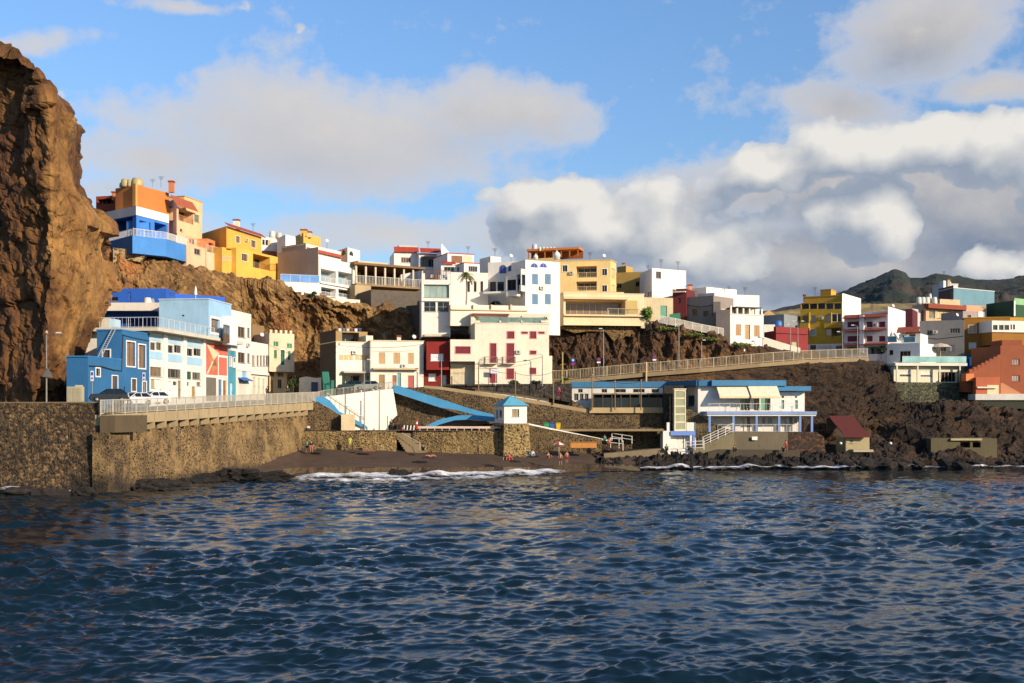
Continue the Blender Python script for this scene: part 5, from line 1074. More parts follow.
# terrace over the beach
m = MB(); zt5 = zof(430.5, 169); a_ = pl(296, 169); b_ = pl(505, 167.6); m.quad((a_.x, a_.y, zt5), (b_.x, b_.y, zt5), (b_.x, b_.y + 8.6, zt5), (a_.x, a_.y + 4, zt5)); struct(m.build('beach_terrace', plaster('8f7c5c', .6, 1.4)))
def beachwall(name, x0, x1, D0, D1, yt, label):
    o = wl(name, [pl(x0, D0), pl(x1, D1)], zof(yt, (D0 + D1) / 2), 1.6, M_BW, 1.0, .5); return tag(o, label, 'wall', 'stone walls behind the beach')
beachwall('beach_wall', 292, 396.5, 168.2, 168.6, 431.3, 'left stone beach wall, ending at the stairway gap')
beachwall('beach_wall', 413, 505, 168.6, 167.6, 430.6, 'stone beach wall between the stairway gap and the kiosk tower')
T = root('beach_steps', W(405, 447, 170), 'stone steps down to the beach through the wall gap', 'steps')
for k in range(9):
    z_ = zt5 - (k + 1) * .33; a_ = pl(396.5 + k * 1.6, 170.2); MB().box(a_.x - .2, a_.x + 2.6 - 0.0 * k, 168.9 - k * .14, 174 - k * .35, z_ - .4, z_).build('step', plaster('a08a64', .6, 1.3), T)
MB().prism([tuple(pl(396.4, 169)), tuple(pl(397.6, 169)), tuple(pl(397.6, 174)), tuple(pl(396.4, 174))], 2, zt5 - .004).build('side_wall', M_TW, T)
MB().prism([tuple(pl(396.4, 175)), tuple(pl(414, 175)), tuple(pl(414, 176)), tuple(pl(396.4, 176))], 2, zt5 + .8).build('back_wall', M_DK, T)
T = root('handrail', W(404, 444, 168), 'thin white handrail slanting down the beach steps', 'handrail')
a_, b_ = W(402, 433, 168), W(420, 443, 167); MB().tube([a_, b_], .04, 5).build('rail', flat('d8d0c0'), T); MB().tube([b_ - Vector((0, 0, 1)), b_], .04, 5).build('post', flat('d8d0c0'), T)
T = root('terrace_bench', W(440, 429, 170), 'long pale pink rail and bench along the beach terrace', 'bench')
zz = zt5; a_, b_ = pl(418, 168.9), pl(503, 168.2); F_ = Face(a_, b_); m = MB(); F_.box(m, 0, F_.L, -.3, -.05, zz + .3, zz + .62); m.build('seat', plaster('e6c8b4'), T)
for k in range(12): m = MB(); t_ = .2 + (F_.L - .5) * k / 11; F_.box(m, t_, t_ + .12, -.28, -.07, zz, zz + .297); m.build('leg', plaster('c8b49a'), T)
for k in range(4):
    b_ = W(403.5 + k * 3.3, 430, 173.5); one('bollard', MB().tube([(b_.x, 173.5, zt5 - .2), (b_.x + .12, 173.5, zt5 + .7)], .09, 8), flat('efeae0'), ['leftmost', 'second', 'third', 'fourth'][k] + ' short white bollard at the head of the beach steps', 'bollard', 'white bollards')
T = root('lifeguard_post', W(417, 430.5, 170), 'red and white ringed pole on the beach terrace', 'pole'); b_ = W(416.8, 430.5, 170)
for k in range(5): MB().tube([(b_.x, 170, b_.z + k * .32), (b_.x, 170, b_.z + (k + 1) * .32 - .002)], .13, 8).build('ring', flat('c8221c' if k != 3 else 'f0ece4'), T)
# kiosk on its stone tower
T = root('kiosk_tower', W(516, 454, 166.5), 'square rough stone tower carrying the little kiosk', 'tower')
a_ = pl(504, 166.2); b_ = pl(528, 166.6); k1, k2 = zof(455, 166), zof(423.6, 166)
o = wl('masonry', [pl(503.6, 168.5) + Vector((-.3, 1.5)), pl(503.9, 166.3), pl(528.2, 166.5), pl(529.2, 171.5)], k2, 1.2, rubble('tower', '4a3c28', '9a8050', 'c4a668', 2.2, .11, .66, .4), 1.0, .35); o.parent = T; o.data.transform(__import__('mathutils').Matrix.Translation(-T.location))
MB().prism([tuple(pl(495, 168.6)), tuple(pl(504, 166.3)), tuple(pl(528, 166.6)), tuple(pl(526, 171.5)), tuple(pl(497, 171.5))], k2 - .3, k2 + .02).build('cap', plaster('b09a70', .6), T)
pwall('low_base', FF(494, 169, 504, 168), [(494, 423), (505, 423), (505, 432), (494, 432)], 2.0, M_DK, parent=T)
h = House('kiosk', 'small white kiosk with light blue pyramid roof on the stone tower', cat='kiosk')
v = h.vol([(494.6, 170.3), (504.2, 166.6), (527, 166.9)], 423.4, 405.4, 'fbf6ec', sink=0, top=True); f0, f = v.F[0], v.F[1]
h.win(f, 512, 409.2, 519.2, 416.6, pc='8a7c60', mull=1); h.win(f0, 495.9, 410, 497.8, 418, mull=0, pc='2c5a80', fc='3c7cb0'); h.win(f0, 499, 410, 502, 416.8, mull=0, pc='2c4a60')
c_ = sum(v.pts, Vector((0, 0))) / 4; ap = (c_.x, c_.y, v.z1 + 1.5); m = MB(); ev = [p + (p - c_).normalized() * .45 for p in v.pts]
for i in range(4): p, q = ev[i], ev[(i + 1) % 4]; m.f.append([m.vi((p.x, p.y, v.z1 - .02)), m.vi((q.x, q.y, v.z1 - .02)), m.vi(ap)])
m.f.append([m.vi((p.x, p.y, v.z1 - .02)) for p in ev]); h.part('roof', m, plaster('62b2cc')); h.done()
# walls right of the kiosk
pwall('lower_stone_wall', FF(528, 168.6, 602, 169.5), [(527.6, 424.6), (545, 428.2), (575, 434), (602, 439), (602, 458), (527.6, 458)], 1.2, M_TW, 'stone wall under the long white sloping handrail', 'wall', group=RG)
T = root('stair_parapet', W(528, 424, 168.6), 'long white sloping handrail running down right from the kiosk', 'handrail'); f = FF(528, 168.6, 612, 169.8)
pwall('coping', f, [(527.4, 423), (560, 430), (611, 440.4), (611, 441.9), (560, 431.6), (527.4, 424.5)], 1.3, plaster('f8f2e4'), parent=T, n0=.05)
pwall('middle_stone_wall', FF(505, 173, 664, 174.4), [(520, 422), (530, 419), (560, 420), (594, 424.6), (664, 428.5), (664, 456), (520, 456)], 1.2, M_TW, 'long stone wall behind the three bins', 'wall', group=RG)
m = MB(); a_, b_ = pl(529, 169.8), pl(664, 170.5); z_ = zof(429, 171.5)
m.hexa([(a_.x, a_.y, z_ - .3), (b_.x, b_.y, z_ - .3), (b_.x, b_.y + 3.4, z_ - .3), (a_.x, a_.y + 3.2, z_ - .3)], [(a_.x, a_.y, z_), (b_.x, b_.y, z_), (b_.x, b_.y + 3.4, z_), (a_.x, a_.y + 3.2, z_)]); tag(m.build('stone_ledge', plaster('a58c60', .6, 1.4)), 'narrow pale ledge carrying the three bins', 'ledge')
pwall('club_terrace_wall', FF(589, 176, 666, 177), [(589.5, 407.6), (664.5, 407.4), (664.5, 413), (589.5, 413)], 2.5, plaster('c8ad7c', .66, 1.3), 'pale parapet of the club dining terrace', 'wall')
pwall('club_stone_wall', FF(572, 176.4, 666, 177.4), [(572, 400), (594, 413.1), (664.5, 413.1), (664.5, 440), (572, 440)], 2.0, M_TW, 'stone wall below the pale parapet of the club terrace', 'wall', group=RG)
pwall('road_stone_wall', FF(553, 181, 571, 181), [(548, 384), (571.2, 383.5), (571.2, 410), (548, 402)], 1.0, M_DK, 'dark stone wall at the left end of the blue roofed club', 'wall', group=RG)
b_ = W(570.5, 446.8, 165.5); m = MB(); e_ = W(596.6, 446.8, 165.5); L_ = e_.x - b_.x
T = root('bench_box', b_, 'long orange wooden box lying at the top of the beach', 'box'); MB().box(b_.x, e_.x, 165.5, 166.3, b_.z - .15, b_.z + .62).build('body', flat('c8863c', .7), T); MB().box(b_.x - .06, e_.x + .06, 165.4, 166.4, b_.z + .623, b_.z + .72).build('lid', flat('b87430', .7), T)
for k, (c_, nm, x) in enumerate((('2f9a5c', 'green', 546.5), ('2c5f9c', 'blue', 552), ('d8b42c', 'yellow', 558.2))):
    b_ = W(x, 429, 171); T = root('waste_bin', b_, nm + ' recycling bin on the stone ledge', 'bin', 'recycling bins')
    MB().hexa([(b_.x - .28, 170.7, b_.z), (b_.x + .28, 170.7, b_.z), (b_.x + .28, 171.3, b_.z), (b_.x - .28, 171.3, b_.z)], [(b_.x - .36, 170.6, b_.z + .8), (b_.x + .36, 170.6, b_.z + .8), (b_.x + .36, 171.4, b_.z + .8), (b_.x - .36, 171.4, b_.z + .8)]).build('body', flat(c_), T)
    MB().hexa([(b_.x - .4, 170.55, b_.z + .803), (b_.x + .4, 170.55, b_.z + .803), (b_.x + .4, 171.45, b_.z + .803), (b_.x - .4, 171.45, b_.z + .803)], [(b_.x - .3, 170.7, b_.z + .96), (b_.x + .3, 170.7, b_.z + .96), (b_.x + .3, 171.3, b_.z + .96), (b_.x - .3, 171.3, b_.z + .96)]).build('lid', flat(c_, .4, .6), T)
# concrete stair landing with railings at the right end of the handrail
T = root('landing', W(625, 447, 168), 'concrete landing with white railings at the foot of the sloping handrail', 'landing')
a_, b_ = pl(604, 167.5), pl(664, 169.5); z_ = zof(448.5, 168.5); MB().hexa([(a_.x, a_.y, z_ - 2.2), (b_.x, b_.y, z_ - 2.2), (b_.x, b_.y + 5, z_ - 2.2), (a_.x, a_.y + 4, z_ - 2.2)], [(a_.x, a_.y, z_ - .7), (b_.x, b_.y, z_), (b_.x, b_.y + 5, z_), (a_.x, a_.y + 4, z_ - .7)]).build('slab', plaster('8c7a5c', .6, 1.4), T)
fence('landing_railing', [W(610.5, 447, 168.6), W(622, 448, 168.8), W(623, 450, 168)], 1.3, 'white railing around the landing at the foot of the handrail', 'railing', 'e8e0d0', 1.0, 0, rails=(1, .5))
fence('landing_railing', [W(612, 440, 171), W(632, 443, 170.6)], 1.0, 'second white railing behind the landing', 'railing', 'e8e0d0', 1.4, 0, rails=(1, .5))

# ================= beach club =================
CB = '4583ac'
h = House('club_left_wing', 'long low white club wing with blue fascia and dark dining terrace', cat='building')
v = h.vol([(571.7, 184), (668, 182)], 412, 387.4, 'efe8dc', depth=7, ref=1, sink=1.5); f = v.F[0]
m = MB(); f.box(m, -.1, f.L + 3.4, -7.5, .2, v.z1, zof(381.4, 182)); h.part('roof', m, plaster(CB, .75))
for x0, x1 in ((578, 582.7), (601.5, 607), (614, 625.8), (632.9, 644.6), (651.4, 659.2)): h.win(f, x0, 389, x1, 392.6, mull=1, pc='241c14', sill=False)
for x0, x1 in ((574, 578.5), (579.5, 583.5), (584.5, 588.5)): h.win(f, x0, 393.6, x1, 400.5, pc='4a4a44', mull=1, sill=False)
g = FF(592.5, 179.2, 668, 178.2); m = MB(); g.box(m, 0, g.L, -3.2, .1, g.z(600, 394.2), g.z(600, 393.2)); h.part('terrace_roof', m, flat('a0937c'))
for k in range(9): m = MB(); t_ = .1 + (g.L - .3) * k / 8; g.box(m, t_, t_ + .14, -.15, 0, zof(408, 179), g.z(600, 394.3)); h.part('post', m, flat('5a4636'))
m = MB(); g.box(m, 0, g.L, -.12, -.08, zof(408, 179) + .05, zof(408, 179) + 1.6); h.part('terrace_glass', m, glass_mat('20282c'))
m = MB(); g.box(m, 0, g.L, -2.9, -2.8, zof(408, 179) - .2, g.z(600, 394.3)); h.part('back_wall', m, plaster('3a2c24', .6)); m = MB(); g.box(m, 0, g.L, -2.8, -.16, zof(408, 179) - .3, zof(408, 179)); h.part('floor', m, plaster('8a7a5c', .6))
for k in range(5): m = MB(); t_ = 1.5 + k * 2.2; g.lathe = None; p_ = g.P(t_, -1.2, zof(408, 179)); m.lathe((p_.x, p_.y, p_.z), [(.25, 0), (.04, .05), (.04, .7), (.45, .72), (.45, .76)], 10); h.part('table', m, flat('c83a2c' if k in (2, 3) else '8a8478'))
h.done()
h = House('beach_club', 'white two-storey beach club with blue roof, cream awnings and blue columns', cat='building')
v = h.vol([(686.5, 181), (698, 176), (740, 176.2)], 422, 386, 'f2ece2', sink=2); f0 = v.F[0]; h.win(f0, 687.6, 395.4, 694.4, 406, fc='8a9298', mull=0, pc='20262a')
v = h.vol([(698.2, 176.8), (776, 177), (804.6, 178.5)], 416, 387.6, 'f5efe4', ref=0, sink=0, depth=7) if 0 else h.vol([(698.2, 176.3), (804.6, 177.6)], 414, 391.6, 'f5efe4', depth=7, ref=0, sink=0); f = v.F[0]
for x0, x1, c_ in ((710.5, 716, '241c18'), (717, 727, '3c5a50'), (731, 739, '201c18'), (739.6, 744, '4a7a64'), (744.5, 750, '2a241e'), (754, 759.5, '302a22'), (760.5, 767, '5a8a74'), (766.5, 770.5, '181818')): h.win(f, x0, 394, x1, 410.5, mull=0, pc=c_, sill=False)
h.win(f, 781.6, 396, 784, 398, mull=0, sill=False); h.win(f, 795, 396, 797, 398, mull=0, sill=False); h.win(f, 781.4, 400, 784.2, 409, mull=0, pc='5a8474', sill=False); h.win(f, 794.8, 400.2, 797.8, 409, mull=0, pc='5a8474', sill=False)
zr1, zr0 = zof(380.4, 176), zof(386, 176)
for (a_, b_, Da, Db, y0, y1, out, dep) in ((710, 783.8, 176.3, 177.2, 380.4, 386, 1.2, 8), (776, 809, 177.2, 177.6, 386.4, 391, 1.0, 7)):
    g = FF(a_, Da - .4, b_, Db - .4); m = MB(); g.box(m, 0, g.L, -dep, out, zof(y1, Da), zof(y0, Da)); h.part('roof', m, plaster(CB, .8))
g = FF(664, 183, 698, 175.2); m = MB(); g.box(m, 0, g.L, -4, .3, zr0 + .003, zr1 - .003); h.part('roof_wing', m, plaster('2c6f9c', .7)); g = FF(698, 175.2, 710.2, 175.6); m = MB(); g.box(m, 0.003, g.L, -6, .25, zr0 + .006, zr1 - .006); h.part('roof_wing', m, plaster('2c6f9c', .7))
for x0, x1, c_ in ((716, 746.4, 0), (747.4, 776.6, 0)):
    g = FF(x0, 175.5, x1, 175.8); z1_, z0_ = zof(386.2, 175.5), zof(396.6, 174); d_ = 1.7; a1, b1 = g.P(0, .2, z1_), g.P(g.L, .2, z1_); a2, b2 = g.P(.15 * 1, d_, z0_), g.P(g.L + .1, d_, z0_)
    th = Vector((0, 0, .05)); h.part('awning', MB().hexa([a1, b1, b2, a2], [a1 + th, b1 + th, b2 + th, a2 + th]), flat('eedfc0', .9))
    m = MB(); m.hexa([a2 + Vector((0, -.02, -.25)), b2 + Vector((0, -.02, -.25)), b2 + Vector((0, .02, -.25)), a2 + Vector((0, .02, -.25))], [a2 + Vector((0, -.02, 0)), b2 + Vector((0, -.02, 0)), b2 + Vector((0, .02, 0)), a2 + Vector((0, .02, 0))]); h.part('valance', m, flat('e2d0a8', .9))
g = FF(707, 172.6, 817, 174); sz0, sz1 = zof(414.6, 172.6), zof(411.4, 172.6); m = MB(); g.box(m, 0, g.L, -4.4, 0, sz0, sz1); h.part('balcony_slab', m, plaster('8ea4cc', .76))
m = MB(); g.box(m, .1, g.L - .1, -4.3, -.1, sz0 - .2, sz0 - .003); h.part('slab_underside', m, plaster('e8e4dc'))
h.rail([g.P(.3, -.15, sz1), g.P(g.L - 2.0, -.15, sz1)], 1.15, 'efe4cc', .5)
for x in (710, 733.8, 757, 779.5, 800.6, 812.4):
    t_ = g.s_of(x); m = MB(); g.box(m, t_ - .17, t_ + .17, -.5, -.16, zof(432, 173), sz0 - .203); h.part('column', m, plaster('7f98cc', .76))
v = h.vol([(711.5, 176.2), (800, 177)], 433, 414.9, 'f3ede2', depth=6, ref=0, sink=0); f = v.F[0]
for x0, x1, c_, k_ in ((714, 719, 'e8e2d6', 'd'), (721, 726, '5a7080', 'w'), (736, 739.5, 'd8d4cc', 'w'), (740.5, 744, 'efe6d8', 'd'), (747, 750, '8a8a88', 'd'), (762, 765, '708490', 'w'), (768, 772, '8a98a0', 'w'), (782, 786, 'e4ded2', 'd'), (789, 792.5, '9aa0a0', 'd'), (794, 797, '8a8a80', 'w')):
    if k_ == 'w': h.win(f, x0, 418, x1, 423.5, mull=1, pc=c_, sill=False)
    else: h.door(f, x0, 417.5, x1, 431.5, c_)
h.rail([g.P(.3 + g.s_of(716), -.1, zof(432, 173)), g.P(g.s_of(798), -.1, zof(432, 173))], 1.1, 'd8d0c0', .35)
for k in range(7): p_ = f.P(f.s_of(722 + k * 11), 2.0, sz1); h.part('terrace_table', MB().lathe((p_.x, p_.y, p_.z), [(.2, 0), (.04, .05), (.04, .68), (.4, .7), (.4, .74)], 10), flat('b8342c' if k in (0, 6) else 'd8d0c0'))
h.done()
pwall('club_base_wall', FF(733, 172, 789, 173), [(733.7, 431.6), (788, 432.2), (788, 455), (733.7, 455)], 4.5, plaster('7e7058', .55, 2.2), 'mossy concrete wall under the beach club columns', 'wall')
one('notice_board', MB().prism([tuple(pl(752, 171.9)), tuple(pl(757.5, 171.95)), tuple(pl(757.5, 172.05)), tuple(pl(752, 172.0))], zof(440, 172), zof(436.6, 172)), flat('f0ece0'), 'small white blank notice on the mossy concrete wall', 'sign')
pwall('brown_base_wall', FF(788, 173, 818, 174.5), [(788.2, 432.2), (817, 432), (824, 437), (826, 456), (788.2, 456)], 3.5, rubble('rust', '2a1a12', '7a4a24', '4a3420', 2.4, .06, .6, .8), 'rust brown stone wall at the right end of the club base', 'wall', group=RG)
pwall('stair_flank_wall', FF(693, 171.2, 735, 171.8), [(693, 450), (700, 447), (734.6, 431.4), (734.6, 456), (693, 456)], 2.5, plaster('8f8260', .58, 1.8), 'concrete flank wall of the club stairs, rising right', 'wall')
fence('stair_railing', [W(703, 445.5, 171.2), W(733, 431.6, 171.8)], 1.25, 'white stair railing climbing to the club', 'railing', 'efe8da', 1.2, 0, rails=(1, .7, .4, .1))
fence('stair_railing', [W(686, 450, 169.5), W(704, 449, 169.8)], 1.2, 'white railing beside the lift base', 'railing', 'efe8da', 1.0, 0, rails=(1, .6, .2))
pwall('lava_step_wall', FF(708, 170, 802, 170.8), [(708, 452.5), (720, 449.6), (800, 450.4), (800, 462), (708, 462)], 1.6, plaster('5a4e38', .5, 2.0), 'low dark concrete step between the club wall and the black rocks', 'step')
# lift tower and base
h = House('lift_tower', 'cream framed glass lift tower beside the club', cat='lift tower')
a_ = Vector((pl(674.4, 173).x, 173)); w_ = pl(685.9, 173).x - a_.x; z0_, z1_ = zof(431, 173), zof(389.5, 173); h.ensure(Vector((a_.x, 173, z0_)))
for dx in (0, w_ - .18):
    for dy in (0, 1.5): h.part('post', MB().box(a_.x + dx, a_.x + dx + .18, 173 + dy, 173.18 + dy, z0_, z1_), flat('e8dcb8'))
for k in range(6):
    z_ = z0_ + (z1_ - z0_ - .25) * k / 5; h.part('beam', MB().box(a_.x + .181, a_.x + w_ - .181, 173.01, 173.15, z_, z_ + .25), flat('e8dcb8')); h.part('beam', MB().box(a_.x + .02, a_.x + .15, 173.181, 174.499, z_, z_ + .25), flat('e8dcb8'))
h.part('glass', MB().box(a_.x + .1, a_.x + w_ - .1, 173.06, 173.1, z0_, z1_ - .3), glass_mat('8a8a6c')); h.part('core', MB().box(a_.x + .3, a_.x + w_ - .3, 173.5, 174.5, z0_, z1_ - .2), plaster('b0a884')); h.part('roof', MB().box(a_.x - .08, a_.x + w_ + .08, 172.9, 174.8, z1_ + .003, z1_ + .15), flat('efe4c4'))
h.done()
h = House('lift_block', 'small white block with periwinkle canopy at the foot of the lift', cat='building')
v = h.vol([(667, 171.5), (690, 171.8)], 450, 431.4, 'f4eee2', depth=2.2, ref=0, sink=1); h.door(v.F[0], 676.5, 435, 684, 449, 'efe8da'); v = h.vol([(663, 170.5), (670.5, 170.6)], 450, 431, 'f4eee2', depth=2, ref=0, sink=1); v = h.vol([(667, 172), (669.5, 172)], 431, 422.5, 'f4eee2', depth=1, ref=0, sink=.0)
g = FF(670.6, 170.4, 695, 170.8); m = MB(); g.box(m, 0, g.L, -1.6, 0, zof(435.4, 170.5), zof(431.2, 170.5)); h.part('canopy', m, plaster('6f90d4', .8)); m = MB(); g.box(m, g.L - .3, g.L, -.6, -.1, zof(450, 170.5), zof(435.5, 170.5)); h.part('post', m, plaster('6f90d4', .8))
v = h.vol([(686.5, 174.3), (696, 174.5)], 445, 422.4, 'e8e2d6', depth=1, ref=0, sink=2); h.done()
pwall('lift_side_wall', FF(664, 176, 676, 176), [(663.8, 385.6), (684, 385.6), (684, 391), (676, 391), (674.6, 432), (664, 432)], 1.0, M_DK, 'dark stone wall panel behind the lift tower', 'wall')
pwall('club_stair_wall', FF(684, 174.8, 735, 175), [(686, 409), (690, 409), (716, 425), (735, 431), (735, 452), (686, 452)], .8, rubble('stairw', '3a3024', '7a6648', '8f7c54', 2.2, .10, .6, .6), 'stone wall with stairs behind the white stair railing', 'wall', group=RG)
# ================= right-hand houses =================
RGp = 'houses on the right above the rocky point'
h = House('red_low_house', 'low crumbling red house beside the white stepped fence', group=RGp)
v = h.vol([(764.2, 213), (776, 208), (808, 212)], 357, 330.5, plaster('962c2c', .7, 2.2), sink=2); f = v.F[1]; h.door(f, 791.5, 341.8, 797.3, 355.5, 'b8a878', fc='8a4a3c'); h.win(v.F[0], 765.5, 337, 769, 344, mull=0, pc='2a1a16')
m = MB(); 
v2 = h.vol([(776, 207.7), (808, 211.7)], 333, 326.5, plaster('962c2c', .7, 2.2), depth=.6, ref=0, sink=0); h.door(f, 772, 339, 776, 354, 'd0b890') if 0 else None; h.done()
h = House('grey_rear_house', 'grey blue house half hidden behind the red house', group=RGp)
v = h.vol([(763.6, 225), (784, 222)], 334, 315.5, plaster('9aa0a4', .65), depth=7, ref=0); v = h.vol([(764, 218), (775, 218)], 335, 324.5, 'efe6d6', depth=4, ref=0); m = MB(); 
b_ = W(769, 316, 226); m.hexa([(b_.x - 1.8, 226, b_.z), (b_.x + 1.6, 226, b_.z), (b_.x + 1.6, 229, b_.z), (b_.x - 1.8, 229, b_.z)], [(b_.x - .1, 226, b_.z + 1.1), (b_.x + .1, 226, b_.z + 1.1), (b_.x + .1, 229, b_.z + 1.1), (b_.x - .1, 229, b_.z + 1.1)]); h.part('gable_roof', m, plaster('c8a468'))
h.tank(778, 320.5, 325.5, 219, .8, '3a6fb0'); h.done()
h = House('yellow_apartment_house', 'tall mustard yellow apartment house with white side wall', cat='apartment house')
v = h.vol([(800.3, 225.5), (842, 221), (860.8, 231)], 344, 301.8, 'c8a02c', sink=1.0); f, fr = v.F[0], v.F[1]
h.band(fr, 842.1, 296, 860.7, 344, plaster('f6f0e4', .82), name='white_side_wall')
for k in range(5): x = 801.6 + k * 8.1; h.win(f, x, 303.2, x + 7.3, 309, fc='3a3428', mull=1, pc='22242a', sill=False)
h.win(f, 802.8, 315.8, 808, 322.5, mull=1); h.win(f, 810.6, 315.4, 815.4, 322.4, mull=0, pc='6a7478'); h.win(f, 826, 314.4, 830, 321.6, mull=0, pc='7a8488'); h.win(f, 832, 314, 837, 321.6, mull=0, trim=.08); h.win(f, 837.6, 314, 841, 321.6, mull=0)
h.win(f, 810.8, 329, 815.8, 335.6, mull=0, pc='8a9498', trim=.06); h.win(f, 826, 328.6, 831, 335.6, mull=1, pc='a8a8a0'); h.loggia(f, 832, 328.4, 840.8, 335.8, 1.2); h.loggia(f, 801.5, 329, 808.5, 338, 1.2)
for x0, x1, y0, y1 in ((825.5, 841.8, 323.3, 328), (801, 810, 323.5, 328.5)): h.slab(f, x0, y0, x1, y1, .9, 'balcony', 'c8a02c')
m = MB()
for x in (809.3, 831.2): f.pbox(m, x, 312.6, x + .8, 338.5, .003, .3)
h.part('pilaster', m, plaster('d8b03c'))
v = h.vol([(804, 226.3), (842.6, 222), (858, 231)], 303, 295.4, 'd2a238', sink=0, cap='d2a238'); h.band(v.F[1], 842.7, 295.5, 857.8, 302, plaster('f6f0e4', .82), name='white_side_wall')
v = h.vol([(820.4, 230.5), (831, 229), (836, 232)], 297, 289.8, 'd8a83c', cap='c89430'); h.antenna(839, 291, 296, 226); h.chimney(804.6, 294.5, 299, 232, .4, '6a4a30')
v = h.vol([(808, 221.7), (844, 218.5)], 357, 343.5, 'f0e9dc', depth=3, ref=1); f = v.F[0]; h.shut(f, 818, 346, 832, 356, 'd8cfc0', name='garage_door'); h.win(f, 810, 345, 816, 350, pc='3a3430'); h.shut(f, 836, 346, 843, 356, '6a625a', name='garage_door'); h.done()
h = House('pink_house', 'pinkish white house with dark red windows and tiled ledges', group=RGp)
v = h.vol([(844.2, 217), (887.8, 212), (905.3, 223)], 357, 314.5, 'ecdcd4', sink=3); f, fr = v.F[0], v.F[1]; h.band(fr, 887.9, 309, 905.2, 350, plaster('f7f1e8', .82), name='white_side_wall')
DR = '6e1c2c'
for x0, x1 in ((847.5, 858.8), (866.4, 872.6), (878.8, 885.2)):
    for y0 in (321.6, 336): h.shut(f, x0, y0, x1, y0 + 5.6, DR)
for x0 in (862.8,):
    for y0 in (321.6, 336): h.shut(f, x0, y0, x0 + 1.5, y0 + 7, DR)
for y0, y1 in ((314.6, 318), (328.6, 331), (343, 345)): h.awn_roof(f, 844.6, y0, 887, y1, .8, over=.1, c='9c4838')
m = MB(); f.pbox(m, 860.8, 315.5, 864.9, 353, .003, .7); h.part('bay', m, plaster('efe2d8')); h.loggia(f, 847, 347, 857, 354, 1.5); h.loggia(f, 867, 346.5, 884, 354, 1.8); v = h.vol([(864, 218), (888, 215), (900, 223)], 316, 311, 'f0e6dc', sink=0); h.done()
h = House('beige_tanks_house', 'beige house with white rooftop tanks and brown glazed balcony', group=RGp)
v = h.vol([(912.3, 246), (926, 240), (968, 246)], 330, 303, 'dfb48a', sink=4); f0, f = v.F[0], v.F[1]
for x in (919, 923, 927.2, 934.5): h.tank(x, 297, 303, 241, .55, 'ded8c8')
h.tank(930, 293.5, 302.5, 242, .35, 'd8d0bc')
m = MB(); f.pbox(m, 924, 305.2, 968.5, 309.6, .003, 1.2); h.part('brown_band', m, plaster('9a4a30', .7)); h.win(f, 929, 311, 935, 318, pc='6a6450'); h.win(f, 937, 311, 951, 318.5, pc='a89a70', mull=3, fc='5a4030'); h.win(f, 954, 311, 962, 318, pc='8a8668', fc='5a4030')
v = h.vol([(905.5, 232.6), (912.5, 232)], 327, 309, plaster('6a2430', .7), depth=8, ref=1, sink=3); v = h.vol([(899, 240), (912, 238)], 318, 308.5, 'c8c4c0', depth=5, ref=1)
v = h.vol([(940, 250), (960, 252)], 306, 299, 'dcb890', depth=5, ref=0); v = h.vol([(966, 244), (986, 246)], 320, 305, 'd8a884', depth=5, ref=0); h.done()
h = House('teal_top_house', 'pale teal block with brown side and white stair tower on the skyline', group=RGp)
v = h.vol([(938.5, 262), (953.6, 254), (994.4, 262)], 320, 288, plaster('7aa6b4', .62), sink=4, cap='dfe0dc'); h.band(v.F[0], 938.6, 287, 953.5, 300, plaster('6a4a38', .6), name='brown_side_wall'); f = v.F[1]
v = h.vol([(939.5, 264), (943.5, 262), (951, 265)], 295, 280.4, 'e4dcd0'); v = h.vol([(943, 263), (958, 264)], 292, 284, 'dcd2c4', depth=4, ref=0, cap='e8e2d8'); h.chimney(948.5, 279, 284, 263, .6, 'c8b8a0'); h.done()
h = House('green_house', 'dark green block with light green edge at the right border', group=RGp)
v = h.vol([(986.2, 248), (1013.5, 240), (1050, 248)], 330, 300.5, plaster('2f5a3a', .6), sink=3); f0, f = v.F[0], v.F[1]; h.band(f, 1014, 299.8, 1049, 306, '8fc08a', .08); h.band(f, 1013.6, 300.8, 1015, 316, 'e8ece0', .1)
h.win(f0, 999.5, 311, 1001, 313, mull=0, sill=False); h.done()
h = House('grey_concrete_house', 'unpainted grey concrete house with strip windows behind the glass terrace', group=RGp)
gc = plaster('8d8a88', .62, 1.6)
v = h.vol([(919.8, 217), (964.2, 214)], 366, 319.8, gc, depth=9, ref=1, sink=2); f = v.F[0]
h.win(f, 927, 330.4, 932, 335, mull=1); h.win(f, 950, 328.4, 960, 333.2, mull=3); h.win(f, 940.2, 344, 946, 351.5, mull=1, pc='3a3632'); h.win(f, 927, 344, 931.5, 350, fc='a8a4a0', pc='8a8884', mull=0); h.win(f, 950, 345, 954.5, 351, fc='a8a4a0', pc='8a8884', mull=0)
m = MB(); m.tube([f.P(.2, .05, f.z(920, 337)), f.P(f.L * .4, .05, f.z(938, 339)), f.P(f.L - .1, .05, f.z(964, 336))], .05, 4); h.part('cable', m, flat('2a2826'))
m = MB(); b_ = f.P(f.s_of(941), 2.4, f.z(941, 357)); m.lathe(tuple(b_), [(.05, 0), (.05, 1.6), (2.0, 1.7), (1.2, 2.2), (.1, 2.5)], 12); h.part('parasol', m, flat('cfc0a8')); 
v = h.vol([(963, 224), (985, 226)], 325, 311, 'a89a94', depth=6, ref=0); h.win(v.F[0], 967.5, 315, 971, 318); m = MB(); v.F[0].pbox(m, 978, 311.5, 983, 317, .003, .1); h.part('panel', m, plaster('efe9e0')); h.done()
h = House('ochre_mural_house', 'ochre house with blue painted base and white glazed top floor', group=RGp)
oc = plaster('a8701c', .7)
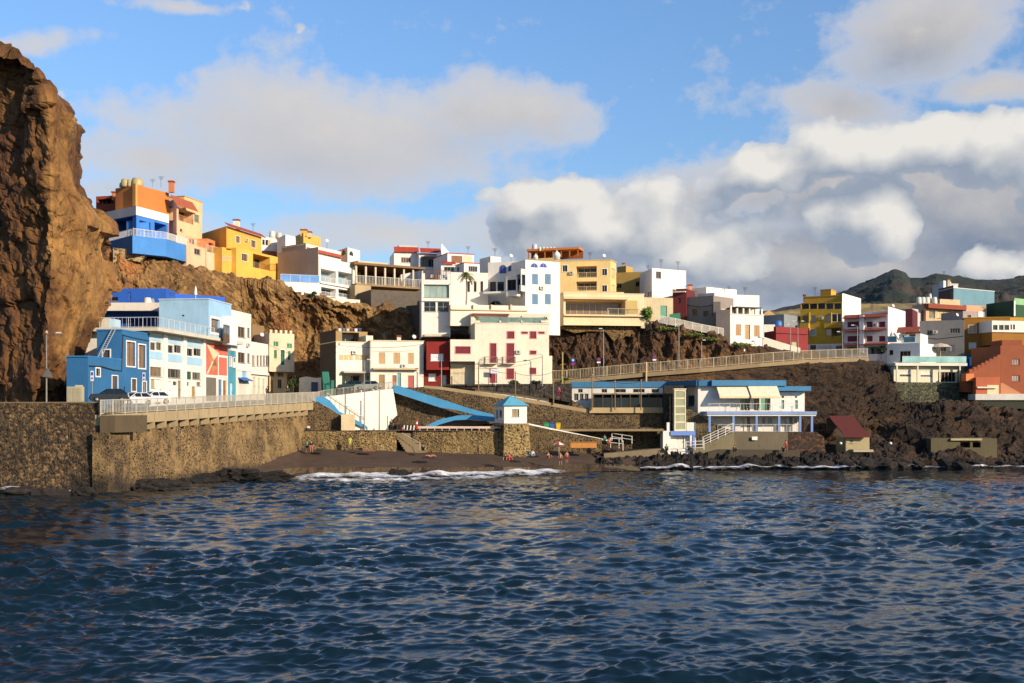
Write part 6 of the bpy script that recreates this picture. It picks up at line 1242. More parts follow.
v = h.vol([(964.4, 216), (1010, 214)], 372, 317.5, oc, depth=10, ref=1, sink=4, cap='c8902c'); f = v.F[0]; h.win(f, 968.4, 325.4, 976, 332.6, fc='8a5a24', pc='a88a6a', mull=2, trim=.1); h.win(f, 968.6, 342, 976.6, 349, fc='b8b0a8', pc='b8b4b0', mull=0); h.loggia(f, 983, 341, 1001, 350, 1.5, rail='8a9498')
h.band(f, 964.6, 354.5, 993, 368, '2060a0', name='blue_mural'); m = MB(); 
v = h.vol([(992, 211.5), (1026, 213)], 332, 320.5, 'ece4d8', depth=5, ref=0, sink=0); f2 = v.F[0]
for x in (993, 999, 1004.5): h.win(f2, x, 325, x + 4.6, 330, mull=0, pc='181c20', sill=False)
h.win(f2, 1010.5, 324.5, 1012, 329.5, mull=0, sill=False); h.win(f2, 1013, 324.5, 1015, 329.5, mull=0, sill=False)
v = h.vol([(992, 211.8), (1026, 213.4)], 345, 331.6, oc, depth=5, ref=0, sink=0); v = h.vol([(1003, 222), (1040, 224)], 330, 317, plaster('c8962c', .7), depth=5, ref=0); h.done()
h = House('white_modern_house', 'white modern house with tiled roof and blue glass balconies', group=RGp)
v = h.vol([(886.8, 212), (920, 208)], 366, 342.8, 'eeebe4', depth=8, ref=1, sink=2); f = v.F[0]; h.win(f, 889.2, 350, 893.2, 354.8, mull=0, pc='241c18'); h.win(f, 899.8, 351, 910.6, 361.5, mull=2, pc='241c18')
v = h.vol([(899, 213), (920.4, 211)], 345, 333.5, 'efeae2', depth=7, ref=1, sink=0); h.win(v.F[0], 909, 333.9, 915.5, 337.5, fc='6a4a34', mull=2, pc='5a3c28'); h.win(v.F[0], 902.5, 335.2, 904, 339); h.awn_roof(v.F[0], 897.6, 327.4, 920, 333, 1.0, c='9c4a34')
GB = glass_mat('5f8f98'); h.rail([f.P(.1, -.1, f.z(887, 342.8)), f.P(f.s_of(896.6), -.1, f.z(890, 342.8))], 1.2, 'dfe4e4', pane=GB); h.rail([f.P(f.s_of(903.4), -.1, f.z(905, 342.8)), f.P(f.s_of(915), -.1, f.z(905, 342.8))], 1.1, 'dfe4e4', pane=GB)
b_ = f.P(f.s_of(891), -1.5, f.z(891, 342.8)); h.part('gable', MB().hexa([(b_.x - 1.4, b_.y, b_.z), (b_.x + 1.4, b_.y, b_.z), (b_.x + 1.4, b_.y + .3, b_.z), (b_.x - 1.4, b_.y + .3, b_.z)], [(b_.x - .05, b_.y, b_.z + 2.0), (b_.x + .05, b_.y, b_.z + 2.0), (b_.x + .05, b_.y + .3, b_.z + 2.0), (b_.x - .05, b_.y + .3, b_.z + 2.0)]), plaster('e4e0d8'))
v = h.vol([(893.8, 202), (957.5, 203)], 383, 366.3, 'efe4c6', depth=9, ref=0, sink=.4); f = v.F[0]
h.shut(f, 899.8, 371, 911, 374.2, 'f0ead8'); h.win(f, 899.8, 374.6, 911, 376.6, mull=3, sill=False); h.shut(f, 920.6, 371, 932, 375, 'f0ead8'); h.win(f, 920.6, 375.2, 932, 376.8, mull=3, sill=False); h.win(f, 938, 372, 955.6, 382, mull=4, pc='1c1410', sill=False)
m = MB(); f.box(m, -.2, f.L + 1.2, -9, 1.2, f.z(920, 366), f.z(920, 363.2)); h.part('deck', m, plaster('efe8d4')); zd = f.z(920, 363.2)
h.rail([f.P(1.1, 1.1, zd), f.P(f.L + 1.1, 1.1, zd), f.P(f.L + 1.1, -8, zd)], 1.15, 'dfe8e6', pane=glass_mat('7fa8a4'))
for x in (894.4, 915, 937, 957): t_ = f.s_of(x); m = MB(); f.box(m, t_ - .12, t_ + .12, .9, 1.15, f.z(920, 382), f.z(920, 366.1)); h.part('post', m, plaster('efe4c6'))
v = h.vol([(879, 208), (893.8, 206)], 374, 362.5, 'd8d2c6', depth=5, ref=1); h.done()
pwall('villa_base_wall', FF(893.8, 200.5, 977, 201), [(893.8, 382), (976, 383), (976, 404), (893.8, 404)], 9, rubble('villa', '3a3a2a', '7d7a58', '6a6a4c', 2.6, .07, .62, .5), 'green-grey stone base wall under the white villa deck', 'wall')
h = House('rust_stair_house', 'rust red house with stepped outside staircase at the right border', group=RGp)
ru = plaster('a45630', .66)
v = h.vol([(1000.5, 200), (1050, 201)], 395, 345.5, ru, depth=10, ref=0, sink=2); f = v.F[0]; h.win(f, 1012, 359, 1019.6, 365, fc='7a3a20', pc='8a7a74', mull=2); h.win(f, 1012, 375.4, 1019.6, 381.4, fc='7a3a20', pc='8a7a74', mull=2)
v = h.vol([(1002, 206), (1022, 206)], 350, 340, ru, depth=5, ref=0)
g = FF(966, 198.2, 1001, 199); pwall('stair_wall', g, [(966, 374), (972, 372), (984, 366), (1000.4, 354), (1000.4, 394), (980, 394), (966, 392)], 2.2, ru, parent=h.r)
for k in range(8): x = 969.5 + k * 4; y = 370.6 - k * 2.05; m = MB(); g.pbox(m, x, y - 1.6, x + 3.4, y + 3.5, -.5, -.02); h.part('step_parapet', m, ru)
g2 = FF(976, 196.6, 1002, 197); pwall('lower_wall', g2, [(976, 377.5), (985.6, 377), (1000, 377), (1000, 394), (976, 394)], 1.2, plaster('c86a42', .7), parent=h.r); m = MB(); g2.pbox(m, 976, 386.8, 996, 388.2, .003, .5); h.part('ledge', m, plaster('efe0cc')); m = MB(); g2.pbox(m, 987, 385, 998.5, 394, .003, .05); h.part('panel', m, plaster('e6cfa4'))
pwall('front_stair', g2, [(1000.5, 383), (1003, 383), (1022, 394), (1000.5, 394)], 1.0, plaster('c8865c'), parent=h.r); pwall('left_block', FF(965, 197.5, 976, 197.5), [(966, 374), (974, 373.6), (974, 381), (966, 381)], 2, plaster('e88a50', .8), parent=h.r); h.done()
pwall('white_kerb_wall', FF(975, 195.8, 1100, 196.5), [(975.5, 394), (1100, 393.6), (1100, 400), (975.5, 400)], 3, plaster('d8d2c8'), 'white rendered wall top running under the rust red house', 'wall')
pwall('green_slope_wall', FF(975, 196.2, 1100, 197), [(975.5, 400.2), (1100, 400.2), (1100, 410), (975.5, 408)], 3, plaster('343a22', .55, 1.5), 'dark green mossy wall below the white wall top', 'wall')
# boat shed with red corrugated roof
h = House('red_roof_shed', 'boat shed with sloping red corrugated roof on the pebbles', cat='shed')
v = h.vol([(836, 178), (845.8, 174), (869.5, 174.2)], 449, 437.6, 'b0a078', sink=1.5); f = v.F[1]
z1_, z0_ = zof(416.4, 181), zof(437.4, 173.2); q = [Vector((pl(828.4, 181).x, 181, z1_)), Vector((pl(852.6, 181).x, 181, z1_)), Vector((pl(870.6, 173).x, 173, z0_)), Vector((pl(845.4, 173).x, 173, z0_))]
h.part('roof', MB().hexa(q[::-1], [p + Vector((0, 0, .12)) for p in q][::-1]), tile_mat('6a2618')); 
pwall('back_wall', FF(826, 181.5, 853, 181.5), [(827, 418), (853, 418), (866, 436), (866, 446), (827, 446)], .5, plaster('5a4a38', .5), parent=h.r)
m = MB(); f.pbox(m, 846.5, 442, 862, 442.6, .003, .08); h.part('ledge', m, plaster('d0c49c')); pwall('slab', FF(853, 172.4, 874, 172.6), [(853.5, 449.6), (873.5, 449.6), (873.5, 452), (853.5, 452)], 1.6, plaster('b8ac90'), parent=h.r); h.win(f, 850, 440, 853, 443.4, mull=0); h.done()
h = House('cliff_garage', 'low concrete garage with two dark openings at the foot of the point', cat='garage')
v = h.vol([(931, 176.5), (997, 176.5)], 448, 438.3, plaster('6f6444', .55, 1.8), depth=6, ref=0, sink=1.5); f = v.F[0]; h.loggia(f, 960.2, 442, 970.2, 447.6, 2.5); h.loggia(f, 972.6, 442, 980.6, 447.6, 2.5); h.slab(f, 950, 438.4, 981, 440.4, .4, 'lintel', 'b8a878'); h.done()
for k, (x, y) in enumerate(((840.6, 443.6), (890.5, 443.6))):
    b_ = W(x, y, 171.5); one('float_buoy', MB().lathe((b_.x, 171.5, b_.z - .15), [(.05, 0), (.22, .08), (.25, .2), (.2, .33), (.05, .4)], 10), flat('f0ece0'), ['white float hanging left of the red roofed shed', 'white float on the rocks right of the red roofed shed'][k], 'buoy', smooth=True)
fence('upper_road_railing', [Vector((p.x, p.y + .3, p.z + .2)) for p in A_RD], 1.55, 'long pale railing along the upper road between the crags', 'railing', 'c4b694', 2.2, .26, r=.022)
# masonry under the veranda and small greenery
pwall('veranda_base_wall', FF(560, 196.3, 645, 198.4), [(563, 316.6), (644, 316.6), (645, 330), (636, 338), (625, 336), (618, 346), (606, 332), (590, 331), (575, 333), (563, 329)], 5, rubble('veranda', '3a2a1a', '8a683c', 'a8844c', 2.2, .1, .64, .7, .5), 'golden stone masonry below the long peach veranda', 'wall')
pwall('plot_wall', FF(640, 197, 660, 197), [(641, 322), (658, 323), (658, 330), (641, 328)], 2, plaster('e0cda8'), 'short cream plot wall beside the green bush', 'wall')
def leaf_mat(n_, a, b):
    return mat('leaf_' + n_, lambda t: t.bsdf(t.mix(t.noise(t.pos(), 2.5, 4), rgb(a, .8), rgb(b, .8)), .7))
def crown(name, c, R_, n, size, m, parent=None, seed=0, clumps=6):
    rnd = random.Random(seed); mb = MB(); cs = [Vector((rnd.uniform(-.55, .55), rnd.uniform(-.55, .55), rnd.uniform(-.45, .55))) for _ in range(clumps)]
    for i in range(n):
        k = cs[i % clumps]; d = Vector((rnd.gauss(0, 1), rnd.gauss(0, 1), rnd.gauss(0, 1))).normalized() * rnd.uniform(.1, .55); q = k + d
        p = Vector((c[0] + q.x * R_[0], c[1] + q.y * R_[1], c[2] + q.z * R_[2])); u = Vector((rnd.gauss(0, 1), rnd.gauss(0, 1), rnd.gauss(0, .6))).normalized(); w_ = u.cross(Vector((rnd.gauss(0, 1), rnd.gauss(0, 1), rnd.gauss(0, 1)))).normalized(); s_ = size * rnd.uniform(.6, 1.4)
        mb.quad(p - u * s_, p - w_ * s_ * .5, p + u * s_, p + w_ * s_ * .5)
    return mb.build(name, m, parent)
def bush(name, px, y, D, R_, n, label, cat='bush', cols=('26320f', '5a6a22'), h0=None, seed=1, group=None, size=.16):
    b = W(px, y, D); T = root(name, b, label, cat, group); MB().tube([b - Vector((0, 0, .4)), b + Vector((.1, 0, R_[2] * .8)), b + Vector((0, .1, R_[2] * 1.3))], .09, 6, .03).build('trunk', flat('4a3826'), T)
    crown('crown', b + Vector((0, 0, R_[2] * .95)), R_, n, size, leaf_mat(cols[0] + cols[1], *cols), T, seed)
bush('green_bush', 646.5, 322.5, 196.8, (1.25, 1.1, 1.45), 1500, 'round bright green bush at the right end of the veranda', cols=('3c5a14', '84a832'))
bush('dark_bush', 292.8, 393.5, 184, (.95, .9, 1.6), 1500, 'upright dark green bush between the cream house and the white garden wall', cols=('1e2a0c', '48581c'), seed=4)
bush('dark_tree', 881.5, 357, 209, (1.1, 1.0, 1.3), 1400, 'dark green tree between the pink house and the white modern house', 'tree', cols=('141f10', '2e3f1c'), seed=6)
bush('terrace_shrub', 313, 296.5, 198.6, (.8, .6, .5), 400, 'small round shrub in front of the white arched balconies', cols=('2c3a14', '5c6a2c'), seed=9)
bush('parapet_plant', 541.5, 322.5, 184.5, (1.0, .5, .45), 400, 'low green plants on the parapet beside the red windows house', 'plant', cols=('34481c', '6a7a3c'), seed=12)
bush('roadside_shrub', 515, 386, 179.6, (.8, .4, .5), 300, 'low dark shrub below the middle red ground floor shutter', cols=('202c10', '4a5a24'), seed=14)
bush('roadside_shrub', 536, 386.2, 179.8, (.9, .4, .5), 300, 'low dark shrub below the rightmost red ground floor window', cols=('202c10', '4a5a24'), seed=15)
bush('agave_plant', 564, 383, 186.5, (.9, .6, .5), 300, 'spiky green plant at the start of the upper road railing', 'plant', cols=('34481c', '6a7a3c'), seed=16)
for k, (x, y, D, r) in enumerate(((667, 329, 195.8, 1.6), (694, 335, 194.8, 1.4), (706, 339, 194.6, 1.6), (742, 345, 195.2, 1.5))):
    b = W(x, y, D); o = crown('grass_patch', b, (r * 1.5, 1.0, .35), 700, .13, leaf_mat('grass', '4a5a1c', '8a9a3c'), None, 20 + k); o['kind'] = 'stuff'
# palm
b = W(466.2, 304.5, 185.6); T = root('palm_tree', b, 'slender palm tree in front of the white wall with slit windows', 'palm tree'); top = W(466.4, 275, 185.6)
MB().tube([b - Vector((0, 0, .5)), b + Vector((.08, 0, 1.5)), top], .17, 8, .11).build('trunk', flat('a8967c', .8), T)
mb = MB(); rnd = random.Random(5)
for k in range(26):
    a = k * 2.399; el_ = rnd.uniform(-.1, 1.2); L_ = rnd.uniform(1.3, 1.75); d = Vector((math.cos(a) * math.cos(el_), math.sin(a) * math.cos(el_), math.sin(el_))); pts = []
    for q in range(7): t = q / 6; pts.append(top + d * L_ * t - Vector((0, 0, 1.15 * t * t)))
    for q in range(6):
        sd = (pts[q + 1] - pts[q]).cross(Vector((0, 0, 1))).normalized(); w_ = .38 * (1 - abs(q / 5 - .35))
        for s_ in (-1, 1):
            for r_ in (0, .5): p = pts[q].lerp(pts[q + 1], r_); mb.quad(p, p + (pts[q + 1] - pts[q]) * .4, p + sd * s_ * w_ + (pts[q + 1] - pts[q]) * .9 - Vector((0, 0, .12)), p + sd * s_ * w_ * .9 + (pts[q + 1] - pts[q]) * .5 - Vector((0, 0, .1)))
mb.build('crown', leaf_mat('palm', '3c4416', '8a8a34'), T)
# white garden wall with blue door
T = root('garden_wall', W(311, 392, 186), 'peeling white garden wall with dark blue door beside the bush', 'wall'); f = FF(299, 186.5, 325, 185)
pwall('masonry', f, [(299, 378), (306, 376.5), (315, 378), (325, 377), (325, 396), (299, 396)], .5, plaster('efe2c8', .78, 2.0), parent=T); m = MB(); f.pbox(m, 311.3, 382, 318, 393, .003, .06); m.build('door', flat('2c3a6c'), T)

# ================= lamps, poles, signs =================
M_POLE = flat('8a8680', .5, .8, .3); M_WOOD = flat('8a7048', .9)
def lamp(px, y0, y1, D, label, arm=1.6, side=1, heads=1, r=.075, group='street lamps and poles', m=None, name='street_lamp', cat='street lamp', wall=0):
    b = W(px, y1, D); b.z -= .3; z1 = zof(y0, D); T = root(name, b, label, cat, group); m = m or M_POLE
    MB().tube([b, Vector((b.x, D, z1))], r * 1.3, 8, r * .8).build('pole', m, T)
    for k in range(heads):
        s_ = side if k == 0 else -side; a = Vector((b.x, D, z1)); e = a + Vector((s_ * arm, -.2, .22)); MB().tube([a, a + Vector((s_ * arm * .35, -.05, .2)), e], r * .55, 6).build('arm', m, T)
        MB().hexa([e + Vector((-.3, -.12, -.06)), e + Vector((.3, -.12, -.06)), e + Vector((.3, .12, -.06)), e + Vector((-.3, .12, -.06))], [e + Vector((-.22, -.08, .08)), e + Vector((.22, -.08, .08)), e + Vector((.22, .08, .08)), e + Vector((-.22, .08, .08))]).build('lamp_head', flat('c8c8c4'), T)
    return T
T = lamp(46.5, 335, 400, 121, 'tall street lamp before the dark cliff with a grey triangular sign on it', 1.35, 1)
a = W(47.8, 377, 120.8); MB().hexa([a + Vector((-.55, -.05, 0)), a + Vector((.55, -.05, 0)), a + Vector((0, -.05, 1.0))], [a + Vector((-.55, 0, 0)), a + Vector((.55, 0, 0)), a + Vector((0, 0, 1.0))]).build('warning_sign', flat('6a6a66', .5), T)
MB().lathe((W(46.5, 335, 121).x, 121, zof(335, 121) + .1), [(.05, 0), (.16, .1), (.14, .3), (.03, .4)], 10).build('knob', flat('b8a078'), T)
lamp(364.3, 361, 431, 170.2, 'tall double-armed lamp standing before the smooth white wall', .7, 1, 2)
for px, y0, y1, D, lb in ((379.3, 391, 431, 170.6, 'thin plain pole before the right part of the white wall'), (387.6, 417, 431, 170.4, 'short thin pole near the base of the white wall'), (478.5, 362.5, 391, 176.6, 'first pole on the sloping path, below the red garage block'), (515.3, 372, 396.5, 176.3, 'second pole on the sloping path, before the middle red shutter'), (553.4, 371, 402.5, 176.2, 'third pole on the sloping path, right of the red windows house'), (592, 375, 408, 175.8, 'first pole on the club terrace, at its left end'), (615, 381.5, 408, 175.8, 'second pole on the club dining terrace'), (641, 380.5, 408, 175.8, 'third pole on the club dining terrace')):
    b = W(px, y1, D); T = root('pole', b - Vector((0, 0, .3)), lb, 'pole', 'street lamps and poles'); MB().tube([b - Vector((0, 0, .3)), Vector((b.x, D, zof(y0, D)))], .10, 8, .075).build('shaft', M_WOOD if px > 450 else M_POLE, T); MB().lathe((b.x, D, zof(y0, D)), [(.12, 0), (.1, .1), (.02, .16)], 8).build('cap', M_POLE, T)
lamp(441.4, 358.5, 386.5, 177.3, 'street lamp with short arm in front of the dark red house', .8, -1)
lamp(542.4, 355.5, 384, 178.6, 'street lamp before the right edge of the red windows house', .8, -1)
lamp(603.5, 330, 376, 189.2, 'tall plain lamp post on the upper road between two round signs', .5, -1, group='lamps on the upper road')
lamp(678.8, 326, 369, 190.5, 'lamp post rising past the left end of the white stepped fence', .5, -1, group='lamps on the upper road')
lamp(701.5, 341.5, 368, 189.5, 'short lamp with a small square head on the upper road', .4, 1, group='lamps on the upper road')
lamp(790.4, 326, 362, 194, 'thin lamp post in front of the low red house', .4, -1, group='lamps on the upper road')
lamp(797.8, 322.5, 362, 194.6, 'double-headed lamp between the red house and the yellow building', .75, 1, 2, group='lamps on the upper road')
lamp(842.5, 333, 358.5, 201.5, 'lamp in front of the white side of the yellow building', .8, -1, group='lamps on the upper road')
lamp(857.4, 326.5, 358.5, 204, 'lamp post before the pink house', .9, -1, group='lamps on the upper road')
b = W(562.3, 384, 183); T = root('leaning_post', b, 'yellowish wooden post at the edge of the crag, right of the red windows house', 'post'); MB().tube([b - Vector((0, 0, 1)), W(562.6, 352, 183)], .16, 8, .1).build('shaft', flat('a8944c'), T); MB().tube([W(560, 365, 183), W(565.5, 364, 183)], .06, 6).build('crossbar', flat('a8944c'), T)
b = W(646.2, 379.5, 187.2); one('wooden_post', MB().tube([b - Vector((0, 0, 1)), W(646.2, 362, 187.2)], .17, 8, .14), flat('c8a878'), 'stout pale post beside the upper road above the club', 'post')
def sign(px, y0, y1, D, label, kind):
    b = W(px, y1, D); z1 = zof(y0, D); T = root('road_sign', b, label, 'road sign', 'road signs'); MB().tube([b - Vector((0, 0, .3)), Vector((b.x, D, z1))], .04, 6).build('post', M_POLE, T)
    c = Vector((b.x, D - .06, z1 - .3)); n = (0, -1, 0)
    if kind == 'sq':
        MB().box(c.x - .3, c.x + .3, D - .09, D - .06, z1 - .55, z1).build('square_plate', flat('2c5aa8', .5), T); MB().disc(c + Vector((0, -.035, .02)), n, .14, .02).build('symbol', flat('e8e8e8'), T); c = c - Vector((0, 0, .6))
    r_ = MB().disc(c, n, .31, .03, 20).build('disc', flat('8c1c2c', .5), T); MB().disc(c + Vector((0, -.033, 0)), n, .22, .01, 20).build('blue_field', flat('1c3c9c', .5), r_)
    q = c + Vector((0, -.046, 0)); u = Vector((.70, 0, .70)); v = Vector((-.70, 0, .70)); MB().hexa([q - u * .22 - v * .04, q + u * .22 - v * .04, q + u * .22 + v * .04, q - u * .22 + v * .04], [q - u * .22 - v * .04 + Vector((0, -.01, 0)), q + u * .22 - v * .04 + Vector((0, -.01, 0)), q + u * .22 + v * .04 + Vector((0, -.01, 0)), q - u * .22 + v * .04 + Vector((0, -.01, 0))]).build('slash', flat('b81c2c', .5), r_)
    if kind == 'tow': MB().box(c.x - .3, c.x + .3, D - .09, D - .06, c.z - .62, c.z - .38).build('lower_plate', flat('f0f0ec'), T)
sign(573, 358.5, 378, 188.9, 'blue square sign over a round no-stopping sign, leftmost on the upper road', 'sq')
sign(598.7, 357.5, 377, 188.9, 'round no-parking sign with white plate, middle one on the upper road', 'tow')
sign(654.4, 355, 372, 188.9, 'round no-parking sign with white plate, rightmost on the upper road', 'tow')
def psign(px, y0, y1, D, label):
    b = W(px, y1, D); z1 = zof(y0, D); T = root('parking_sign', b, label, 'road sign', 'small signs by the blue house'); MB().tube([Vector((b.x, D, 8.2)), Vector((b.x, D, z1))], .04, 6).build('post', M_POLE, T)
    MB().box(b.x - .18, b.x + .16, D - .08, D - .05, z1 - 1.1, z1).build('plate', flat('e4e4ea'), T); MB().box(b.x - .12, b.x + .1, D - .095, D - .082, z1 - .5, z1 - .15).build('blue_square', flat('2c4a9c'), T); MB().disc((b.x, D - .082, z1 - .8), (0, -1, 0), .11, .012).build('red_disc', flat('b02c2c'), T)
psign(92.4, 370.8, 398, 123.4, 'narrow white sign with blue square at the near corner of the blue house'); psign(144.2, 372.5, 398, 133.5, 'narrow white sign with blue square at the far corner of the blue house')
b = W(497, 371.5, 178.4); one('shop_sign', MB().box(b.x - 1.0, b.x + .4, 178.2, 178.35, b.z - .3, b.z + .4).tube([(b.x - .2, 178.28, b.z - 2.2), (b.x - .2, 178.28, b.z - .302)], .04, 6), flat('dfe4ea'), 'small blank white sign on a post before the red ground-floor door', 'sign')

# ================= cars =================
def wheel(T, c, ax, r=.33):
    w_ = MB().tube([c - ax * .11, c + ax * .11], r, 18).build('wheel', flat('18181a', .8), T, True); s_ = 1
    MB().tube([c - ax * .12, c + ax * .12], r * .6, 12).build('rim', flat('9a9a9c', .4, .8, .6), w_, True)
def car(px, D, zb, yaw, col, label, group='parked cars', L=4.1, ht=1.46):
    b = Vector((pl(px, D).x, D, zb)); T = root('parked_car', b, label, 'car', group); c, s_ = math.cos(yaw), math.sin(yaw)
    def P(x, y, z): return Vector((b.x + x * c - y * s_, b.y + x * s_ + y * c, b.z + z))
    body = [(-L / 2, .45), (-L / 2 + .05, .75), (-L / 2 + .25, .9), (-.95, .98), (1.45, .98), (L / 2 - .12, .9), (L / 2, .6), (L / 2 - .02, .35), (L / 2 - .3, .22), (-L / 2 + .2, .22)]
    mb = MB(); secs = [(-.84, .95), (-.80, 1.0), (.80, 1.0), (.84, .95)]
    lp = [[mb.vi(P(x * k2, y, .22 + (z - .22) * (1 if k2 == 1 else .93))) for x, z in body] for y, k2 in secs]
    for A, B in zip(lp, lp[1:]):
        for q in range(len(A)): mb.f.append([A[q], A[(q + 1) % len(A)], B[(q + 1) % len(A)], B[q]])
    mb.f.append(lp[0][::-1]); mb.f.append(lp[-1]); paint = flat(col, .25, .85); mb.build('body', paint, T, False)
    top = [(-.95, .96), (-.25, ht - .05), (.1, ht), (1.2, ht - .03), (1.85, .97)]
    g = MB(); lo = [g.vi(P(x, -.76 + (z - .96) * .22, z)) for x, z in top]; hi = [g.vi(P(x, .76 - (z - .96) * .22, z)) for x, z in top]
    g.f.append(lo[::-1]); g.f.append(hi)
    for q in range(4): g.f.append([lo[q], lo[q + 1], hi[q + 1], hi[q]])
    g.f.append([lo[4], lo[0], hi[0], hi[4]]); g.build('window', glass_mat('14181c'), T)
    r = MB(); r.hexa([P(-.27, -.68, ht - .045), P(1.24, -.68, ht - .03), P(1.24, .68, ht - .03), P(-.27, .68, ht - .045)], [P(-.2, -.62, ht + .02), P(1.15, -.62, ht + .025), P(1.15, .62, ht + .025), P(-.2, .62, ht + .02)]); r.build('roof', paint, T)
    for x in (-.98, .45, 1.8):
        for y in (-1, 1): MB().tube([P(x, y * .78, .96), P(max(-.25, min(1.2, x * .62 + .1)), y * .67, ht - .03)], .04, 4).build('pillar', paint, T)
    for x in (-1.25, 1.25):
        for y in (-.8, .8): wheel(T, P(x, y, .33), (P(0, 1, 0) - P(0, 0, 0)))
    for y in (-.6, .6):
        MB().hexa([P(-L / 2 - .01, y - .17, .62), P(-L / 2 - .01, y + .17, .62), P(-L / 2 + .3, y + .17, .66), P(-L / 2 + .3, y - .17, .66)], [P(-L / 2 + .04, y - .15, .78), P(-L / 2 + .04, y + .15, .78), P(-L / 2 + .3, y + .15, .8), P(-L / 2 + .3, y - .15, .8)]).build('headlight', flat('e8eaec', .15), T)
        MB().hexa([P(L / 2 - .2, y - .15, .6), P(L / 2 - .2, y + .15, .6), P(L / 2 + .012, y + .15, .6), P(L / 2 + .012, y - .15, .6)], [P(L / 2 - .2, y - .15, .8), P(L / 2 - .2, y + .15, .8), P(L / 2 - .06, y + .15, .8), P(L / 2 - .06, y - .15, .8)]).build('taillight', flat('8c1c1c', .2), T)
        MB().hexa([P(-.72, y * 1.45 - .05, .98), P(-.5, y * 1.45 - .05, .98), P(-.5, y * 1.45 + .05, .98), P(-.72, y * 1.45 + .05, .98)], [P(-.7, y * 1.45 - .05, 1.12), P(-.52, y * 1.45 - .05, 1.12), P(-.52, y * 1.45 + .05, 1.12), P(-.7, y * 1.45 + .05, 1.12)]).build('mirror', paint, T)
    MB().hexa([P(-L / 2 - .02, -.26, .38), P(-L / 2 - .02, .26, .38), P(-L / 2 + .05, .26, .38), P(-L / 2 + .05, -.26, .38)], [P(-L / 2 - .02, -.26, .5), P(-L / 2 - .02, .26, .5), P(-L / 2 + .05, .26, .5), P(-L / 2 + .05, -.26, .5)]).build('number_plate', flat('e8e8e4'), T)
    return T
car(109.5, 122.3, zr(122) + .95, math.radians(18), '1c242e', 'dark blue car parked nearest the sea wall beside the blue house')
car(134.5, 131.5, zr(131) + .42, math.radians(52), 'e8e8e6', 'white car parked between the dark car and the other white car')
car(152.3, 134, zr(134) + .48, math.radians(50), 'f0f0ee', 'white car parked farthest from the dark car, by the white house')
car(351, 176.8, zof(390.5, 176.8), math.radians(8), '2c3c3a', 'dark green car standing outside the shop opening', L=4.2)
car(368, 176.9, zof(390.5, 176.9), math.radians(4), '8a9290', 'grey car behind the railing, right of the dark green car', L=4.2)
b = W(818, 358, 199)
# ================= people =================
SKIN = flat('b88460', .7)
def skinmesh(name, verts, edges, radii, m, parent, loc):
    me = bpy.data.meshes.new(name); me.from_pydata(verts, edges, []); me.materials.append(m); o = bpy.data.objects.new(name, me); COL.objects.link(o); o.parent = parent
    md = o.modifiers.new('skin', 'SKIN'); md.use_smooth_shade = True
    if not me.skin_vertices: me.skin_vertices.new()
    for i, r in enumerate(radii): me.skin_vertices[0].data[i].radius = (r, r); me.skin_vertices[0].data[i].use_root = (i == 0)
    o.modifiers.new('sub', 'SUBSURF').levels = 1; o.modifiers['sub'].render_levels = 1; return o
POSE = {}
# joints: 0 pelvis 1 chest 2 neck 3 head 4 crown | arms 5 shoulder 6 elbow 7 hand (L), 8 9 10 (R) | legs 11 hip 12 knee 13 ankle 14 toe, 15..18
POSE['stand'] = [(0, 0, .95), (0, 0, 1.3), (0, 0, 1.5), (0, -.01, 1.6), (0, 0, 1.72), (-.2, 0, 1.42), (-.27, .02, 1.13), (-.25, -.08, .88), (.2, 0, 1.42), (.28, .02, 1.13), (.27, -.1, .9), (-.1, 0, .9), (-.13, -.03, .5), (-.14, .03, .08), (-.15, -.14, .04), (.1, 0, .9), (.14, .02, .5), (.17, .12, .09), (.18, -.05, .04)]
POSE['sit'] = [(0, 0, .12), (0, .08, .5), (0, .06, .7), (0, .03, .8), (0, .05, .92), (-.2, .07, .6), (-.28, .0, .36), (-.2, -.22, .3), (.2, .07, .6), (.28, .02, .34), (.2, -.22, .3), (-.1, 0, .12), (-.18, -.36, .42), (-.2, -.6, .06), (-.2, -.75, .03), (.1, 0, .12), (.2, -.38, .4), (.24, -.62, .06), (.24, -.77, .03)]
POSE['lie'] = [(0, 0, .12), (-.38, 0, .16), (-.56, 0, .17), (-.66, 0, .2), (-.78, 0, .2), (-.46, -.2, .15), (-.3, -.36, .08), (-.1, -.3, .06), (-.46, .2, .15), (-.3, .36, .08), (-.1, .3, .06), (.06, -.1, .12), (.45, -.14, .3), (.75, -.14, .06), (.85, -.14, .12), (.06, .1, .12), (.5, .14, .12), (.85, .15, .08), (.93, .15, .16)]
RAD = [.14, .15, .055, .095, .07, .06, .042, .035, .06, .042, .035, .09, .06, .042, .035, .09, .06, .042, .035]
ED = [(0, 1), (1, 2), (2, 3), (3, 4), (1, 5), (5, 6), (6, 7), (1, 8), (8, 9), (9, 10), (0, 11), (11, 12), (12, 13), (13, 14), (0, 15), (15, 16), (16, 17), (17, 18)]
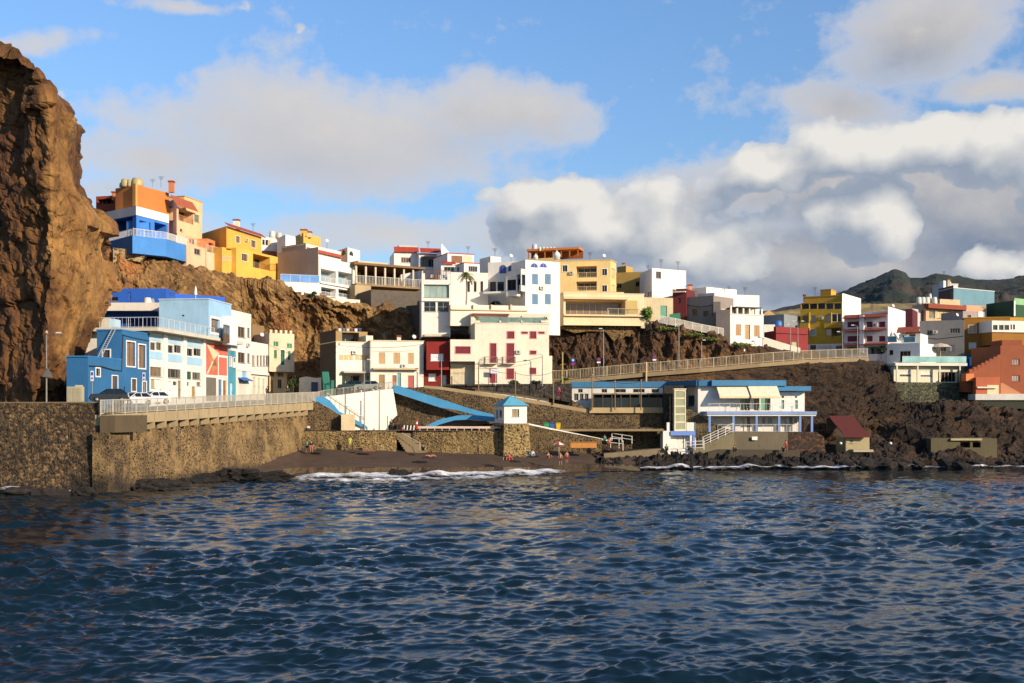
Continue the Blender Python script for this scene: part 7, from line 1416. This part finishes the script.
def person(px, y, D, pose, top, bottom, label, k=1.0, yaw=0.0, hair='2a1c14', group='people on the beach', zadd=0.0):
    b = W(px, y, D); b.z += zadd; T = root('person', b, label, 'person', group); c, s_ = math.cos(yaw), math.sin(yaw)
    V = [(k * (x * c - y_ * s_), k * (x * s_ + y_ * c), k * z) for x, y_, z in POSE[pose]]
    skinmesh('body', V, ED, [r * k for r in RAD], SKIN, T, b)
    def sub(name, ids, gr, m):
        mp = {j: i for i, j in enumerate(ids)}; skinmesh(name, [V[j] for j in ids], [(mp[a], mp[b_]) for a, b_ in ED if a in mp and b_ in mp], [RAD[j] * k * gr for j in ids], m, T, b)
    if top: sub('shirt', [1, 0, 5, 6, 8, 9], 1.2, flat(top, .85))
    if bottom: sub('trousers' if bottom[0] != '!' else 'shorts', [0, 11, 12, 15, 16] + ([13, 17] if bottom[0] != '!' else []), 1.22, flat(bottom.strip('!'), .85))
    h0, h1 = Vector(V[3]), Vector(V[4]); cc = h0.lerp(h1, .75) + Vector((s_ * -.03, .03, .0)) * k
    MB().lathe((cc.x + b.x, cc.y + b.y, cc.z + b.z - .1 * k), [(.06 * k, 0), (.11 * k, .06 * k), (.105 * k, .13 * k), (.05 * k, .19 * k)], 10).build('hair', flat(hair, .8), T, True)
PP = [(307, 452, 165, 'stand', '4ab8b0', '!2a2a34', 'person in a teal top standing by the left beach wall'), (311.4, 452.5, 164.6, 'stand', '241c20', '!c87a70', 'person in dark top and pink shorts beside the person in teal'),
 (350, 448.5, 166.5, 'stand', 'b4c83a', '!c8c040', 'person in yellow-green standing against the left beach wall'), (360, 449.8, 165.5, 'lie', '1c1c20', '!2a2a30', 'person in black lying at the foot of the left beach wall'),
 (391.3, 431, 171, 'stand', '1a1a1c', '1c1c20', 'person in black standing on the terrace by the white wall'), (402.6, 438.6, 169.8, 'stand', 'b01c24', '3a2020', 'person in red walking on the steps in the wall gap'),
 (423, 450.4, 165, 'sit', '1c1a1c', '1c1c22', 'person in black seated before the beach wall right of the steps'), (430.4, 456.8, 161.5, 'lie', None, '!c86a5a', 'sunbather in pink lying on the dark sand below the steps'),
 (505.6, 460, 159, 'sit', '28242c', '!282430', 'dark-clothed person sitting left of the red-clothed one by the water'), (509.6, 460, 159, 'sit', 'b83428', '!c8402c', 'person in red sitting on the sand in front of the kiosk tower'),
 (529, 455.5, 162, 'sit', '3a5a44', '4a6a80', 'person in green sitting at the right foot of the kiosk tower'), (532.6, 456, 162, 'sit', 'd0c8bc', 'a8b8c8', 'person in pale clothes sitting beside the person in green'),
 (548.6, 458, 161, 'sit', None, '!a85a50', 'bare-chested person sitting alone on the sand right of the tower'), (560.4, 465, 158.5, 'stand', None, '!6a3a34', 'bather in dark shorts standing at the water edge'), (566.8, 463.4, 159, 'stand', None, '!8a2c2c', 'bather in red shorts walking at the water edge'),
 (604.6, 446, 167.5, 'stand', '2c9a8c', '3a4a4a', 'person in teal leaning at the right end of the orange box'), (609, 450, 167, 'stand', 'a85a3c', '5a3020', 'person in rust colours by the landing railing'),
 (558.8, 397.6, 177.6, 'stand', 'c83a78', '8a2c54', 'person in bright pink walking on the sloping path'), (267.3, 397.5, 171.5, 'stand', '18181c', '18181c', 'person in black leaning on the promenade railing, left one'), (287.4, 396.5, 173, 'stand', '20202a', '2a2a34', 'person in dark clothes leaning on the promenade railing, right one'),
 (308, 430.5, 169.6, 'sit', 'e8e4dc', '3a3a40', 'person in white sitting on the terrace above the left beach wall'), (786, 451.5, 169.6, 'stand', 'a82c34', '8a2430', 'person in red standing on the low concrete step'), (783.6, 451.5, 169.5, 'sit', '1c1c20', '1c1c20', 'dark-clothed person sitting beside the person in red'),
 (734.5, 451.5, 169.4, 'sit', '1a1a1c', '20202a', 'person in black sitting before the dark slot of the club wall'), (689.5, 450, 168.8, 'sit', '2a2a2c', '3a2a2a', 'person in dark clothes sitting by the lift railing'), (666.5, 450.5, 169, 'sit', '2c6a3c', '2a2a2c', 'person in green sitting by the white lift base')]
for i, p in enumerate(PP): person(*p, yaw=(i * 1.7) % 1.2 - .6, k=1.0 if i % 3 else .95, hair=('2a1c14', '5a3c20', '15110f')[i % 3])
for i, (x, y, D, w_, c_, lb) in enumerate(((319.6, 451.5, 165, .5, '2c2a20', 'dark beach bag with yellow stripe on the sand by the left wall'), (428, 457.6, 161.2, 1.0, '1c2026', 'dark towel spread on the sand below the steps'), (369, 450.5, 165.2, .9, '8a5a4c', 'reddish towel at the foot of the left beach wall'))):
    b = W(x, y, D); one('beach_bag' if i == 0 else 'beach_towel', MB().hexa([(b.x - w_, D - .5, b.z - .1), (b.x + w_, D - .5, b.z - .1), (b.x + w_, D + .5, b.z - .1), (b.x - w_, D + .5, b.z - .1)], [(b.x - w_ * .8, D - .4, b.z + (.45 if i == 0 else .08)), (b.x + w_ * .9, D - .4, b.z + (.4 if i == 0 else .08)), (b.x + w_ * .9, D + .45, b.z + (.4 if i == 0 else .1)), (b.x - w_ * .8, D + .45, b.z + (.45 if i == 0 else .1))]), flat(c_, .9), lb, 'bag' if i == 0 else 'towel')
b = W(559, 452.5, 163.5); T = root('beach_umbrella', b, 'red and white beach umbrella open on the sand right of the tower', 'umbrella'); MB().tube([b - Vector((0, 0, .2)), b + Vector((0, 0, 1.5))], .03, 6).build('pole', flat('e8e4dc'), T)
for k in range(8):
    a0, a1 = k * math.pi / 4, (k + 1) * math.pi / 4; ap = b + Vector((0, 0, 1.55)); e0, e1 = [b + Vector((.95 * math.cos(a), .95 * math.sin(a), 1.15)) for a in (a0, a1)]; d = Vector((0, 0, -.03)); MB().hexa([e0 + d, e1 + d, ap + d], [e0, e1, ap]).build('canopy_panel', flat('c8302c' if k % 2 else 'f0ece4', .8), T)
for i, (x, y, D, c_, w_) in enumerate(((757, 362.4, 192, '4ac85c', 1.3), (774, 361.6, 194.5, '5a8ac8', 1.2), (779, 361.2, 195, 'd8b068', 1.0))):
    pass
# aerials, air conditioners, cables and laundry on the houses
def byname(n_): return next(o for o in bpy.data.objects if o.parent is None and o.name == n_)
def aerial(n_, px, y0, y1, D, kind=0):
    T = byname(n_); b = W(px, y1, D); z1 = zof(y0, D); m = MB().tube([(b.x, D, b.z - .4), (b.x, D, z1)], .035, 4)
    if kind == 0:
        for k in range(4): z = z1 - .1 - k * .15; w_ = .5 - .08 * k; m.tube([(b.x - w_, D, z), (b.x + w_, D + .15, z)], .02, 4)
        m.build('antenna', flat('6a6a6a', .4, .8, .8), T)
    else:
        m.build('antenna', flat('6a6a6a', .4, .8, .8), T); d = Vector((.45, -.8, .4)).normalized(); p = Vector((b.x, D, z1)); u = d.cross(Vector((0, 0, 1))).normalized(); v = d.cross(u); mb = MB(); r_ = []
        for q, (rr, dd) in enumerate(((.02, 0), (.2, .03), (.34, .1), (.34, .13), (.02, .04))): r_.append([mb.vi(p + d * dd + (u * math.cos(a * .6283) + v * math.sin(a * .6283)) * rr) for a in range(10)])
        for A, B in zip(r_, r_[1:]):
            for q in range(10): mb.f.append([A[q], A[(q + 1) % 10], B[(q + 1) % 10], B[q]])
        mb.build('satellite_dish', flat('d8d8d4', .5), T)
for a in (('white_tiled_house', 253, 223, 236, 224, 0), ('white_balcony_house', 297, 237, 245, 216, 0), ('white_balcony_house', 327, 241, 247, 218, 1), ('tall_white_house', 240, 302, 310, 178, 0), ('low_white_house', 262, 335, 342, 188, 1), ('light_blue_house', 172, 292, 299.5, 166, 0),
          ('long_cream_house', 384, 333, 341, 186, 0), ('long_cream_house', 414, 337, 341.5, 183, 1), ('beige_shuttered_house', 340, 325, 331, 190, 0), ('rear_tiled_house', 428, 241, 249, 236, 0), ('brown_shutter_house', 468, 246, 254, 228, 0), ('blue_arch_house', 495, 248, 257, 199, 0),
          ('blue_arch_house', 511, 256, 263, 197, 1), ('pale_yellow_house', 590, 252, 261, 209, 0), ('pale_yellow_house', 604, 256, 261, 207, 1), ('plain_white_house', 678, 261, 268, 212, 0), ('white_terrace_house', 745, 287, 295, 209, 0), ('yellow_apartment_house', 815, 287, 296, 230, 0),
          ('pink_house', 872, 304, 311, 218, 0), ('pink_house', 893, 306, 312, 219, 1), ('teal_top_house', 971, 281, 288, 260, 0), ('teal_top_house', 944, 271, 281, 264, 0), ('beige_tanks_house', 952, 291, 299, 251, 0), ('green_house', 1004, 292, 301, 246, 0), ('grey_concrete_house', 934, 311, 320, 219, 0), ('grey_concrete_house', 957, 315, 320, 218, 1), ('ochre_mural_house', 984, 306, 318, 216, 0), ('orange_house', 161, 176, 185, 194, 0)): aerial(*a)
def ac(n_, f_pts, px, y):
    T = byname(n_); f = Face(pl(*f_pts[0]), pl(*f_pts[1])); t_ = f.s_of(px); z = f.z(px, y); m = MB(); f.box(m, t_ - .4, t_ + .4, .06, .36, z - .28, z + .28); o = m.build('air_conditioner', flat('d4d0c6', .5), T); m = MB(); c = f.P(t_ - .08, .361, z); m.tube([c, c + f.n.to_3d() * .02], .2, 12); m.build('fan_grille', flat('5a5854', .6), o)
ac('long_cream_house', ((370.5, 179), (423.6, 181)), 403.8, 366); ac('red_window_house', ((475, 179), (549, 180.5)), 518.5, 352); ac('beige_shuttered_house', ((336, 178), (370.4, 181)), 353.8, 352.5); ac('tall_white_house', ((231.2, DL(231.2)), (251.2, DL(251.2))), 246.8, 345)
ac('yellow_house', ((226.5, 203), (261.5, 216)), 246, 240); ac('pale_yellow_house', ((555, 205.5), (610.5, 204)), 572, 273); ac('blue_arch_house', ((525.4, 187), (560, 190)), 541.5, 288); ac('pink_house', ((844.2, 217), (887.8, 212)), 875.6, 325); ac('grey_concrete_house', ((919.8, 217), (964.2, 214)), 935.5, 332); ac('yellow_apartment_house', ((800.3, 225.5), (842, 221)), 821.5, 318)
def cable(a, b, sag, label, n=14, r=.028):
    a, b = W(*a), W(*b); pts = [a.lerp(b, i / n) - Vector((0, 0, sag * 4 * (i / n) * (1 - i / n))) for i in range(n + 1)]; one('overhead_cable', MB().tube(pts, r, 4), flat('2a2826'), label, 'cable', 'overhead cables')
cable((337, 345, 177.6), (424, 344, 179), .5, 'thin dark cable sagging across the two cream houses above their shutters'); cable((450.5, 362, 177.8), (542.4, 357, 178.5), .7, 'thin cable from the red house to the lamp beside the red windows house'); cable((442, 359, 177.3), (478.5, 363.5, 176.6), .4, 'short cable between the red house lamp and the first path pole')
cable((478.5, 364, 176.6), (515.3, 373, 176.3), .5, 'cable between the first and second path poles'); cable((515.3, 373, 176.3), (553.4, 372, 176.2), .5, 'cable between the second and third path poles'); cable((553.4, 372, 176.2), (592, 376, 175.8), .5, 'cable from the third path pole to the club terrace')
cable((592, 376, 175.8), (615, 382, 175.8), .3, 'cable between the first two club terrace poles'); cable((615, 382, 175.8), (641, 381, 175.8), .3, 'cable between the second and third club terrace poles'); cable((269.4, 345, 186), (337, 352, 177.6), 1.2, 'long cable crossing from the cream house to the shade-toned side of the shuttered house')
cable((603.5, 332, 189), (678.8, 328, 190.4), 1.0, 'cable between the two tall lamps on the upper road'); cable((562.5, 354, 183), (603.5, 332, 189), .8, 'cable rising from the leaning post to the first upper road lamp')
def laundry(a, b, cols, label):
    a, b = W(*a), W(*b); T = root('washing_line', a, label, 'laundry', 'washing lines'); MB().tube([a, b], .02, 4).build('line', flat('8a8a88'), T); n = len(cols)
    for i, c in enumerate(cols):
        p, q = a.lerp(b, (i + .15) / n), a.lerp(b, (i + .85) / n); h_ = .5 + .35 * ((i * 7) % 3) / 2; d = Vector((0, .015, 0)); bot = [Vector((p.x, p.y + .06, p.z - h_)), Vector((q.x, q.y - .05, q.z - h_))]
        MB().hexa([bot[0], bot[1], bot[1] + d, bot[0] + d], [p, q, q + d, p + d]).build('garment', flat(c, .9), T)
laundry((186, 238, 194), (200, 240.5, 198), ('d8d4cc', 'a83c3c', '3c5a8a', 'e8e4da', 'c8a03c'), 'washing line with coloured clothes on the lower peach terrace'); laundry((338, 328.3, 188), (362, 328.6, 189), ('e8e4dc', '5a7aa0', 'd8c8a0', '8a3c3c', 'e8e8e4', '3c4a5a'), 'washing line on the roof above the shuttered cream house'); laundry((430, 274.5, 186.5), (446, 275, 186.5), ('e8e0d4', 'c86a4a', 'e0dcd0', '7a9ab0'), 'washing line on the white tower roof terrace')
pwall('stone_footing', FF(112, 181, 146, 182), [(113, 247.5), (126, 249), (144, 248.5), (146, 254), (140, 262), (128, 260), (118, 264), (113, 262)], 3, rubble('footing', '6a5236', 'b09468', 'c8ac7c', 1.6, .1, .8, .4, .5), 'pale stone footing under the blue terrace house', 'wall')
# loose boulders along the black shore
rnd = random.Random(3)
bs = [boulder(0, 0, 170, 1.0, .8, .55, 40 + k, 'black boulder lying along the dark lava shelf at the waterline', 'boulders on the lava shelf', M_DARKR, 2) for k in range(4)]
spots = [(rnd.uniform(612, 1015), rnd.uniform(0, 1)) for _ in range(46)]
for i, (px, v) in enumerate(spots):
    o = bs[i] if i < 4 else bs[i % 4].copy()
    if i >= 4: COL.objects.link(o)
    D = 169.5 - v * 4 + max(0, px - 860) * .006; o.location = W(px, 467.5 + 1.8 * v, D); o.location.z = .25 + .5 * (1 - v) + rnd.uniform(-.1, .3); k = rnd.uniform(.5, 1.5); o.scale = (k, k, k * rnd.uniform(.7, 1.2)); o.rotation_euler = (0, 0, rnd.uniform(0, 6))
bs2 = [boulder(0, 0, 120, 1.2, .9, .6, 60 + k, 'dark wet boulder at the foot of the promenade sea wall', 'boulders under the sea wall', M_DARKR, 3) for k in range(3)]
for i in range(26):
    o = bs2[i] if i < 3 else bs2[i % 3].copy()
    if i >= 3: COL.objects.link(o)
    D = 114.5 + i * 1.15; x = (wallx(max(118, D)) + rnd.uniform(1.2, 3.2)) if i > 6 else -66 + i * 4 + rnd.uniform(-1, 1); D = D if i > 6 else 115.6 + rnd.uniform(-.6, .6); o.location = (x, D, rnd.uniform(-.2, .25)); k = rnd.uniform(.7, 1.7); o.scale = (k, k, k * .8); o.rotation_euler = (0, 0, rnd.uniform(0, 6))
for o in bpy.data.objects:
    if o.name.startswith('_'): print('odd', o.name)
